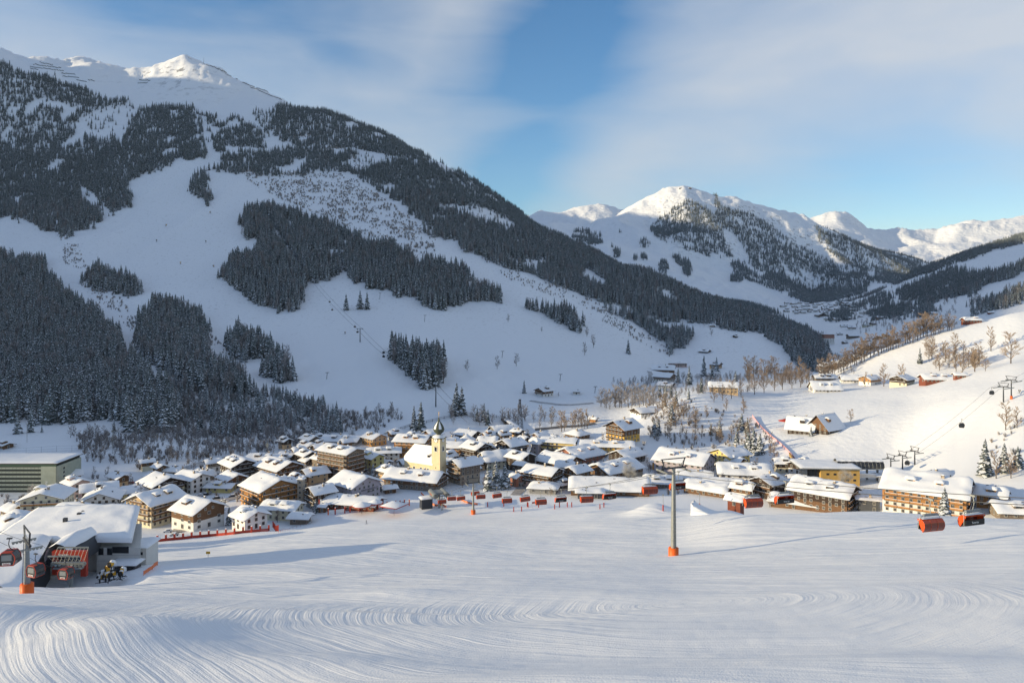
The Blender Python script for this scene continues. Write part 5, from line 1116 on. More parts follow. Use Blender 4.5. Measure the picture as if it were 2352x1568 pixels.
s2 = sheet('flat', 4.0, 2.6, 0, 1, 1, 0, 0.55, 10, 8, 0.3, 0.8, M_ROOFSNOW, 8).build('porch_snow', stn); s2.location = SP(gx(289, 201), 201.2, -74.0)
b = MB(); b.box(SP(gx(338, 212), 210.5, -79.0), (4.4, 7, 14), M_SW); b.box(SP(gx(338, 212)+0.3, 206.97, -73.6), (1.9, 0.1, 0.8), M_GLASS); an = part(b, 'side_annex', stn)
s2 = sheet('flat', 2.8, 4.1, 0, 1, 1, 0, 0.8, 8, 12, 0.35, 1.0, M_ROOFSNOW, 9).build('annex_snow', an); s2.location = SP(gx(338, 212), 210.5, -72.0)
# sweeping main roof
nx_, ny_ = 44, 22; V = []; x_0, x_1 = gx(-30, 205), gx(322, 205)
for i in range(nx_+1):
    for j in range(ny_+1):
        u, v = i/nx_, j/ny_; y = 202.2+v*24+(1-u)*1.0; x_1 = gx(303+18*v, y); x = x_0+(x_1-x_0)*u
        de = min((x_1-x), (y-202.2), 24.0-(y-202.2)+2)
        t_ = 0.5+0.5*math.sqrt(min(1, max(0, de)/1.4))
        zz = -69.6+1.5*math.sin(min(1, u*1.15)*math.pi*0.5)*0.8+v*2.0-1.6*(1-u)**2*(1-v)
        lump_ = 0.55*float(fbm(np.array([x/7.0]), np.array([y/4.5]), 3)[0])+0.25*math.sin((x+y*1.4)*0.55)*max(0, u-0.55)
        V.append(SP(x, y, zz+1.15*t_+lump_*t_))
B_ = [(p[0], p[1], min(p[2]-0.9, SP(0,0,-69.0+2.0*((p[1]+205-202.2)/24))[2])) for p in V]; mrow = ny_+1; o_ = len(V)
F = [(i*mrow+j, (i+1)*mrow+j, (i+1)*mrow+j+1, i*mrow+j+1) for i in range(nx_) for j in range(ny_)]
E = [(i*mrow, o_+i*mrow, o_+(i+1)*mrow, (i+1)*mrow) for i in range(nx_)]+[(nx_*mrow+j, o_+nx_*mrow+j, o_+nx_*mrow+j+1, nx_*mrow+j+1) for j in range(ny_)]+[((i+1)*mrow+ny_, o_+(i+1)*mrow+ny_, o_+i*mrow+ny_, i*mrow+ny_) for i in range(nx_)]+[(j+1, o_+j+1, o_+j, j) for j in range(ny_)]
rf = MB(); rf.add([(p[0], p[1], p[2]-0.02) for p in B_], [tuple(reversed(f_)) for f_ in F], M_GREYP); rfo = part(rf, 'roof', stn)
r2 = MB(); r2.add(V+B_, F+E, M_ROOFSNOW, True); part(r2, 'roof_snow', rfo)
for Xv, Dv in ((150, 214), (182, 219), (192, 221)):
    b = MB(); b.box(SP(gx(Xv, Dv), Dv, -66.4), (1.0, 0.9, 1.2), M_DSTEEL); part(b, 'roof_vent', rfo)
# terrace wall with snow ramp
tp = [(gx(-60, 203), 203), (gx(-60, 163), 163), (gx(2, 163), 163), (gx(50, 166), 166), (gx(116, 203), 203)]
b = MB(); n_ = len(tp); b.add([SP(x, y, -94) for x, y in tp]+[SP(x, y, -68.3) for x, y in tp], [(i, (i+1) % n_, n_+(i+1) % n_, n_+i) for i in range(n_)]+[tuple(range(n_, 2*n_))], M_SWD); rw = part(b, 'retaining_wall', stn)
K = 14; V = []
for i in range(K+1):
    for j in range(9):
        v = i/K; u = j/8; y = 163.3+(203.5-163.3)*v; xr = np.interp(y, [163, 166, 203], [gx(10, 163), gx(52, 166), gx(118, 203)]); xl = gx(-60, y); x = xl+(xr-xl)*u
        V.append(SP(x, y, -68.2+1.2*math.sqrt(max(0.03, min(1, (xr-x)/2+0.03)))+0.4*float(vnoise(np.array([x/4.]), np.array([y/5.]))[0])+1.9*(1-v)**2))
b = MB(); b.add(V, [(i*9+j, i*9+j+1, (i+1)*9+j+1, (i+1)*9+j) for i in range(K) for j in range(8)], M_ROOFSNOW, True); part(b, 'ramp_snow', rw)
# barrel canopy, red portal, drive gear
V = []; xc_ = gx(166, 196)
for i in range(13):
    for j in range(9):
        a = math.pi*i/12; v = j/8; R1 = 3.7*(0.88+0.12*math.sin(v*math.pi)); V.append(SP(xc_-R1*math.cos(a), 190+v*14, -71.2+R1*1.45*math.sin(a)))
b = MB(); b.add(V, [(i*9+j, i*9+j+1, (i+1)*9+j+1, (i+1)*9+j) for i in range(12) for j in range(8)], M_SWD, True); b.add([V[i*9] for i in range(13)], [tuple(range(13))], M_SWD); can = part(b, 'canopy', stn)
V = []
for i in range(13):
    for j in range(11):
        a = math.pi*(0.10+0.62*i/12); v = j/10; ed = min(i, 12-i)/12*4; tk = 0.95*math.sqrt(min(1, ed+0.05)); R1 = 3.8*(0.88+0.12*math.sin(v*math.pi))+tk; V.append(SP(xc_-R1*math.cos(a), 189.8+v*14, -71.2+R1*1.42*math.sin(a)+0.15*math.sin(i*2+j)))
b = MB(); b.add(V, [(i*11+j, i*11+j+1, (i+1)*11+j+1, (i+1)*11+j) for i in range(12) for j in range(10)], M_ROOFSNOW, True); part(b, 'canopy_snow', can)
b = MB(); xa, xb = gx(122, 189), gx(200, 189)
b.box(SP((xa+xb)/2, 189, -67.2), (xb-xa, 1.0, 1.5), M_REDP); b.box(SP(xa+0.6, 189, -70.2), (1.2, 0.98, 4.6), M_REDP); b.box(SP(xb-0.7, 189, -70.4), (1.4, 0.98, 5.0), M_REDP); part(b, 'red_portal', stn)
text_part('Schattberg', 0.6, M_WHITEP, stn, SP(xa+3.0, 188.45, -67.5), (math.pi/2, 0, 0), 'lettering')
SG = lambda x, y, z: SP(x, y, z+7.0)
gear = MB(); x1, x2 = gx(110, 182), gx(182, 182)
for yy, zz in ((182, -72.4), (186, -71.6)): gear.box(SG((x1+x2)/2, yy, zz), (x2-x1, 0.3, 0.3), M_STEEL)
rg = random.Random(9)
for i in range(9):
    x = x1+(x2-x1)*i/8; gear.tube(SG(x, 182, -72.4), SG(x+0.5, 184, -75.0), 0.05, M_STEEL); gear.tube(SG(x, 186, -71.6), SG(x-0.3, 184, -75.0), 0.05, M_STEEL)
    gear.tube(SG(x, 183.6, -75.0-rg.random()*.6), SG(x, 184.4, -75.0-rg.random()*.6), 0.42, M_STEEL, 10)
gear.box(SG((x1+x2)/2, 184, -74.8), (x2-x1+0.6, 0.8, 0.5), M_STEEL); gear.box(SG((x1+x2)/2, 184, -76.0), (x2-x1-0.6, 1.2, 0.35), M_GREYP)
gear.box(SG((x1+x2)/2+0.6, 184, -80.2), (0.7, 0.7, 8.5), M_STEEL); part(gear, 'drive_gear', stn)

# ---- lift building blocks
def sheave(mb, c, along, n, m=M_STEEL, r=0.28):
    along = Vector(along).normalized(); L0 = n*0.62; a = Vector(c)-along*L0/2; b_ = Vector(c)+along*L0/2
    mb.tube(a, b_, 0.13, m, 5); side = along.cross(Vector((0, 0, 1))).normalized()
    for i in range(n):
        q_ = a.lerp(b_, (i+0.5)/n)-Vector((0, 0, 0.18)); mb.tube(q_-side*0.09, q_+side*0.09, r, m, 9)
def pylon(name, base, top, rdir, gauge, label, mast=M_STEEL, pad=True, r0=0.62, head=True, n=8, m2=M_DSTEEL, group=None, cat='lift pylon'):
    rdir = Vector((rdir[0], rdir[1], 0)).normalized(); sd = Vector((-rdir.y, rdir.x, 0)); base = Vector(base); Ht = top-base.z
    root = empty(name, base, 0, label, cat, group)
    mb = MB(); mb.tube((0, 0, -2), (0, 0, Ht), r0, mast, 12, r0*0.55); part(mb, 'mast', root)
    if pad:
        mb = MB(); mb.lathe([(r0*1.75, -0.5), (r0*1.75, 2.1), (r0*0.9, 2.15)], M_ORANGE, 8); part(mb, 'safety_pad', root)
    mb = MB(); g = gauge/2
    mb.tube(-sd*(g+0.2)+Vector((0, 0, Ht)), sd*(g+0.2)+Vector((0, 0, Ht)), 0.28, m2, 6); part(mb, 'crossarm', root)
    if head:
        mb = MB(); T = Ht+2.5
        mb.tube(-sd*(g+0.3)+Vector((0, 0, T)), sd*(g+0.3)+Vector((0, 0, T)), 0.16, m2, 5)
        for s in (-1, 1):
            mb.tube(sd*s*(g-0.9)+Vector((0, 0, Ht)), sd*s*(g-0.1)+Vector((0, 0, T)), 0.18, m2, 5)
            mb.tube(sd*s*(g-1.5)+Vector((0, 0, Ht+0.3)), sd*s*(g-0.1)+Vector((0, 0, T)), 0.06, mast, 4)
            for zz in (0.5, 1.1): mb.tube(sd*s*0.5+Vector((0, 0, Ht+zz)), sd*s*(g-0.5)+Vector((0, 0, Ht+zz)), 0.045, mast, 4)
            for q_ in (0.5, 1.5, 2.5): 
                if q_ < g: mb.tube(sd*s*q_+Vector((0, 0, Ht)), sd*s*q_+Vector((0, 0, Ht+1.1)), 0.045, mast, 4)
        part(mb, 'gantry', root)
    for s in (-1, 1):
        mb = MB(); sheave(mb, sd*s*g+Vector((0, 0, Ht-0.5)), rdir, n); mb.tube(sd*s*g+Vector((0, 0, Ht)), sd*s*g+Vector((0, 0, Ht-0.6)), 0.12, m2, 5); part(mb, 'sheave_assembly', root)
    if Ht > 9:
        mb = MB(); c = rdir*(r0+0.12) if rdir.y < 0 else -rdir*(r0+0.12)
        for s in (-0.25, 0.25): mb.tube(c+sd*s+Vector((0, 0, 1)), c*0.65+sd*s+Vector((0, 0, Ht)), 0.035, M_DSTEEL, 4)
        for i in range(int(Ht/0.8)): 
            f_ = i*0.8/Ht; cc = c*(1-0.35*f_); mb.tube(cc-sd*.25+Vector((0, 0, 1+i*0.8)), cc+sd*.25+Vector((0, 0, 1+i*0.8)), 0.025, M_DSTEEL, 4)
        part(mb, 'ladder', root)
    return root
def rope(name, pts, sags, r, label, group=None):
    mb = MB(); allp_ = []
    for (a, b_), sg in zip(zip(pts[:-1], pts[1:]), sags):
        a = Vector(a); b_ = Vector(b_)
        for i in range(25):
            t_ = i/24; allp_.append(a.lerp(b_, t_)-Vector((0, 0, sg*4*t_*(1-t_))))
    mb.path(allp_, r, M_CABLE, 4); o = mb.build(name); return tag(o, label, 'cable', group), allp_
# ---- chairlift: pylons, ropes, chairs
p1 = Vector((gx(1547, 200), 200, ground(gx(1547, 200), 200))); p2 = Vector((gx(1087, 390), 390, ground(gx(1087, 390), 390)))
rd = Vector((0.366, -0.93, 0)).normalized(); sdv = Vector((-rd.y, rd.x, 0))
if sdv.x < 0: sdv = -sdv
T1 = -48.0; T2 = -101.5
pylon('chairlift_pylon', p1, T1, rd, 7.4, 'tall grey chairlift pylon with orange pad on the slope right of centre', n=9, r0=0.8)
pylon('chairlift_pylon', p2, T2, rd, 7.0, 'smaller chairlift pylon with orange pad above the slope left of centre', n=8, r0=0.7)
p0 = Vector((81, 97, ground(81, 97))); pylon('chairlift_pylon', p0, -27.5, rd, 7.2, 'chairlift pylon beyond the right edge of the slope', n=8)
ST = Vector((gx(1012, 402), 402, -111.5))
ropes = {}
for s, nm in ((-1, 'left'), (1, 'right')):
    pts = [ST+sdv*s*3.2, Vector((p2.x, p2.y, T2-0.9))+sdv*s*3.5, Vector((p1.x, p1.y, T1-0.9))+sdv*s*3.7, Vector((p0.x, p0.y, -28.4))+sdv*s*3.6]
    o, pl = rope('haul_rope', pts, (0.2, 4.2, 0.9), 0.085, 'chairlift haul rope on the '+nm+' side of the grey pylons'); ropes[nm] = pl
def on_rope(pl, X):
    for a, b_ in zip(pl[:-1], pl[1:]):
        xa_, xb_ = XC+a.x/a.y*F0, XC+b_.x/b_.y*F0
        if (xa_-X)*(xb_-X) <= 0 and abs(xb_-xa_) > 1e-6: return a.lerp(b_, (X-xa_)/(xb_-xa_))
    return None
def chair_proto():
    root = empty('chairlift_chair', (0, 0, 0))
    mb = MB(); mb.box((0, 0, 0), (0.35, 0.9, 0.3), M_STEEL); mb.tube((0, 0, 0), (0, 0.25, -1.2), 0.08, M_STEEL, 6); mb.tube((0, 0.25, -1.2), (0, 0, -2.35), 0.08, M_STEEL, 6); part(mb, 'hanger', root)
    mb = MB(); mb.box((0, 0, -2.45), (3.3, 0.35, 0.32), M_GREYP)
    for s in (-1, 1): mb.path([Vector(q_) for q_ in ((s*1.6, 0, -2.5), (s*2.1, 0.1, -2.75), (s*2.3, 0.25, -3.3), (s*2.32, 0.3, -4.6))], 0.07, M_STEEL, 6)
    part(mb, 'frame', root)
    mb = MB(); mb.box((0, 0.15, -4.65), (4.4, 0.62, 0.14), M_BLACK); mb.box((0, -0.1, -4.8), (4.4, 0.12, 0.1), M_DSTEEL); part(mb, 'seat', root)
    mb = MB(); mb.box((0, 0.48, -4.2), (4.35, 0.10, 0.85), M_BLACK)
    for i in range(6): mb.box((-1.8+i*0.72, 0.41, -4.2), (0.62, 0.05, 0.7), M_DSTEEL)
    bk = part(mb, 'backrest', root); text_part('Turm 6er', 0.42, M_WHITEP, bk, (0, 0.55, -4.35), (math.pi/2, 0, math.pi), 'lettering')
    prof = [(0.62, -3.15), (0.15, -3.0), (-0.35, -3.15), (-0.75, -3.6), (-0.85, -4.15), (-0.7, -4.7), (-0.45, -5.0)]
    V = []; 
    for s in (-2.26, -0.75, 0.75, 2.26):
        for y, z in prof: V.append((s, y, z))
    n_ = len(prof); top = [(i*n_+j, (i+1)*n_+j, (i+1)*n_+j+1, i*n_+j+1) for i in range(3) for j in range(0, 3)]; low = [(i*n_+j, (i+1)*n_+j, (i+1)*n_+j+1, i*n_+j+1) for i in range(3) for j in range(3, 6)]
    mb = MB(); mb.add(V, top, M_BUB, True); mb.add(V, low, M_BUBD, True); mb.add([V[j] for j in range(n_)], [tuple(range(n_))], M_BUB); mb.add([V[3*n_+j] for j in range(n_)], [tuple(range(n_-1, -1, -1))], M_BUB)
    for s in (-2.27, -0.75, 0.75, 2.27): mb.path([Vector((s, y-0.02, z)) for y, z in prof], 0.03, M_BUB, 4)
    mb.tube((-2.27, -0.45, -5.0), (2.27, -0.45, -5.0), 0.05, M_ORANGE, 5); part(mb, 'bubble', root)
    mb = MB(); mb.lathe([(0, 0)], M_SNOW2, 4) if False else None
    mb.box((0, 0.05, -2.94), (4.3, 0.8, 0.10), M_ROOFSNOW, taper=0.8); part(mb, 'bubble_snow', root)
    return root
cp = chair_proto(); first = True; rz_ = math.atan2(rd.y, rd.x)+math.pi/2
lab = {('left', 2143): 'orange bubble chair hanging nearest to the viewer, left of the last two', ('right', 2239): 'rightmost orange bubble chair, seat back turned to the viewer', ('right', 1806): 'orange bubble chair in front of the dark brown hotel', ('left', 1732): 'orange bubble chair in front of the wooden slope hut',
 ('right', 1560): 'orange bubble chair just right of the tall pylon', ('left', 1495): 'orange bubble chair just left of the tall pylon', ('right', 1403): 'orange bubble chair in front of the very long snow roof', ('left', 1350): 'orange bubble chair before the dark flat shed', ('right', 1291): 'orange bubble chair under the small snowed-in house',
 ('left', 1245): 'low orange bubble chair beneath the round roofed kiosk', ('right', 1207): 'orange bubble chair left of the kiosk', ('left', 1167): 'second orange bubble chair right of the smaller pylon, on the low rope', ('right', 1143): 'orange bubble chair below the tallest village spruce', ('left', 1107): 'orange bubble chair just right of the smaller pylon',
 ('right', 1093): 'orange bubble chair partly behind the smaller pylon', ('right', 1060): 'orange bubble chair between valley station and smaller pylon', ('left', 1040): 'orange bubble chair leaving the valley station', ('left', 1018): 'orange bubble chair inside the valley station gear'}
for (sd_, Xc_), lb in lab.items():
    q_ = on_rope(ropes[sd_], Xc_-(2 if Xc_ < 2000 else 4))
    if q_ is None: print('no rope', Xc_); continue
    o = cp if first else copy_tree(cp); first = False
    o.location = q_-Vector((0, 0, 0.1)); o.rotation_euler = (0, 0.05 if sd_ == 'left' else -0.03, rz_+(math.pi if sd_ == 'right' and Xc_ > 1250 else 0)); tag(o, lb, 'chairlift chair', 'orange bubble chairs of the chairlift')
# valley station of the chairlift
cs_ = empty('chairlift_station', ST+Vector((0, 0, -8)), rz_, 'small chairlift valley station with two silver tubes and a dark cabin', 'chairlift station')
mb = MB(); mb.box((-6.5, 6, 2.6), (6, 5.0, 6.4), M_SWD); o = part(mb, 'control_cabin', cs_); s2 = sheet('flat', 3.6, 3.1, 0, 1, 1, 0, 0.8, 10, 8, 0.3, 0.9, M_ROOFSNOW, 12).build('cabin_snow', o); s2.location = (-6.5, 6, 5.8)
for s in (-1, 1):
    mb = MB(); mb.tube((s*3.3, -2, 8.2), (s*3.3, 9, 8.4), 1.35, M_STEEL, 16); tb = part(mb, 'silver_tube', cs_)
    text_part('TURM 6ER', 0.9, M_ORANGE, tb, (s*3.3-1.37, 3.2, 8.1), (math.pi/2, 0, -math.pi/2), 'lettering')
mb = MB(); mb.box((0, 5, 8.6), (5.2, 7, 1.0), M_GREYP); mb.tube((0, 3, -2), (0, 3, 8), 0.6, M_STEEL, 10); mb.tube((0, -3, -2), (0, -3, 9), 0.3, M_STEEL, 8); part(mb, 'drive_housing', cs_)
mb = MB()
for yy in (-6, -3): mb.tube((-4.2, yy, 9.4), (4.2, yy, 9.4), 0.13, M_DSTEEL, 5)
for s in (-3.6, -1.5, 1.5, 3.6):
    mb.tube((s, -6, 9.4), (s, -6, 7.3), 0.1, M_DSTEEL, 5); mb.tube((s, -6, 9.4), (s, -3, 9.4), 0.08, M_DSTEEL, 4); mb.tube((s, -3, 9.4), (s, -3, 7.3), 0.1, M_DSTEEL, 5)
sheave(mb, (-3.2, -4.5, 7.6), (0, 1, 0), 7); sheave(mb, (3.2, -4.5, 7.6), (0, 1, 0), 7); part(mb, 'gantry', cs_)
# ---- gondola cabins
def cabin_proto(red=True, s=1.0):
    root = empty('gondola_cabin', (0, 0, 0)); col = M_REDP if red else M_CAB
    mb = MB(); mb.box((0, 0, 0), (0.8, 0.3, 0.2), M_DSTEEL); mb.path([Vector(q_) for q_ in ((0, 0, 0), (-0.15, 0, -0.9), (0, 0, -1.5), (0.5, 0, -1.9))], 0.07, M_DSTEEL, 5); mb.box((0.2, 0, -1.95), (1.5, 0.5, 0.1), M_DSTEEL); part(mb, 'hanger', root)
    prof = [(-0.75, -2.05), (0.75, -2.05), (1.22, -2.7), (1.28, -3.35), (1.0, -4.15), (-1.0, -4.15), (-1.28, -3.35), (-1.22, -2.7)]
    mb = MB(); mb.prism(prof, -0.98, 0.98, M_CAB); part(mb, 'body', root)
    mb = MB()
    for y in (-0.98, 0.98):
        pp = [Vector((x, y, z)) for x, z in prof]; mb.path(pp+[pp[0]], 0.085, col, 5)
    part(mb, 'frame', root)
    mb = MB(); mb.box((0, 0, -2.02), (1.5, 1.9, 0.12), col); mb.box((0, -0.99, -2.9), (1.55, 0.05, 0.95), M_GREYP if red else M_GLASS); mb.box((0, 0, -4.2), (1.9, 1.7, 0.14), col); w = part(mb, 'window_front', root)
    if red:
        mb = MB(); mb.box((0, -1.03, -3.85), (1.25, 0.04, 0.34), M_WHITEP); sg = part(mb, 'name_plate', root); text_part('Saalbach', 0.30, M_REDP, sg, (0, -1.06, -3.95), (math.pi/2, 0, 0))
        mb = MB(); mb.box((1.45, 0.2, -3.6), (0.12, 1.2, 0.5), M_DSTEEL); part(mb, 'ski_rack', root)
    return root
gr = cabin_proto(True)
pl_ = pylon('gondola_pylon', gp(62, 150), -51.0, (1, 0.9), 6.6, 'grey gondola pylon with orange base at the lower left edge', n=7, r0=0.72, mast=M_GREYP)
for i, (X, Y, D, l) in enumerate([(22, 1279, 122, 'big red gondola cabin at the left edge before the snow ramp'), (82, 1308, 144, 'red gondola cabin right of the grey pylon'), (152, 1315, 164, 'red gondola cabin leaving the red portal')]):
    o = gr if i == 0 else copy_tree(gr); o.location = P(X, Y, D)+Vector((0, 0, 3.1)); o.rotation_euler = (0, 0, (0.15, -0.35, -0.2)[i]); tag(o, l, 'gondola cabin', 'red gondola cabins')
PT = pl_.location+Vector((0, 0, -51.0-pl_.location.z)); sd1 = Vector((-0.67, 0.74, 0))
rope('haul_rope', [P(-40, 1215, 100), P(30, 1256, 149), P(118, 1301, 182)], (0.4, 0.5), 0.035, 'gondola rope left of the grey gondola pylon')
rope('haul_rope', [P(-60, 1195, 120), P(96, 1251, 152), P(140, 1280, 184)], (0.4, 0.3), 0.035, 'gondola rope running into the red portal')
# far gondola line over the lower left run
M_FARL = M_DSTEEL
def hp(X, Y, dz): q_ = hit(X, Y); return q_+Vector((0, 0, dz))
q1 = hit(827, 787); q2 = hit(1001, 934)
h1 = 31/F0*q1.y; h2 = 48/F0*q2.y
pylon('gondola_pylon', q1, q1.z+h1, (0.5, -0.8), 7.5, 'dark gondola pylon on the open lower run', mast=M_DSTEEL, pad=False, head=False, n=7, r0=0.7)
pylon('gondola_pylon', q2, q2.z+h2, (0.5, -0.8), 7.5, 'gondola pylon directly above the church onion', mast=M_DSTEEL, pad=False, head=False, n=7, r0=0.6)
top_ = hit(700, 632)+Vector((0, 0, 10)); nm_ = Vector((0.85, 0.5, 0))*3.6
end_ = P(1082, 968, 600)
for s, l in ((-1, 'left'), (1, 'right')):
    rope('haul_rope', [top_+nm_*s, q1+Vector((0, 0, h1-1))+nm_*s, q2+Vector((0, 0, h2-1))+nm_*s, end_+nm_*s], (5, 6, 1), 0.13, l+' gondola rope crossing the open lower run')
gb = cabin_proto(False); first = True
for X, Y, l in [(708,642,'highest visible dark cabin below the middle wood'),(757,693,'dark cabin, upper of the pair left of the two meadow spruces'),(763,711,'dark cabin, lower of the pair left of the two meadow spruces'),(815,750,'dark cabin just up the rope from the open run pylon'),(821,762,'dark cabin touching the open run pylon'),(881,809,'upper of two dark cabins beside the copse'),(881,818,'lower of two dark cabins beside the copse')]:
    q_ = hit(X, Y+14); o = gb if first else copy_tree(gb); first = False
    o.location = P(X, Y, q_.y*0.985)+Vector((0, 0, 3.0)); o.rotation_euler = (0, 0, 0.5); tag(o, l, 'gondola cabin', 'dark gondola cabins on the lower run')
# right gondola line
ma = hit(2305, 924); mb_ = hit(2323, 918, 300)
for q_, l, tp_ in ((ma, 'left mast of the leaning gondola pylon pair on the sunny slope', 888), (mb_, 'right mast of the leaning gondola pylon pair, with orange base', 873)):
    zt_ = (YH-tp_)/F0*q_.y; pylon('gondola_pylon', q_, zt_, (0.75, 0.45), 6.5, l, mast=M_DSTEEL, pad=(tp_ == 873), n=22, r0=0.45, head=True)
rq = [P(2100, 1036, 440), P(2282, 893, ma.y), P(2330, 874, mb_.y), P(2500, 780, mb_.y+120)]
for s, l in ((-1, 'lower'), (1, 'upper')):
    rope('haul_rope', [v_+Vector((-1.5*s, 2.6*s, 0)) for v_ in rq], (1.5, 0, 1), 0.06, l+' gondola rope over the sunny slope')
for i, (X, Y, D, l) in enumerate([(2278, 901, 450, 'dark cabin hanging beside the leaning pylon pair'), (2209, 976, 385, 'dark cabin floating alone over the sunny slope'), (2084, 1062, 430, 'dark cabin between the small station masts')]):
    o = copy_tree(gb); o.location = P(X, Y, D)+Vector((0, 0, 3.0)); o.rotation_euler = (0, 0, -0.6); tag(o, l, 'gondola cabin', 'dark gondola cabins on the sunny slope')
for X, Y, Yt, l in ((2046, 1083, 1053, 'first small mast after the yellow gondola station'), (2073, 1080, 1046, 'second small mast after the yellow gondola station'), (2101, 1069, 1036, 'third small mast after the yellow gondola station')):
    q_ = hit(X, Y, 330); pylon('gondola_pylon', q_, (YH-Yt)/F0*q_.y, (0.9, 0.3), 6.0, l, mast=M_DSTEEL, pad=False, head=True, n=12, r0=0.5)
# ---- yellow gondola station
M_YS = mat('station_yellow', (0.52, 0.33, 0.10), 0.7, noise=0.06, nscale=0.4)
D0 = 425; zr = (YH-1077)/F0*D0; zb = -118
ys = empty('gondola_station', (gx(1930, D0), D0, zb), math.radians(-4), 'yellow gondola station with long dark arched hall at the foot of the sunny slope', 'gondola station'); Hs = zr-zb
wx = gx(1971, D0)-gx(1884, D0)
mb = MB(); mb.box((0, 9, Hs/2), (wx, 18, Hs), M_YS); ysb = part(mb, 'wall', ys)
for zz, xs_ in ((Hs-3, (-7, -3, 4, 8)), (Hs-6.3, (1, 4, 8)), (Hs-9.5, (-2, 5))):
    for x_ in xs_:
        o = MB(); o.box((x_, -0.04, zz), (1.5, 0.1, 1.1), M_GLASS); part(o, 'window', ysb)
mb = MB(); mb.box((-wx/2-3.4, 10, Hs/2-0.3), (6.8, 15, Hs-0.6), M_GLASS)
for i in range(4): mb.box((-wx/2-0.6-i*2, 2.45, Hs/2), (0.15, 0.1, Hs-0.8), M_DSTEEL)
part(mb, 'glass_wing', ys)
s2 = sheet('flat', wx/2+6.5, 11, 0, 1, 1, 0, 0.5, 3, 3, 0, 0, M_GREYP, 1).build('roof', ys); s2.location = (-5.5, 9.5, Hs); s3 = sheet('flat', wx/2+6.3, 10.8, 0, 1, 1, 0.5, 0.7, 24, 18, 0.35, 1.1, M_ROOFSNOW, 15).build('roof_snow', s2)
V = []; 
for i in range(13):
    for j in range(13):
        a = math.pi*i/12; V.append((2+j*2.2, 13-4.2*math.cos(a), Hs-1.4+4.0*math.sin(a)**0.8 if 0 < i < 12 else Hs-1.4))
mb = MB(); mb.add(V, [(i*13+j, i*13+j+1, (i+1)*13+j+1, (i+1)*13+j) for i in range(12) for j in range(12)], M_CAB, True); mb.box((15, 13, Hs-1.7), (27.5, 9.4, 0.6), M_GREYP)
for j in range(13): mb.path([Vector(V[i*13+j]) for i in range(13)], 0.1, M_STEEL, 4)
hl = part(mb, 'cabin_hall', ys)
V = []
for i in range(9):
    for j in range(25):
        a = math.pi*(0.30+0.5*i/8); tk = 0.15+0.5*math.sqrt(min(i, 8-i)/4+0.02)+0.12*math.sin(j*1.7+i); V.append((1.8+j*1.1, 13-(4.2+tk*.6)*math.cos(a), Hs-1.4+(4.0+tk)*math.sin(a)**0.8))
mb = MB(); mb.add(V, [(i*25+j, i*25+j+1, (i+1)*25+j+1, (i+1)*25+j) for i in range(8) for j in range(24)], M_ROOFSNOW, True); part(mb, 'hall_snow', hl)
mb = MB()
for xx in (14, 20, 26): mb.box((xx, 13, Hs/2-2), (1.0, 1.0, Hs-1), M_GREYP)
part(mb, 'columns', ys)
mb = MB(); mb.box((wx/2+6, 6, Hs-5.0), (12, 1.0, 2.0), W_['white']); mb.box((wx/2+6, 5.9, Hs-3.85), (12, 1.2, 0.35), M_ROOFSNOW); part(mb, 'ramp_parapet', ys)

# ---- roads
def road(name, pts, w, label, mtl=M_ASPHALT, dz=0.25):
    P_ = []; 
    for (X, Y), (X2, Y2) in zip(pts[:-1], pts[1:]):
        for i in range(8): P_.append(hit(X+(X2-X)*i/8, Y+(Y2-Y)*i/8))
    P_.append(hit(*pts[-1])); 
    k = 3; S = [sum((P_[min(max(i+d, 0), len(P_)-1)] for d in range(-k, k+1)), Vector())/(2*k+1) for i in range(len(P_))]
    V = []
    for i, c in enumerate(S):
        d = (S[min(i+1, len(S)-1)]-S[max(i-1, 0)]); d.z = 0; d.normalize(); sd_ = Vector((-d.y, d.x, 0))
        for q_ in (-1, -0.5, 0, 0.5, 1):
            p = c+sd_*w/2*q_; V.append((p.x, p.y, ground(p.x, p.y)+dz+0.08*(1-abs(q_))))
    mb = MB(); mb.add(V, [(i*5+j, (i+1)*5+j, (i+1)*5+j+1, i*5+j+1) for i in range(len(S)-1) for j in range(4)], mtl, True)
    return tag(mb.build(name), label, None, None, 'structure')
M_ROADS = mat('packed_snow_road', (0.42, 0.42, 0.43), 0.7, noise=0.25, nscale=0.4)
road('road', [(1225, 988), (1260, 984), (1300, 980), (1340, 978), (1370, 972)], 7, 'cleared dark road at the back of the village')
road('road', [(560, 1045), (520, 1052), (470, 1063), (430, 1075), (400, 1085)], 6, 'road along the foot of the bank behind the white house', M_ROADS)
road('road', [(1370, 925), (1410, 912), (1460, 894), (1490, 880), (1497, 862), (1490, 852)], 6, 'winding road to the brown farmhouse', M_ROADS)
road('road', [(1795, 1050), (1805, 1064), (1815, 1080), (1828, 1096)], 6, 'narrow road beside the yellow retaining wall', mat('sanded_road', (0.28, 0.24, 0.21), 0.8, noise=0.3, nscale=0.8))
road('road', [(1215, 920), (1240, 925), (1300, 932), (1370, 925)], 5, 'farm track below the white meadow farmhouse', M_ROADS)
M_STREET = mat('village_street', (0.36, 0.34, 0.33), 0.8, noise=0.25, nscale=0.3)
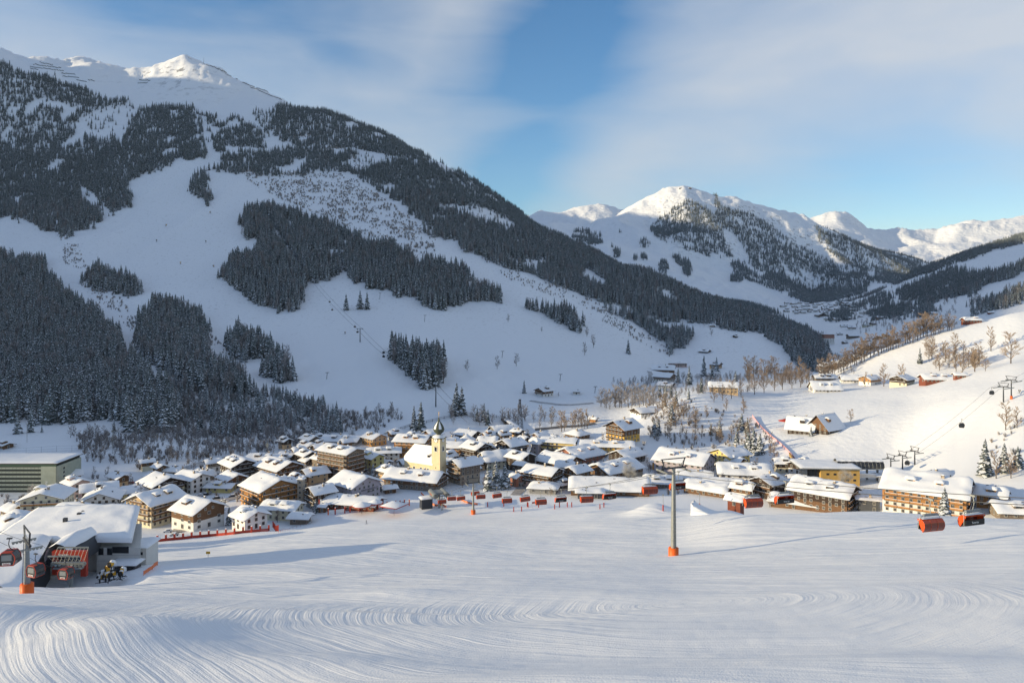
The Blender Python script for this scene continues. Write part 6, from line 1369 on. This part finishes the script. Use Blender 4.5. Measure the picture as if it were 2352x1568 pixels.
for pts, l in (([(405, 1228), (430, 1185), (470, 1152), (530, 1148), (590, 1128), (600, 1100)], 'trodden village street through the western car park'), ([(690, 1128), (760, 1104), (850, 1090), (900, 1078), (905, 1050)], 'village street before the timber hotel'), ([(1180, 1142), (1212, 1105), (1222, 1060), (1240, 1032), (1260, 1000)], 'main street in the village centre'), ([(1380, 1150), (1440, 1128), (1500, 1100), (1600, 1080)], 'street between the eastern houses'), ([(60, 1190), (150, 1180), (250, 1150), (330, 1112), (420, 1085)], 'street past the parking garage')):
    road('street', pts, 6, l, M_STREET)
# ---- fences
def fence(name, pts, hgt, mp_, mn, label, step=3.0, rails=(0.25, 0.9), net=True, pr=0.07, cat='fence', D=None):
    root = empty(name, hit(*pts[0]) if D is None else gp(pts[0][0], D), 0, label, cat); o0 = root.location; Q = []
    for (X, Y), (X2, Y2) in zip(pts[:-1], pts[1:]):
        a, b_ = hit(X, Y), hit(X2, Y2); n_ = max(1, int((b_-a).length/step))
        for i in range(n_): q_ = a.lerp(b_, i/n_); q_.z = ground(q_.x, q_.y); Q.append(q_-o0)
    Q.append(hit(*pts[-1])-o0)
    up = Vector((0, 0, 1))
    for i in range(0, len(Q), 1):
        if len(Q) > 90 and i % 2: continue
        mb = MB(); mb.tube(Q[i]-up*0.3, Q[i]+up*hgt, pr, mp_, 5); part(mb, 'post', root)
    mb = MB()
    if net:
        V = [q_+up*hgt*0.12 for q_ in Q]+[q_+up*hgt*0.5+Vector((0.03, 0.03, 0)) for q_ in Q]+[q_+up*hgt*0.92 for q_ in Q]; n_ = len(Q)
        mb.add(V, [(r_*n_+i, r_*n_+i+1, (r_+1)*n_+i+1, (r_+1)*n_+i) for i in range(n_-1) for r_ in (0, 1)], mn)
    else:
        for z in rails: mb.path([q_+up*hgt*z for q_ in Q], pr*0.8, mn, 4)
    part(mb, 'net' if net else 'rail', root); return root
Zt = lambda x, y: (964.7+x/12.8, 1091+y/12.8)
fence('safety_net', [Zt(30, 560), Zt(240, 780), Zt(350, 900), Zt(480, 940), Zt(650, 915), Zt(770, 970)], 1.3, M_ORANGE, M_ORNET, 'orange safety net curving round the chairlift valley station', 3)
fence('safety_net', [Zt(1200, 740), Zt(1300, 810), Zt(1500, 870), Zt(1690, 885)], 1.3, M_ORANGE, M_ORNET, 'orange safety net crossing behind the smaller pylon foot', 3)
fence('safety_net', [(1728, 958), (1750, 985), (1775, 1008), (1800, 1030), (1822, 1052), (1832, 1066)], 1.9, M_PINKNET, M_PINKNET, 'pink red safety net down the left edge of the sunny piste', 5)
fence('safety_net', [(330, 1322), (350, 1308), (362, 1298)], 1.2, M_ORANGE, M_ORNET, 'short orange net right of the gondola station', 2.5)
fence('mesh_fence', [(0, 1046), (60, 1044), (130, 1038), (200, 1036), (260, 1034), (330, 1030)], 4.0, M_DSTEEL, M_DSTEEL, 'tall mesh fence behind the parking garage', 9, (0.15, 0.55, 1.0), False, 0.05)
fence('slope_fence', [(640, 1224), (664, 1218), (690, 1210), (716, 1200)], 1.2, M_REDP, M_DSTEEL, 'thin rope fence right of the red barrier', 4.5, (0.9,), False, 0.05)
for X, Y, a, b_ in [(0,0,0,0)]: pass
# red barrier with posts
rb = empty('red_barrier', gp(361, 352), 0, 'long red timber barrier with snow capped posts below the white modern house', 'barrier'); o0 = rb.location
QA = [hit(361+256*t_, 1244-25*t_, 260) for t_ in np.linspace(0, 1, 14)]
mb = MB(); up = Vector((0, 0, 1))
V = []; 
for q_ in QA: V += [q_-o0-up*0.3, q_-o0+up*1.15, q_-o0+up*1.15+Vector((0, .4, 0)), q_-o0-up*.3+Vector((0, .4, 0))]
mb.add(V, [(i*4+j, i*4+4+j, i*4+4+(j+1) % 4, i*4+(j+1) % 4) for i in range(13) for j in range(4)], M_REDP); part(mb, 'beam', rb)
for q_ in QA:
    mb = MB(); c = q_-o0; mb.box((c.x, c.y+0.2, c.z+1.3), (0.7, 0.7, 3.2), M_REDP); mb.box((c.x, c.y+0.2, c.z+3.0), (0.75, 0.75, 0.3), M_ROOFSNOW, taper=.6); part(mb, 'post', rb)
rb2 = empty('red_barrier', gp(627, 372), 0, 'short red picket barrier at the right end of the long one', 'barrier'); mb = MB()
for i in range(7):
    q_ = gp(627+i*2.0, 376-i*5)-rb2.location; mb2 = MB(); mb2.box((q_.x, q_.y, q_.z+1.3), (0.45, 0.45, 3.2), M_REDP); part(mb2, 'post', rb2)
# ski bar posts and banners
rbp = random.Random(2)
bw = empty('terrace_wall', gp(756, 372), 0, 'row of orange red posts with white and glass panels before the ski bar', 'fence'); o0 = bw.location; prev = None
for i, X in enumerate([754, 770, 792, 804, 826, 836, 852, 868, 879, 889, 899, 909, 919, 929, 940]):
    q_ = hit(X, 1183-(X-754)*0.118, 280)-o0; mb = MB(); mb.box((q_.x, q_.y, q_.z+1.5), (0.55, 0.55, 4.0), M_ORANGE if X < 760 or X > 935 else M_REDP); mb.box((q_.x, q_.y, q_.z+3.6), (0.5, 0.5, 0.25), M_ROOFSNOW); part(mb, 'post', bw)
    if prev is not None and i in (1, 2, 8, 9, 10, 11, 12, 13):
        mb = MB(); c = (prev+q_)/2; mb.box((c.x, c.y-0.05, c.z+1.6), ((q_-prev).length-0.6, 0.1, 1.7), M_WHITEP if i in (1, 2, 8) else M_GREYP, math.atan2((q_-prev).y, (q_-prev).x)); part(mb, 'panel', bw)
    prev = q_
# orange slalom posts near chairs
for i, X in enumerate([1120, 1157, 1180, 1198, 1211, 1213, 1237, 1274, 1285, 1303, 1313, 1378, 1387]):
    q_ = gp(X, 398+rbp.uniform(-6, 8)); mb = MB(); mb.box((0, 0, 1.0), (0.5, 0.5, 3.4), M_REDP); mb.box((0, 0, 2.8), (0.45, 0.45, 0.25), M_ROOFSNOW)
    o = mb.build('padded_post', None, q_); tag(o, 'orange red padded post at the lower edge of the slope behind the chairs', 'padded post', 'padded posts at the slope edge')
for X, D, l in ((1523, 310, 'red post left of the snow kicker'), (1607, 322, 'red post on the crest behind the snow kicker')):
    q_ = gp(X, D); mb = MB(); mb.tube((0, 0, -.3), (0, 0, 2.4), 0.28, M_REDP, 8); mb.tube((0, 0, 2.4), (0, 0, 7), 0.10, M_STEEL, 6); mb.box((0, 0, 6.6), (0.7, 0.3, 0.5), M_STEEL); tag(mb.build('snow_lance', None, q_), l, 'snow lance')
# jump kicker, a packed snow wedge
kk = gp(1625, 296); mb = MB(); V = []
for i in range(13):
    for j in range(7):
        t_ = i/12; x = -6.0+12*t_; y = -3+j; z = 4.6*(1-t_)**1.7*(1-0.08*abs(j-3)) if i else 4.2; V.append((x, y*(1+0.5*t_), z+0.05*math.sin(i*3+j*2)))
V2 = [(p[0], p[1], -1.5) for p in V]; n_ = len(V)
mb.add(V+V2, [(i*7+j, (i+1)*7+j, (i+1)*7+j+1, i*7+j+1) for i in range(12) for j in range(6)]+[(i*7, n_+i*7, n_+(i+1)*7, (i+1)*7) for i in range(12)]+[((i+1)*7+6, n_+(i+1)*7+6, n_+i*7+6, i*7+6) for i in range(12)]+[(j+1, n_+j+1, n_+j, j) for j in range(6)], M_SNOW2, True)
tag(mb.build('snow_kicker', None, kk, -0.45), 'packed snow jump ramp behind the tall pylon', 'snow ramp')
# ---- snow guns
def gun_proto():
    root = empty('snow_gun', (0, 0, 0)); mb = MB(); mb.tube((-0.7, 0, 1.5), (0.1, 0, 1.6), 0.58, M_YELP, 12, 0.54); mb.tube((0.1, 0, 1.6), (0.7, 0, 1.68), 0.56, M_WHITEP, 12, 0.5); mb.tube((0.68, 0, 1.68), (0.75, 0, 1.7), 0.42, M_BLACK, 10); mb.tube((-0.8, 0, 1.5), (-0.68, 0, 1.5), 0.62, M_BLACK, 12); part(mb, 'fan_drum', root)
    mb = MB(); mb.box((0, 0, 0.5), (0.3, 0.3, 1.2), M_DSTEEL); mb.tube((-0.9, -0.8, 0), (0.9, 0.8, 0.1), 0.08, M_DSTEEL); mb.tube((-0.9, 0.8, 0), (0.9, -0.8, 0.1), 0.08, M_DSTEEL); part(mb, 'stand', root)
    mb = MB(); mb.lathe([(0.5, 2.0), (0.42, 2.25), (0, 2.4)], M_ROOFSNOW, 8); part(mb, 'snow_cap', root); return root
gn = gun_proto(); first = True; rr = random.Random(8)
for i, (X, Y) in enumerate([(229, 1330), (236, 1322), (243, 1316), (251, 1324), (249, 1308), (257, 1315), (262, 1322), (255, 1301), (276, 1322), (281, 1316), (243, 1328), (252, 1313)]):
    q_ = gp(X, 188+rr.uniform(-1, 2)); o = gn if first else copy_tree(gn); first = False
    q_.z = max(q_.z-0.2, (YH-Y-8)/F0*q_.y)
    o.location = q_; o.rotation_euler = (rr.uniform(-.2, .2), rr.uniform(-.2, .2), rr.random()*6.3); s = rr.uniform(0.9, 1.15); o.scale = (s, s, s); tag(o, 'yellow snow gun in the parked heap in front of the grey station', 'snow gun', 'parked snow guns by the station')
for X, Y, l in [(483,492,'highest snow gun on the big run'),(381,521,'snow gun left on the upper big run'),(473,558,'snow gun right in the middle of the big run'),(360,555,'small snow gun far left on the big run'),(415,607,'snow gun left where the big run bends'),(491,614,'snow gun right where the big run bends'),(793,768,'snow gun on the lower run left of the pylon'),(2341,903,'yellow snow gun tower at the right edge')]:
    q_ = hit(X, Y); o = copy_tree(gn); o.location = q_; s = max(1.0, q_.y/800*1.1); o.scale = (s, s, s); o.rotation_euler = (0, 0, X); tag(o, l, 'snow gun', 'snow guns on the runs')
# ---- cars
def car_proto(mb_m):
    root = empty('parked_car', (0, 0, 0)); mb = MB(); pr_ = [(-2.1, 0.35), (-2.15, 0.8), (-1.2, 0.95), (-0.6, 1.45), (0.9, 1.48), (1.6, 1.0), (2.1, 0.9), (2.15, 0.35)]; mb.prism(pr_, -0.85, 0.85, mb_m); part(mb, 'body', root)
    mb = MB(); mb.prism([(-1.1, 0.97), (-0.58, 1.38), (0.85, 1.41), (1.4, 1.0)], -0.87, 0.87, M_GLASS); part(mb, 'window', root)
    mb = MB(); mb.box((0.1, 0, 1.55), (1.7, 1.5, 0.16), M_ROOFSNOW, taper=.85); mb.box((-1.65, 0, 0.98), (0.9, 1.5, 0.12), M_ROOFSNOW, taper=.85); part(mb, 'snow_cover', root)
    for x in (-1.35, 1.35):
        for y in (-0.82, 0.82): mb = MB(); mb.tube((x, y-.1, .33), (x, y+.1, .33), .33, M_BLACK, 10); part(mb, 'wheel', root)
    return root
CARM = [mat('car_black', (.02, .02, .025), .3), mat('car_silver', (.4, .41, .43), .3, metal=.4), mat('car_blue', (.03, .05, .12), .3), mat('car_red', (.3, .02, .02), .3), mat('car_white', (.7, .7, .7), .4)]
CARN = ['black', 'silver', 'dark blue', 'red', 'white']; protos = {}
def car(X, Y, ci, rz, where, group=None):
    if ci not in protos: protos[ci] = car_proto(CARM[ci]); o = protos[ci]
    else: o = copy_tree(protos[ci])
    q_ = hit(X, Y); o.location = q_+Vector((0, 0, 0.0)); o.rotation_euler = (0, 0, rz); tag(o, '%s car %s' % (CARN[ci], where), 'car', group or 'parked cars')
for X, Y, ci, rz, w_ in [(459,1140,4,0.3,'left of the pair in the car park by the low yellow house'),(471,1138,0,0.3,'right of the pair in the car park by the low yellow house'),(497,1147,0,0.2,'alone in the middle of the western car park'),(534,1141,2,0.3,'at the back of the western car park'),(516,1153,4,-0.2,'with snow at the front of the western car park'),(549,1143,1,0.2,'under snow beside the tree in the western car park'),(560,1148,4,0.2,'close to the big orange hotel wall'),
   (385,1222,4,0.4,'left of two in front of the big brown and cream hotel'),(400,1230,1,0.5,'right of two in front of the big brown and cream hotel'),(60,1178,0,0.6,'beside the cream balcony hotel'),(300,1110,3,0.1,'on the road right of the garage'),(268,1112,0,0.1,'left on the road right of the garage'),(1050,1166,0,0,'behind the smaller pylon')][:12]:
    car(X, Y, ci, rz, w_)
for i in range(9): car(812+i*4.2, 1094-i*1.6, (0, 2, 1, 0, 1, 3, 0, 2, 1)[i], 1.3, 'in the row of parked cars between timber hotel and mauve guesthouse', 'car row by the timber hotel')
# ---- parasols
def parasol(X, D, w, zc, m, label, snow=True, sides=8):
    q_ = gp(X, D); root = empty('parasol', q_, 0.3, label, 'parasol'); mb = MB(); mb.tube((0, 0, -.3), (0, 0, zc), .1, M_DSTEEL); part(mb, 'pole', root)
    mb = MB(); mb.lathe([(w, zc-1.45), (w, zc-1.2), (w*.5, zc-.5), (0, zc+.4)], m, sides); cn = part(mb, 'canopy', root)
    if snow:
        mb = MB(); mb.lathe([(w*.95, zc-1.15), (w*.85, zc-.75), (w*.45, zc-.1), (w*.1, zc+.6), (0, zc+.6)], M_ROOFSNOW, sides); part(mb, 'canopy_snow', cn)
parasol(862, 402, 4.4, 5.6, M_REDP, 'snow capped round parasol between ski bar and tent')
parasol(905, 392, 7.8, 6.6, M_REDP, 'large red tent roof with snow at the right end of the ski bar', True, 4)
parasol(831, 396, 5.4, 5.8, M_REDP, 'red parasol with sliding snow behind the ski bar roof')
parasol(848, 410, 3.2, 4.6, M_REDP, 'smallest snow capped parasol behind the ski bar')
parasol(1803, 560, 5.0, 7.0, M_REDP, 'bare red parasol on the terrace left of the dark chalet', False)
# red sign on the chalet, three lit attic windows come with the house
sg = c1[0]; mb = MB(); mb.box((c1[1]/2+0.35, 0, 3.4), (0.12, 6.5, 1.5), M_REDP); part(mb, 'red_sign', sg)
# painted names
def face_text(hs, txt, size, side, zf, uf, m=M_DSTEEL):
    root, a, b_, Hh, rise = hs
    # gable end turned to the viewer
    best = None
    for ang, ln, off in ((0, a, b_/2), (math.pi/2, b_, a/2), (math.pi, a, b_/2), (-math.pi/2, b_, a/2)):
        th_ = root.rotation_euler.z; n_ = Vector((math.sin(ang+th_), -math.cos(ang+th_))); d = n_.dot(Vector((-root.location.x, -root.location.y)).normalized())
        sc_ = d+(0.6 if abs(math.cos(ang)) < .5 else 0)
        if best is None or sc_ > best[0]: best = (sc_, ang, ln, off)
    _, ang, ln, off = best; o_ = off+0.16
    loc = (math.sin(ang)*o_+math.cos(ang)*uf*ln, -math.cos(ang)*o_+math.sin(ang)*uf*ln, Hh*zf); text_part(txt, size, m, root, loc, (math.pi/2, 0, ang))
face_text(willw, 'HAUS WILLWALD', 1.5, 0, 0.62, 0.12); face_text(willw, 'Apartments', 1.1, 0, 0.48, 0.16); face_text(inn, 'Pension Eggerhof', 1.3, 0, 0.5, 0.0)
# ski bar sign
face_text(bar, 'SKIBAR', 0.9, 0, 0.6, 0.1, M_WHITEP)
# ---- masts, lamps, flags
def lamp(X, Y, Yt, label, lat=False):
    q_ = hit(X, Y); H_ = (Y-Yt)/F0*q_.y; root = empty('lamp_post', q_, 0, label, 'lamp post'); mb = MB(); mb.tube((0, 0, -.3), (0, 0, H_), .12, M_STEEL, 6); part(mb, 'pole', root); mb = MB(); mb.box((0, 0, H_), (1.4, .5, .4), M_STEEL); part(mb, 'lamp_head', root)
lamp(62, 1016, 973, 'tall floodlight pole left on the floodlit meadow'); lamp(258, 1042, 990, 'tall floodlight pole right of the meadow'); lamp(314, 1003, 950, 'tall floodlight pole at the forest edge')
for X, Y, Yt in [(486,1062,1050),(429,1076,1064),(592,1060,1049),(730,1034,1022)]: lamp(X, Y, Yt, 'small street lamp at %s' % {486:'the stream bank above the lodge',429:'the bend of the back road',592:'the road beside the antenna mast',730:'the back row road above the timber hotel'}[X])
q_ = hit(614, 1056); mb = MB(); mb.tube((0, 0, 0), (0, 0, 12), .18, M_STEEL, 6); root = empty('antenna_mast', q_, 0, 'antenna mast with grey box head behind the tan hotel', 'antenna mast'); part(mb, 'pole', root); mb = MB(); mb.box((0, 0, 10.5), (1.5, 1.5, 2.2), M_STEEL); mb.box((0, 0, 7), (.9, .9, 1.4), M_DSTEEL); mb.tube((0, 0, 11), (0, 0, 15), .06, M_STEEL); part(mb, 'antenna_head', root)
q_ = hit(1194, 990); H_ = 70/F0*q_.y; root = empty('lattice_mast', q_, .3, 'dark lattice mast at the end of the covered conveyor', 'lattice mast'); mb = MB(); L4 = []
for sx, sy in ((-1, -1), (1, -1), (1, 1), (-1, 1)): mb.tube((sx*2.4, sy*2.4, -1), (sx*.5, sy*.5, H_), .22, M_DSTEEL, 4); L4.append((sx, sy))
for i in range(8):
    z1, z2 = H_*i/8, H_*(i+1)/8; r1, r2 = 2.4-1.9*i/8, 2.4-1.9*(i+1)/8
    for k in range(4):
        a, b_ = L4[k], L4[(k+1) % 4]; mb.tube((a[0]*r1, a[1]*r1, z1), (b_[0]*r2, b_[1]*r2, z2), .11, M_DSTEEL, 4); mb.tube((a[0]*r1, a[1]*r1, z1), (b_[0]*r1, b_[1]*r1, z1), .11, M_DSTEEL, 4)
part(mb, 'lattice', root); mb = MB(); mb.box((0, 0, H_+.5), (1.6, 1.6, 1.2), M_DSTEEL); part(mb, 'mast_head', root)
# timber walkway and covered conveyor
wk = [(868, 1010), (900, 996), (940, 982), (980, 972), (1020, 964), (1060, 958), (1100, 957), (1140, 962), (1160, 968)]
fence('timber_walkway', wk, 2.4, M_FASCIA, M_FASCIA, 'long dark timber walkway on the slope behind the church tower', 5, (0.35, 0.65, 1.0), False, 0.16, 'walkway')
a, b_ = hit(1156, 966), hit(1212, 1006); root = empty('covered_conveyor', a, 0, 'snow covered conveyor tunnel leading down to the lattice mast', 'conveyor'); d = b_-a; mb = MB(); sd_ = Vector((-d.y, d.x, 0)).normalized()*2.2
V = []
for k in range(9):
    c = d*k/8
    V += [tuple(c-sd_+Vector((0, 0, -1.5))), tuple(c-sd_+Vector((0, 0, 2.2))), tuple(c+sd_+Vector((0, 0, 2.2))), tuple(c+sd_+Vector((0, 0, -1.5)))]
mb.add(V, [(i*4+j, i*4+j+1, i*4+5+j, i*4+4+j) for i in range(8) for j in range(3)], M_FASCIA); tb = part(mb, 'tunnel', root)
V = []
for k in range(17):
    c = d*k/16
    for q2_ in (-1.1, -.8, 0, .8, 1.1): V.append(tuple(c+sd_*q2_+Vector((0, 0, 2.2+(1.3*(1-abs(q2_)**3*.6)) if abs(q2_) < 1.05 else 2.3))))
mb = MB(); mb.add(V, [(i*5+j, i*5+j+1, i*5+6+j, i*5+5+j) for i in range(16) for j in range(4)], M_ROOFSNOW, True); part(mb, 'tunnel_snow', tb)
for X, l in ((731, 'red banner flag, left of two before the dark timber hotel'), (735, 'white banner flag, right of two before the dark timber hotel')):
    q_ = gp(X, 402); root = empty('banner_flag', q_, 0, l, 'flag'); mb = MB(); mb.tube((0, 0, 0), (0, 0, 7.5), .06, M_STEEL); part(mb, 'pole', root); mb = MB(); mb.box((.45, 0, 4.6), (.8, .04, 5.2), M_REDP if 'red' in l else M_WHITEP); part(mb, 'cloth', root)
# drag lift masts
for X, Y, l in [(872,688,'drag lift mast highest on the meadow'),(975,740,'drag lift mast left of the small bare trees'),(1153,822,'drag lift mast between the round bare trees'),(1286,875,'drag lift mast right on the lower meadow'),(1366,903,'drag lift end mast near the shaded grove'),(750,872,'dark drag lift turn frame left of the copse')]:
    q_ = hit(X, Y); H_ = 15/F0*q_.y; root = empty('drag_lift_mast', q_, .3, l, 'lift mast'); mb = MB(); mb.tube((0, 0, -1), (0.8, 0, H_), .28, M_DSTEEL, 6); part(mb, 'mast', root); mb = MB(); mb.box((.8, 0, H_), (4.2, .4, .5), M_DSTEEL); part(mb, 'crossarm', root)
# avalanche barriers on the summit
C1 = lambda x, y: (x/1.96/1.7415, (200+y/1.96)/1.7415)
for i, (a, b_) in enumerate([((235,130),(500,165)),((235,145),(300,155)),((260,113),(480,143)),((310,98),(415,117)),((480,183),(590,195)),((490,205),(620,222)),((600,240),(680,252)),((690,235),(745,246)),((1090,235),(1180,240)),((1080,262),(1160,258)),((1600,110),(1690,140)),((1650,125),(1760,170)),((1700,150),(1850,205)),((1780,195),(1950,248)),((1850,225),(2070,296)),((1900,255),(2150,345)),((1960,290),(2210,392))]):
    A, B = C1(*a), C1(*b_); n_ = max(4, int((B[0]-A[0])/2)); Q = []
    for k in range(n_+1):
        X, Y = A[0]+(B[0]-A[0])*k/n_, A[1]+(B[1]-A[1])*k/n_+1.5; q_ = hit(X, Y, 2700)
        if q_.y < 4500: Q.append(q_)
    if len(Q) < 3: continue
    mb = MB()
    for p, q_ in zip(Q[:-1], Q[1:]):
        if (q_-p).length > 90: continue
        mb.add([p-up*1, q_-up*1, q_+up*3.2, p+up*3.2], [(0, 1, 2, 3)], M_GREYP); mb.tube(p-up*1, p+up*3.4, .3, M_DSTEEL, 4)
        mb.add([p+up*3.2+Vector((0, 1.5, 0)), q_+up*3.2+Vector((0, 1.5, 0)), q_+up*3.2, p+up*3.2], [(0, 1, 2, 3)], M_ROOFSNOW)
    if mb.v: tag(mb.build('avalanche_barrier'), 'long snow barrier on the open face of the left summits', 'avalanche barrier', 'avalanche barriers on the summits')
q_ = hit(468, 147, 2700); mb = MB(); mb.tube((0, 0, 0), (0, 0, 30), .9, M_DSTEEL, 5, .4); tag(mb.build('radio_mast', None, q_), 'thin radio mast on the ridge right of the sunlit summit', 'radio mast')
for Xs_, l in ((1563, 'left'), (1585, 'right')):
    q_ = hit(Xs_, 434, 5000); mb = MB(); mb.box((0, 0, 2), (20, 14, 9), M_FASCIA); mb.box((0, 0, 8), (22, 16, 3), M_ROOFSNOW, taper=.9); tag(mb.build('summit_building', None, q_), l+' summit building on the far central mountain', 'summit building')
# signs
for X, Y, l in ((478, 1280, 'small yellow sign standing in the shaded snow by the station'), (716, 1188, 'small yellow slow sign at the fence end')):
    q_ = hit(X, Y); root = empty('slope_sign', q_, 0, l, 'sign'); mb = MB(); mb.tube((0, 0, 0), (0, 0, 1.6), .05, M_STEEL); part(mb, 'pole', root); mb = MB(); mb.box((0, 0, 1.5), (1.3, .06, .8), M_YELP); part(mb, 'board', root)
q_ = hit(1227, 1160); root = empty('banner_sign', q_, .5, 'small red banner standing on the snow below the chairs', 'banner'); mb = MB(); mb.tube((-1.4, 0, 0), (-1.4, 0, 1.8), .06, M_STEEL); mb.tube((1.4, 0, 0), (1.4, 0, 1.8), .06, M_STEEL); part(mb, 'poles', root); mb = MB(); mb.box((0, 0, 1.3), (2.8, .06, .9), M_REDP); part(mb, 'cloth', root)
# yellow retaining wall by the narrow road
A = [hit(X, Y) for X, Y in ((1812, 1052), (1822, 1070), (1834, 1088), (1850, 1100))]; mb = MB(); V = []
for p in A: V += [p-up*2, p+up*3.2, p+up*3.2+Vector((1, .6, 0)), p-up*2+Vector((1, .6, 0))]
mb.add(V, [(i*4+j, i*4+4+j, i*4+4+(j+1) % 4, i*4+(j+1) % 4) for i in range(3) for j in range(4)], M_YS); tag(mb.build('retaining_wall'), 'yellow retaining wall along the narrow road', 'retaining wall')
# ---- person with skis
def person(loc, rz, m_j, m_t, label):
    root = empty('person', loc, rz, label, 'person')
    J = [(0,0,.95),(0,0,1.15),(0,-.04,1.42),(0,-.05,1.52),(0,-.07,1.66),(.19,-.04,1.40),(.34,-.12,1.16),(.30,-.32,1.02),(-.19,-.04,1.40),(-.34,-.12,1.16),(-.30,-.32,1.02),(.10,0,.90),(.13,-.10,.50),(.14,.02,.10),(.14,-.14,.04),(-.10,0,.90),(-.13,-.10,.50),(-.14,.02,.10),(-.14,-.14,.04)]
    E = [(0,1),(1,2),(2,3),(3,4),(2,5),(5,6),(6,7),(2,8),(8,9),(9,10),(0,11),(11,12),(12,13),(13,14),(0,15),(15,16),(16,17),(17,18)]
    R = [.15,.14,.15,.065,.11,.075,.055,.045,.075,.055,.045,.10,.075,.06,.05,.10,.075,.06,.05]
    me_ = bpy.data.meshes.new('body'); me_.from_pydata(J, E, []); o = bpy.data.objects.new('body', me_); COL.objects.link(o); o.parent = root; me_.materials.append(m_j)
    md = o.modifiers.new('skin', 'SKIN'); sk = me_.skin_vertices[0].data
    for i, r_ in enumerate(R): sk[i].radius = (r_, r_)
    sk[0].use_root = True; o.modifiers.new('sub', 'SUBSURF').levels = 1
    mb = MB(); mb.lathe([(0, 1.52), (.11, 1.58), (.13, 1.68), (.10, 1.78), (0, 1.82)], m_t, 10, (0, -.07, 0)); part(mb, 'helmet', root); return root
q_ = hit(841, 1203); person(q_, 2.2, M_SWD, M_BLACK, 'person in dark clothes standing on the slope left of the ski bar lane')
mb = MB(); mb.box((.14, -.1, .03), (.1, 1.6, .03), M_BLACK); mb.box((-.14, -.1, .03), (.1, 1.6, .03), M_BLACK); tag(mb.build('pair_of_skis', None, q_, 2.2), 'pair of skis under the standing person', 'skis')
# ---- chimney smoke
def smoke(X, Y, D, w, hgt, lean, label, dens=0.35):
    m = MATS.get('smoke%.2f' % dens)
    if m is None:
        m = bpy.data.materials.new('smoke'); m.use_nodes = True; nt = m.node_tree; nt.nodes.remove(nt.nodes['Principled BSDF']); v = nt.nodes.new('ShaderNodeVolumePrincipled')
        v.inputs['Color'].default_value = (.9, .88, .86, 1); tcx = nt.nodes.new('ShaderNodeTexCoord'); nz = nt.nodes.new('ShaderNodeTexNoise'); nz.inputs['Scale'].default_value = 2.2; nz.inputs['Detail'].default_value = 3; nt.links.new(tcx.outputs['Object'], nz.inputs['Vector'])
        ln_ = nt.nodes.new('ShaderNodeVectorMath'); ln_.operation = 'LENGTH'; nt.links.new(tcx.outputs['Object'], ln_.inputs[0])
        mr = nt.nodes.new('ShaderNodeMapRange'); mr.inputs[1].default_value = .45; mr.inputs[2].default_value = .70; mr.inputs[4].default_value = dens*3; nt.links.new(nz.outputs[0], mr.inputs[0])
        fr_ = nt.nodes.new('ShaderNodeMapRange'); fr_.inputs[1].default_value = 1.0; fr_.inputs[2].default_value = .35; nt.links.new(ln_.outputs['Value'], fr_.inputs[0])
        mu = nt.nodes.new('ShaderNodeMath'); mu.operation = 'MULTIPLY'; nt.links.new(mr.outputs[0], mu.inputs[0]); nt.links.new(fr_.outputs[0], mu.inputs[1]); nt.links.new(mu.outputs[0], v.inputs['Density']); nt.links.new(v.outputs[0], nt.nodes['Material Output'].inputs['Volume']); MATS['smoke%.2f' % dens] = m
    mb = MB(); mb.lathe([(0, -1), (.5, -.87), (.87, -.5), (1, 0), (.87, .5), (.5, .87), (0, 1)], m, 12)
    o = mb.build('chimney_smoke', None, P(X, Y, D)); o.scale = (w, w, hgt); o.rotation_euler = (0, lean, 0); tag(o, label, 'smoke', None, 'stuff')
for X, Y, D, w, hg, ln_, l in [(76,1124,432,4,3,1.2,'smoke above the cream balcony hotel'),(14,1178,415,5,3,1.2,'smoke by the small brown chalet'),(668,1090,470,5,3,1.1,'smoke over the orange hotel roof'),(414,1136,455,5,2.5,1.1,'smoke beside the green gabled guesthouse'),(806,1000,600,4,9,.2,'smoke column over the low hall'),
   (851,986,640,5,6,.5,'smoke behind the sunlit orange house'),(878,989,640,5,5,.8,'smoke puff left of the tower smoke'),(905,988,650,7,8,.5,'tall smoke cloud left of the church'),(926,992,640,8,5,1.0,'smoke cloud nearest the church'),(1082,990,640,8,4,1.2,'haze of smoke right of the onion dome'),(1131,1000,620,7,5,1.0,'smoke before the barrel roof'),(1446,1078,440,6,5,.8,'smoke over the stone lodge'),(1942,1094,405,4.5,5.5,.3,'smoke plume before the yellow station')]:
    smoke(X, Y, D, w, hg, ln_, l)
# ---- haze
hm = bpy.data.materials.new('haze_air'); hm.use_nodes = True; nt = hm.node_tree; nt.nodes.remove(nt.nodes['Principled BSDF']); v = nt.nodes.new('ShaderNodeVolumePrincipled'); v.inputs['Color'].default_value = (.72, .83, 1, 1); v.inputs['Density'].default_value = 0.000013; v.inputs['Anisotropy'].default_value = 0.2
nt.links.new(v.outputs[0], nt.nodes['Material Output'].inputs['Volume'])
mb = MB(); mb.box((0, 4200, 1010), (26000, 19600, 2520), hm)
hz = mb.build('haze'); tag(hz, 'thin cold haze filling the valley air', None, None, 'stuff')
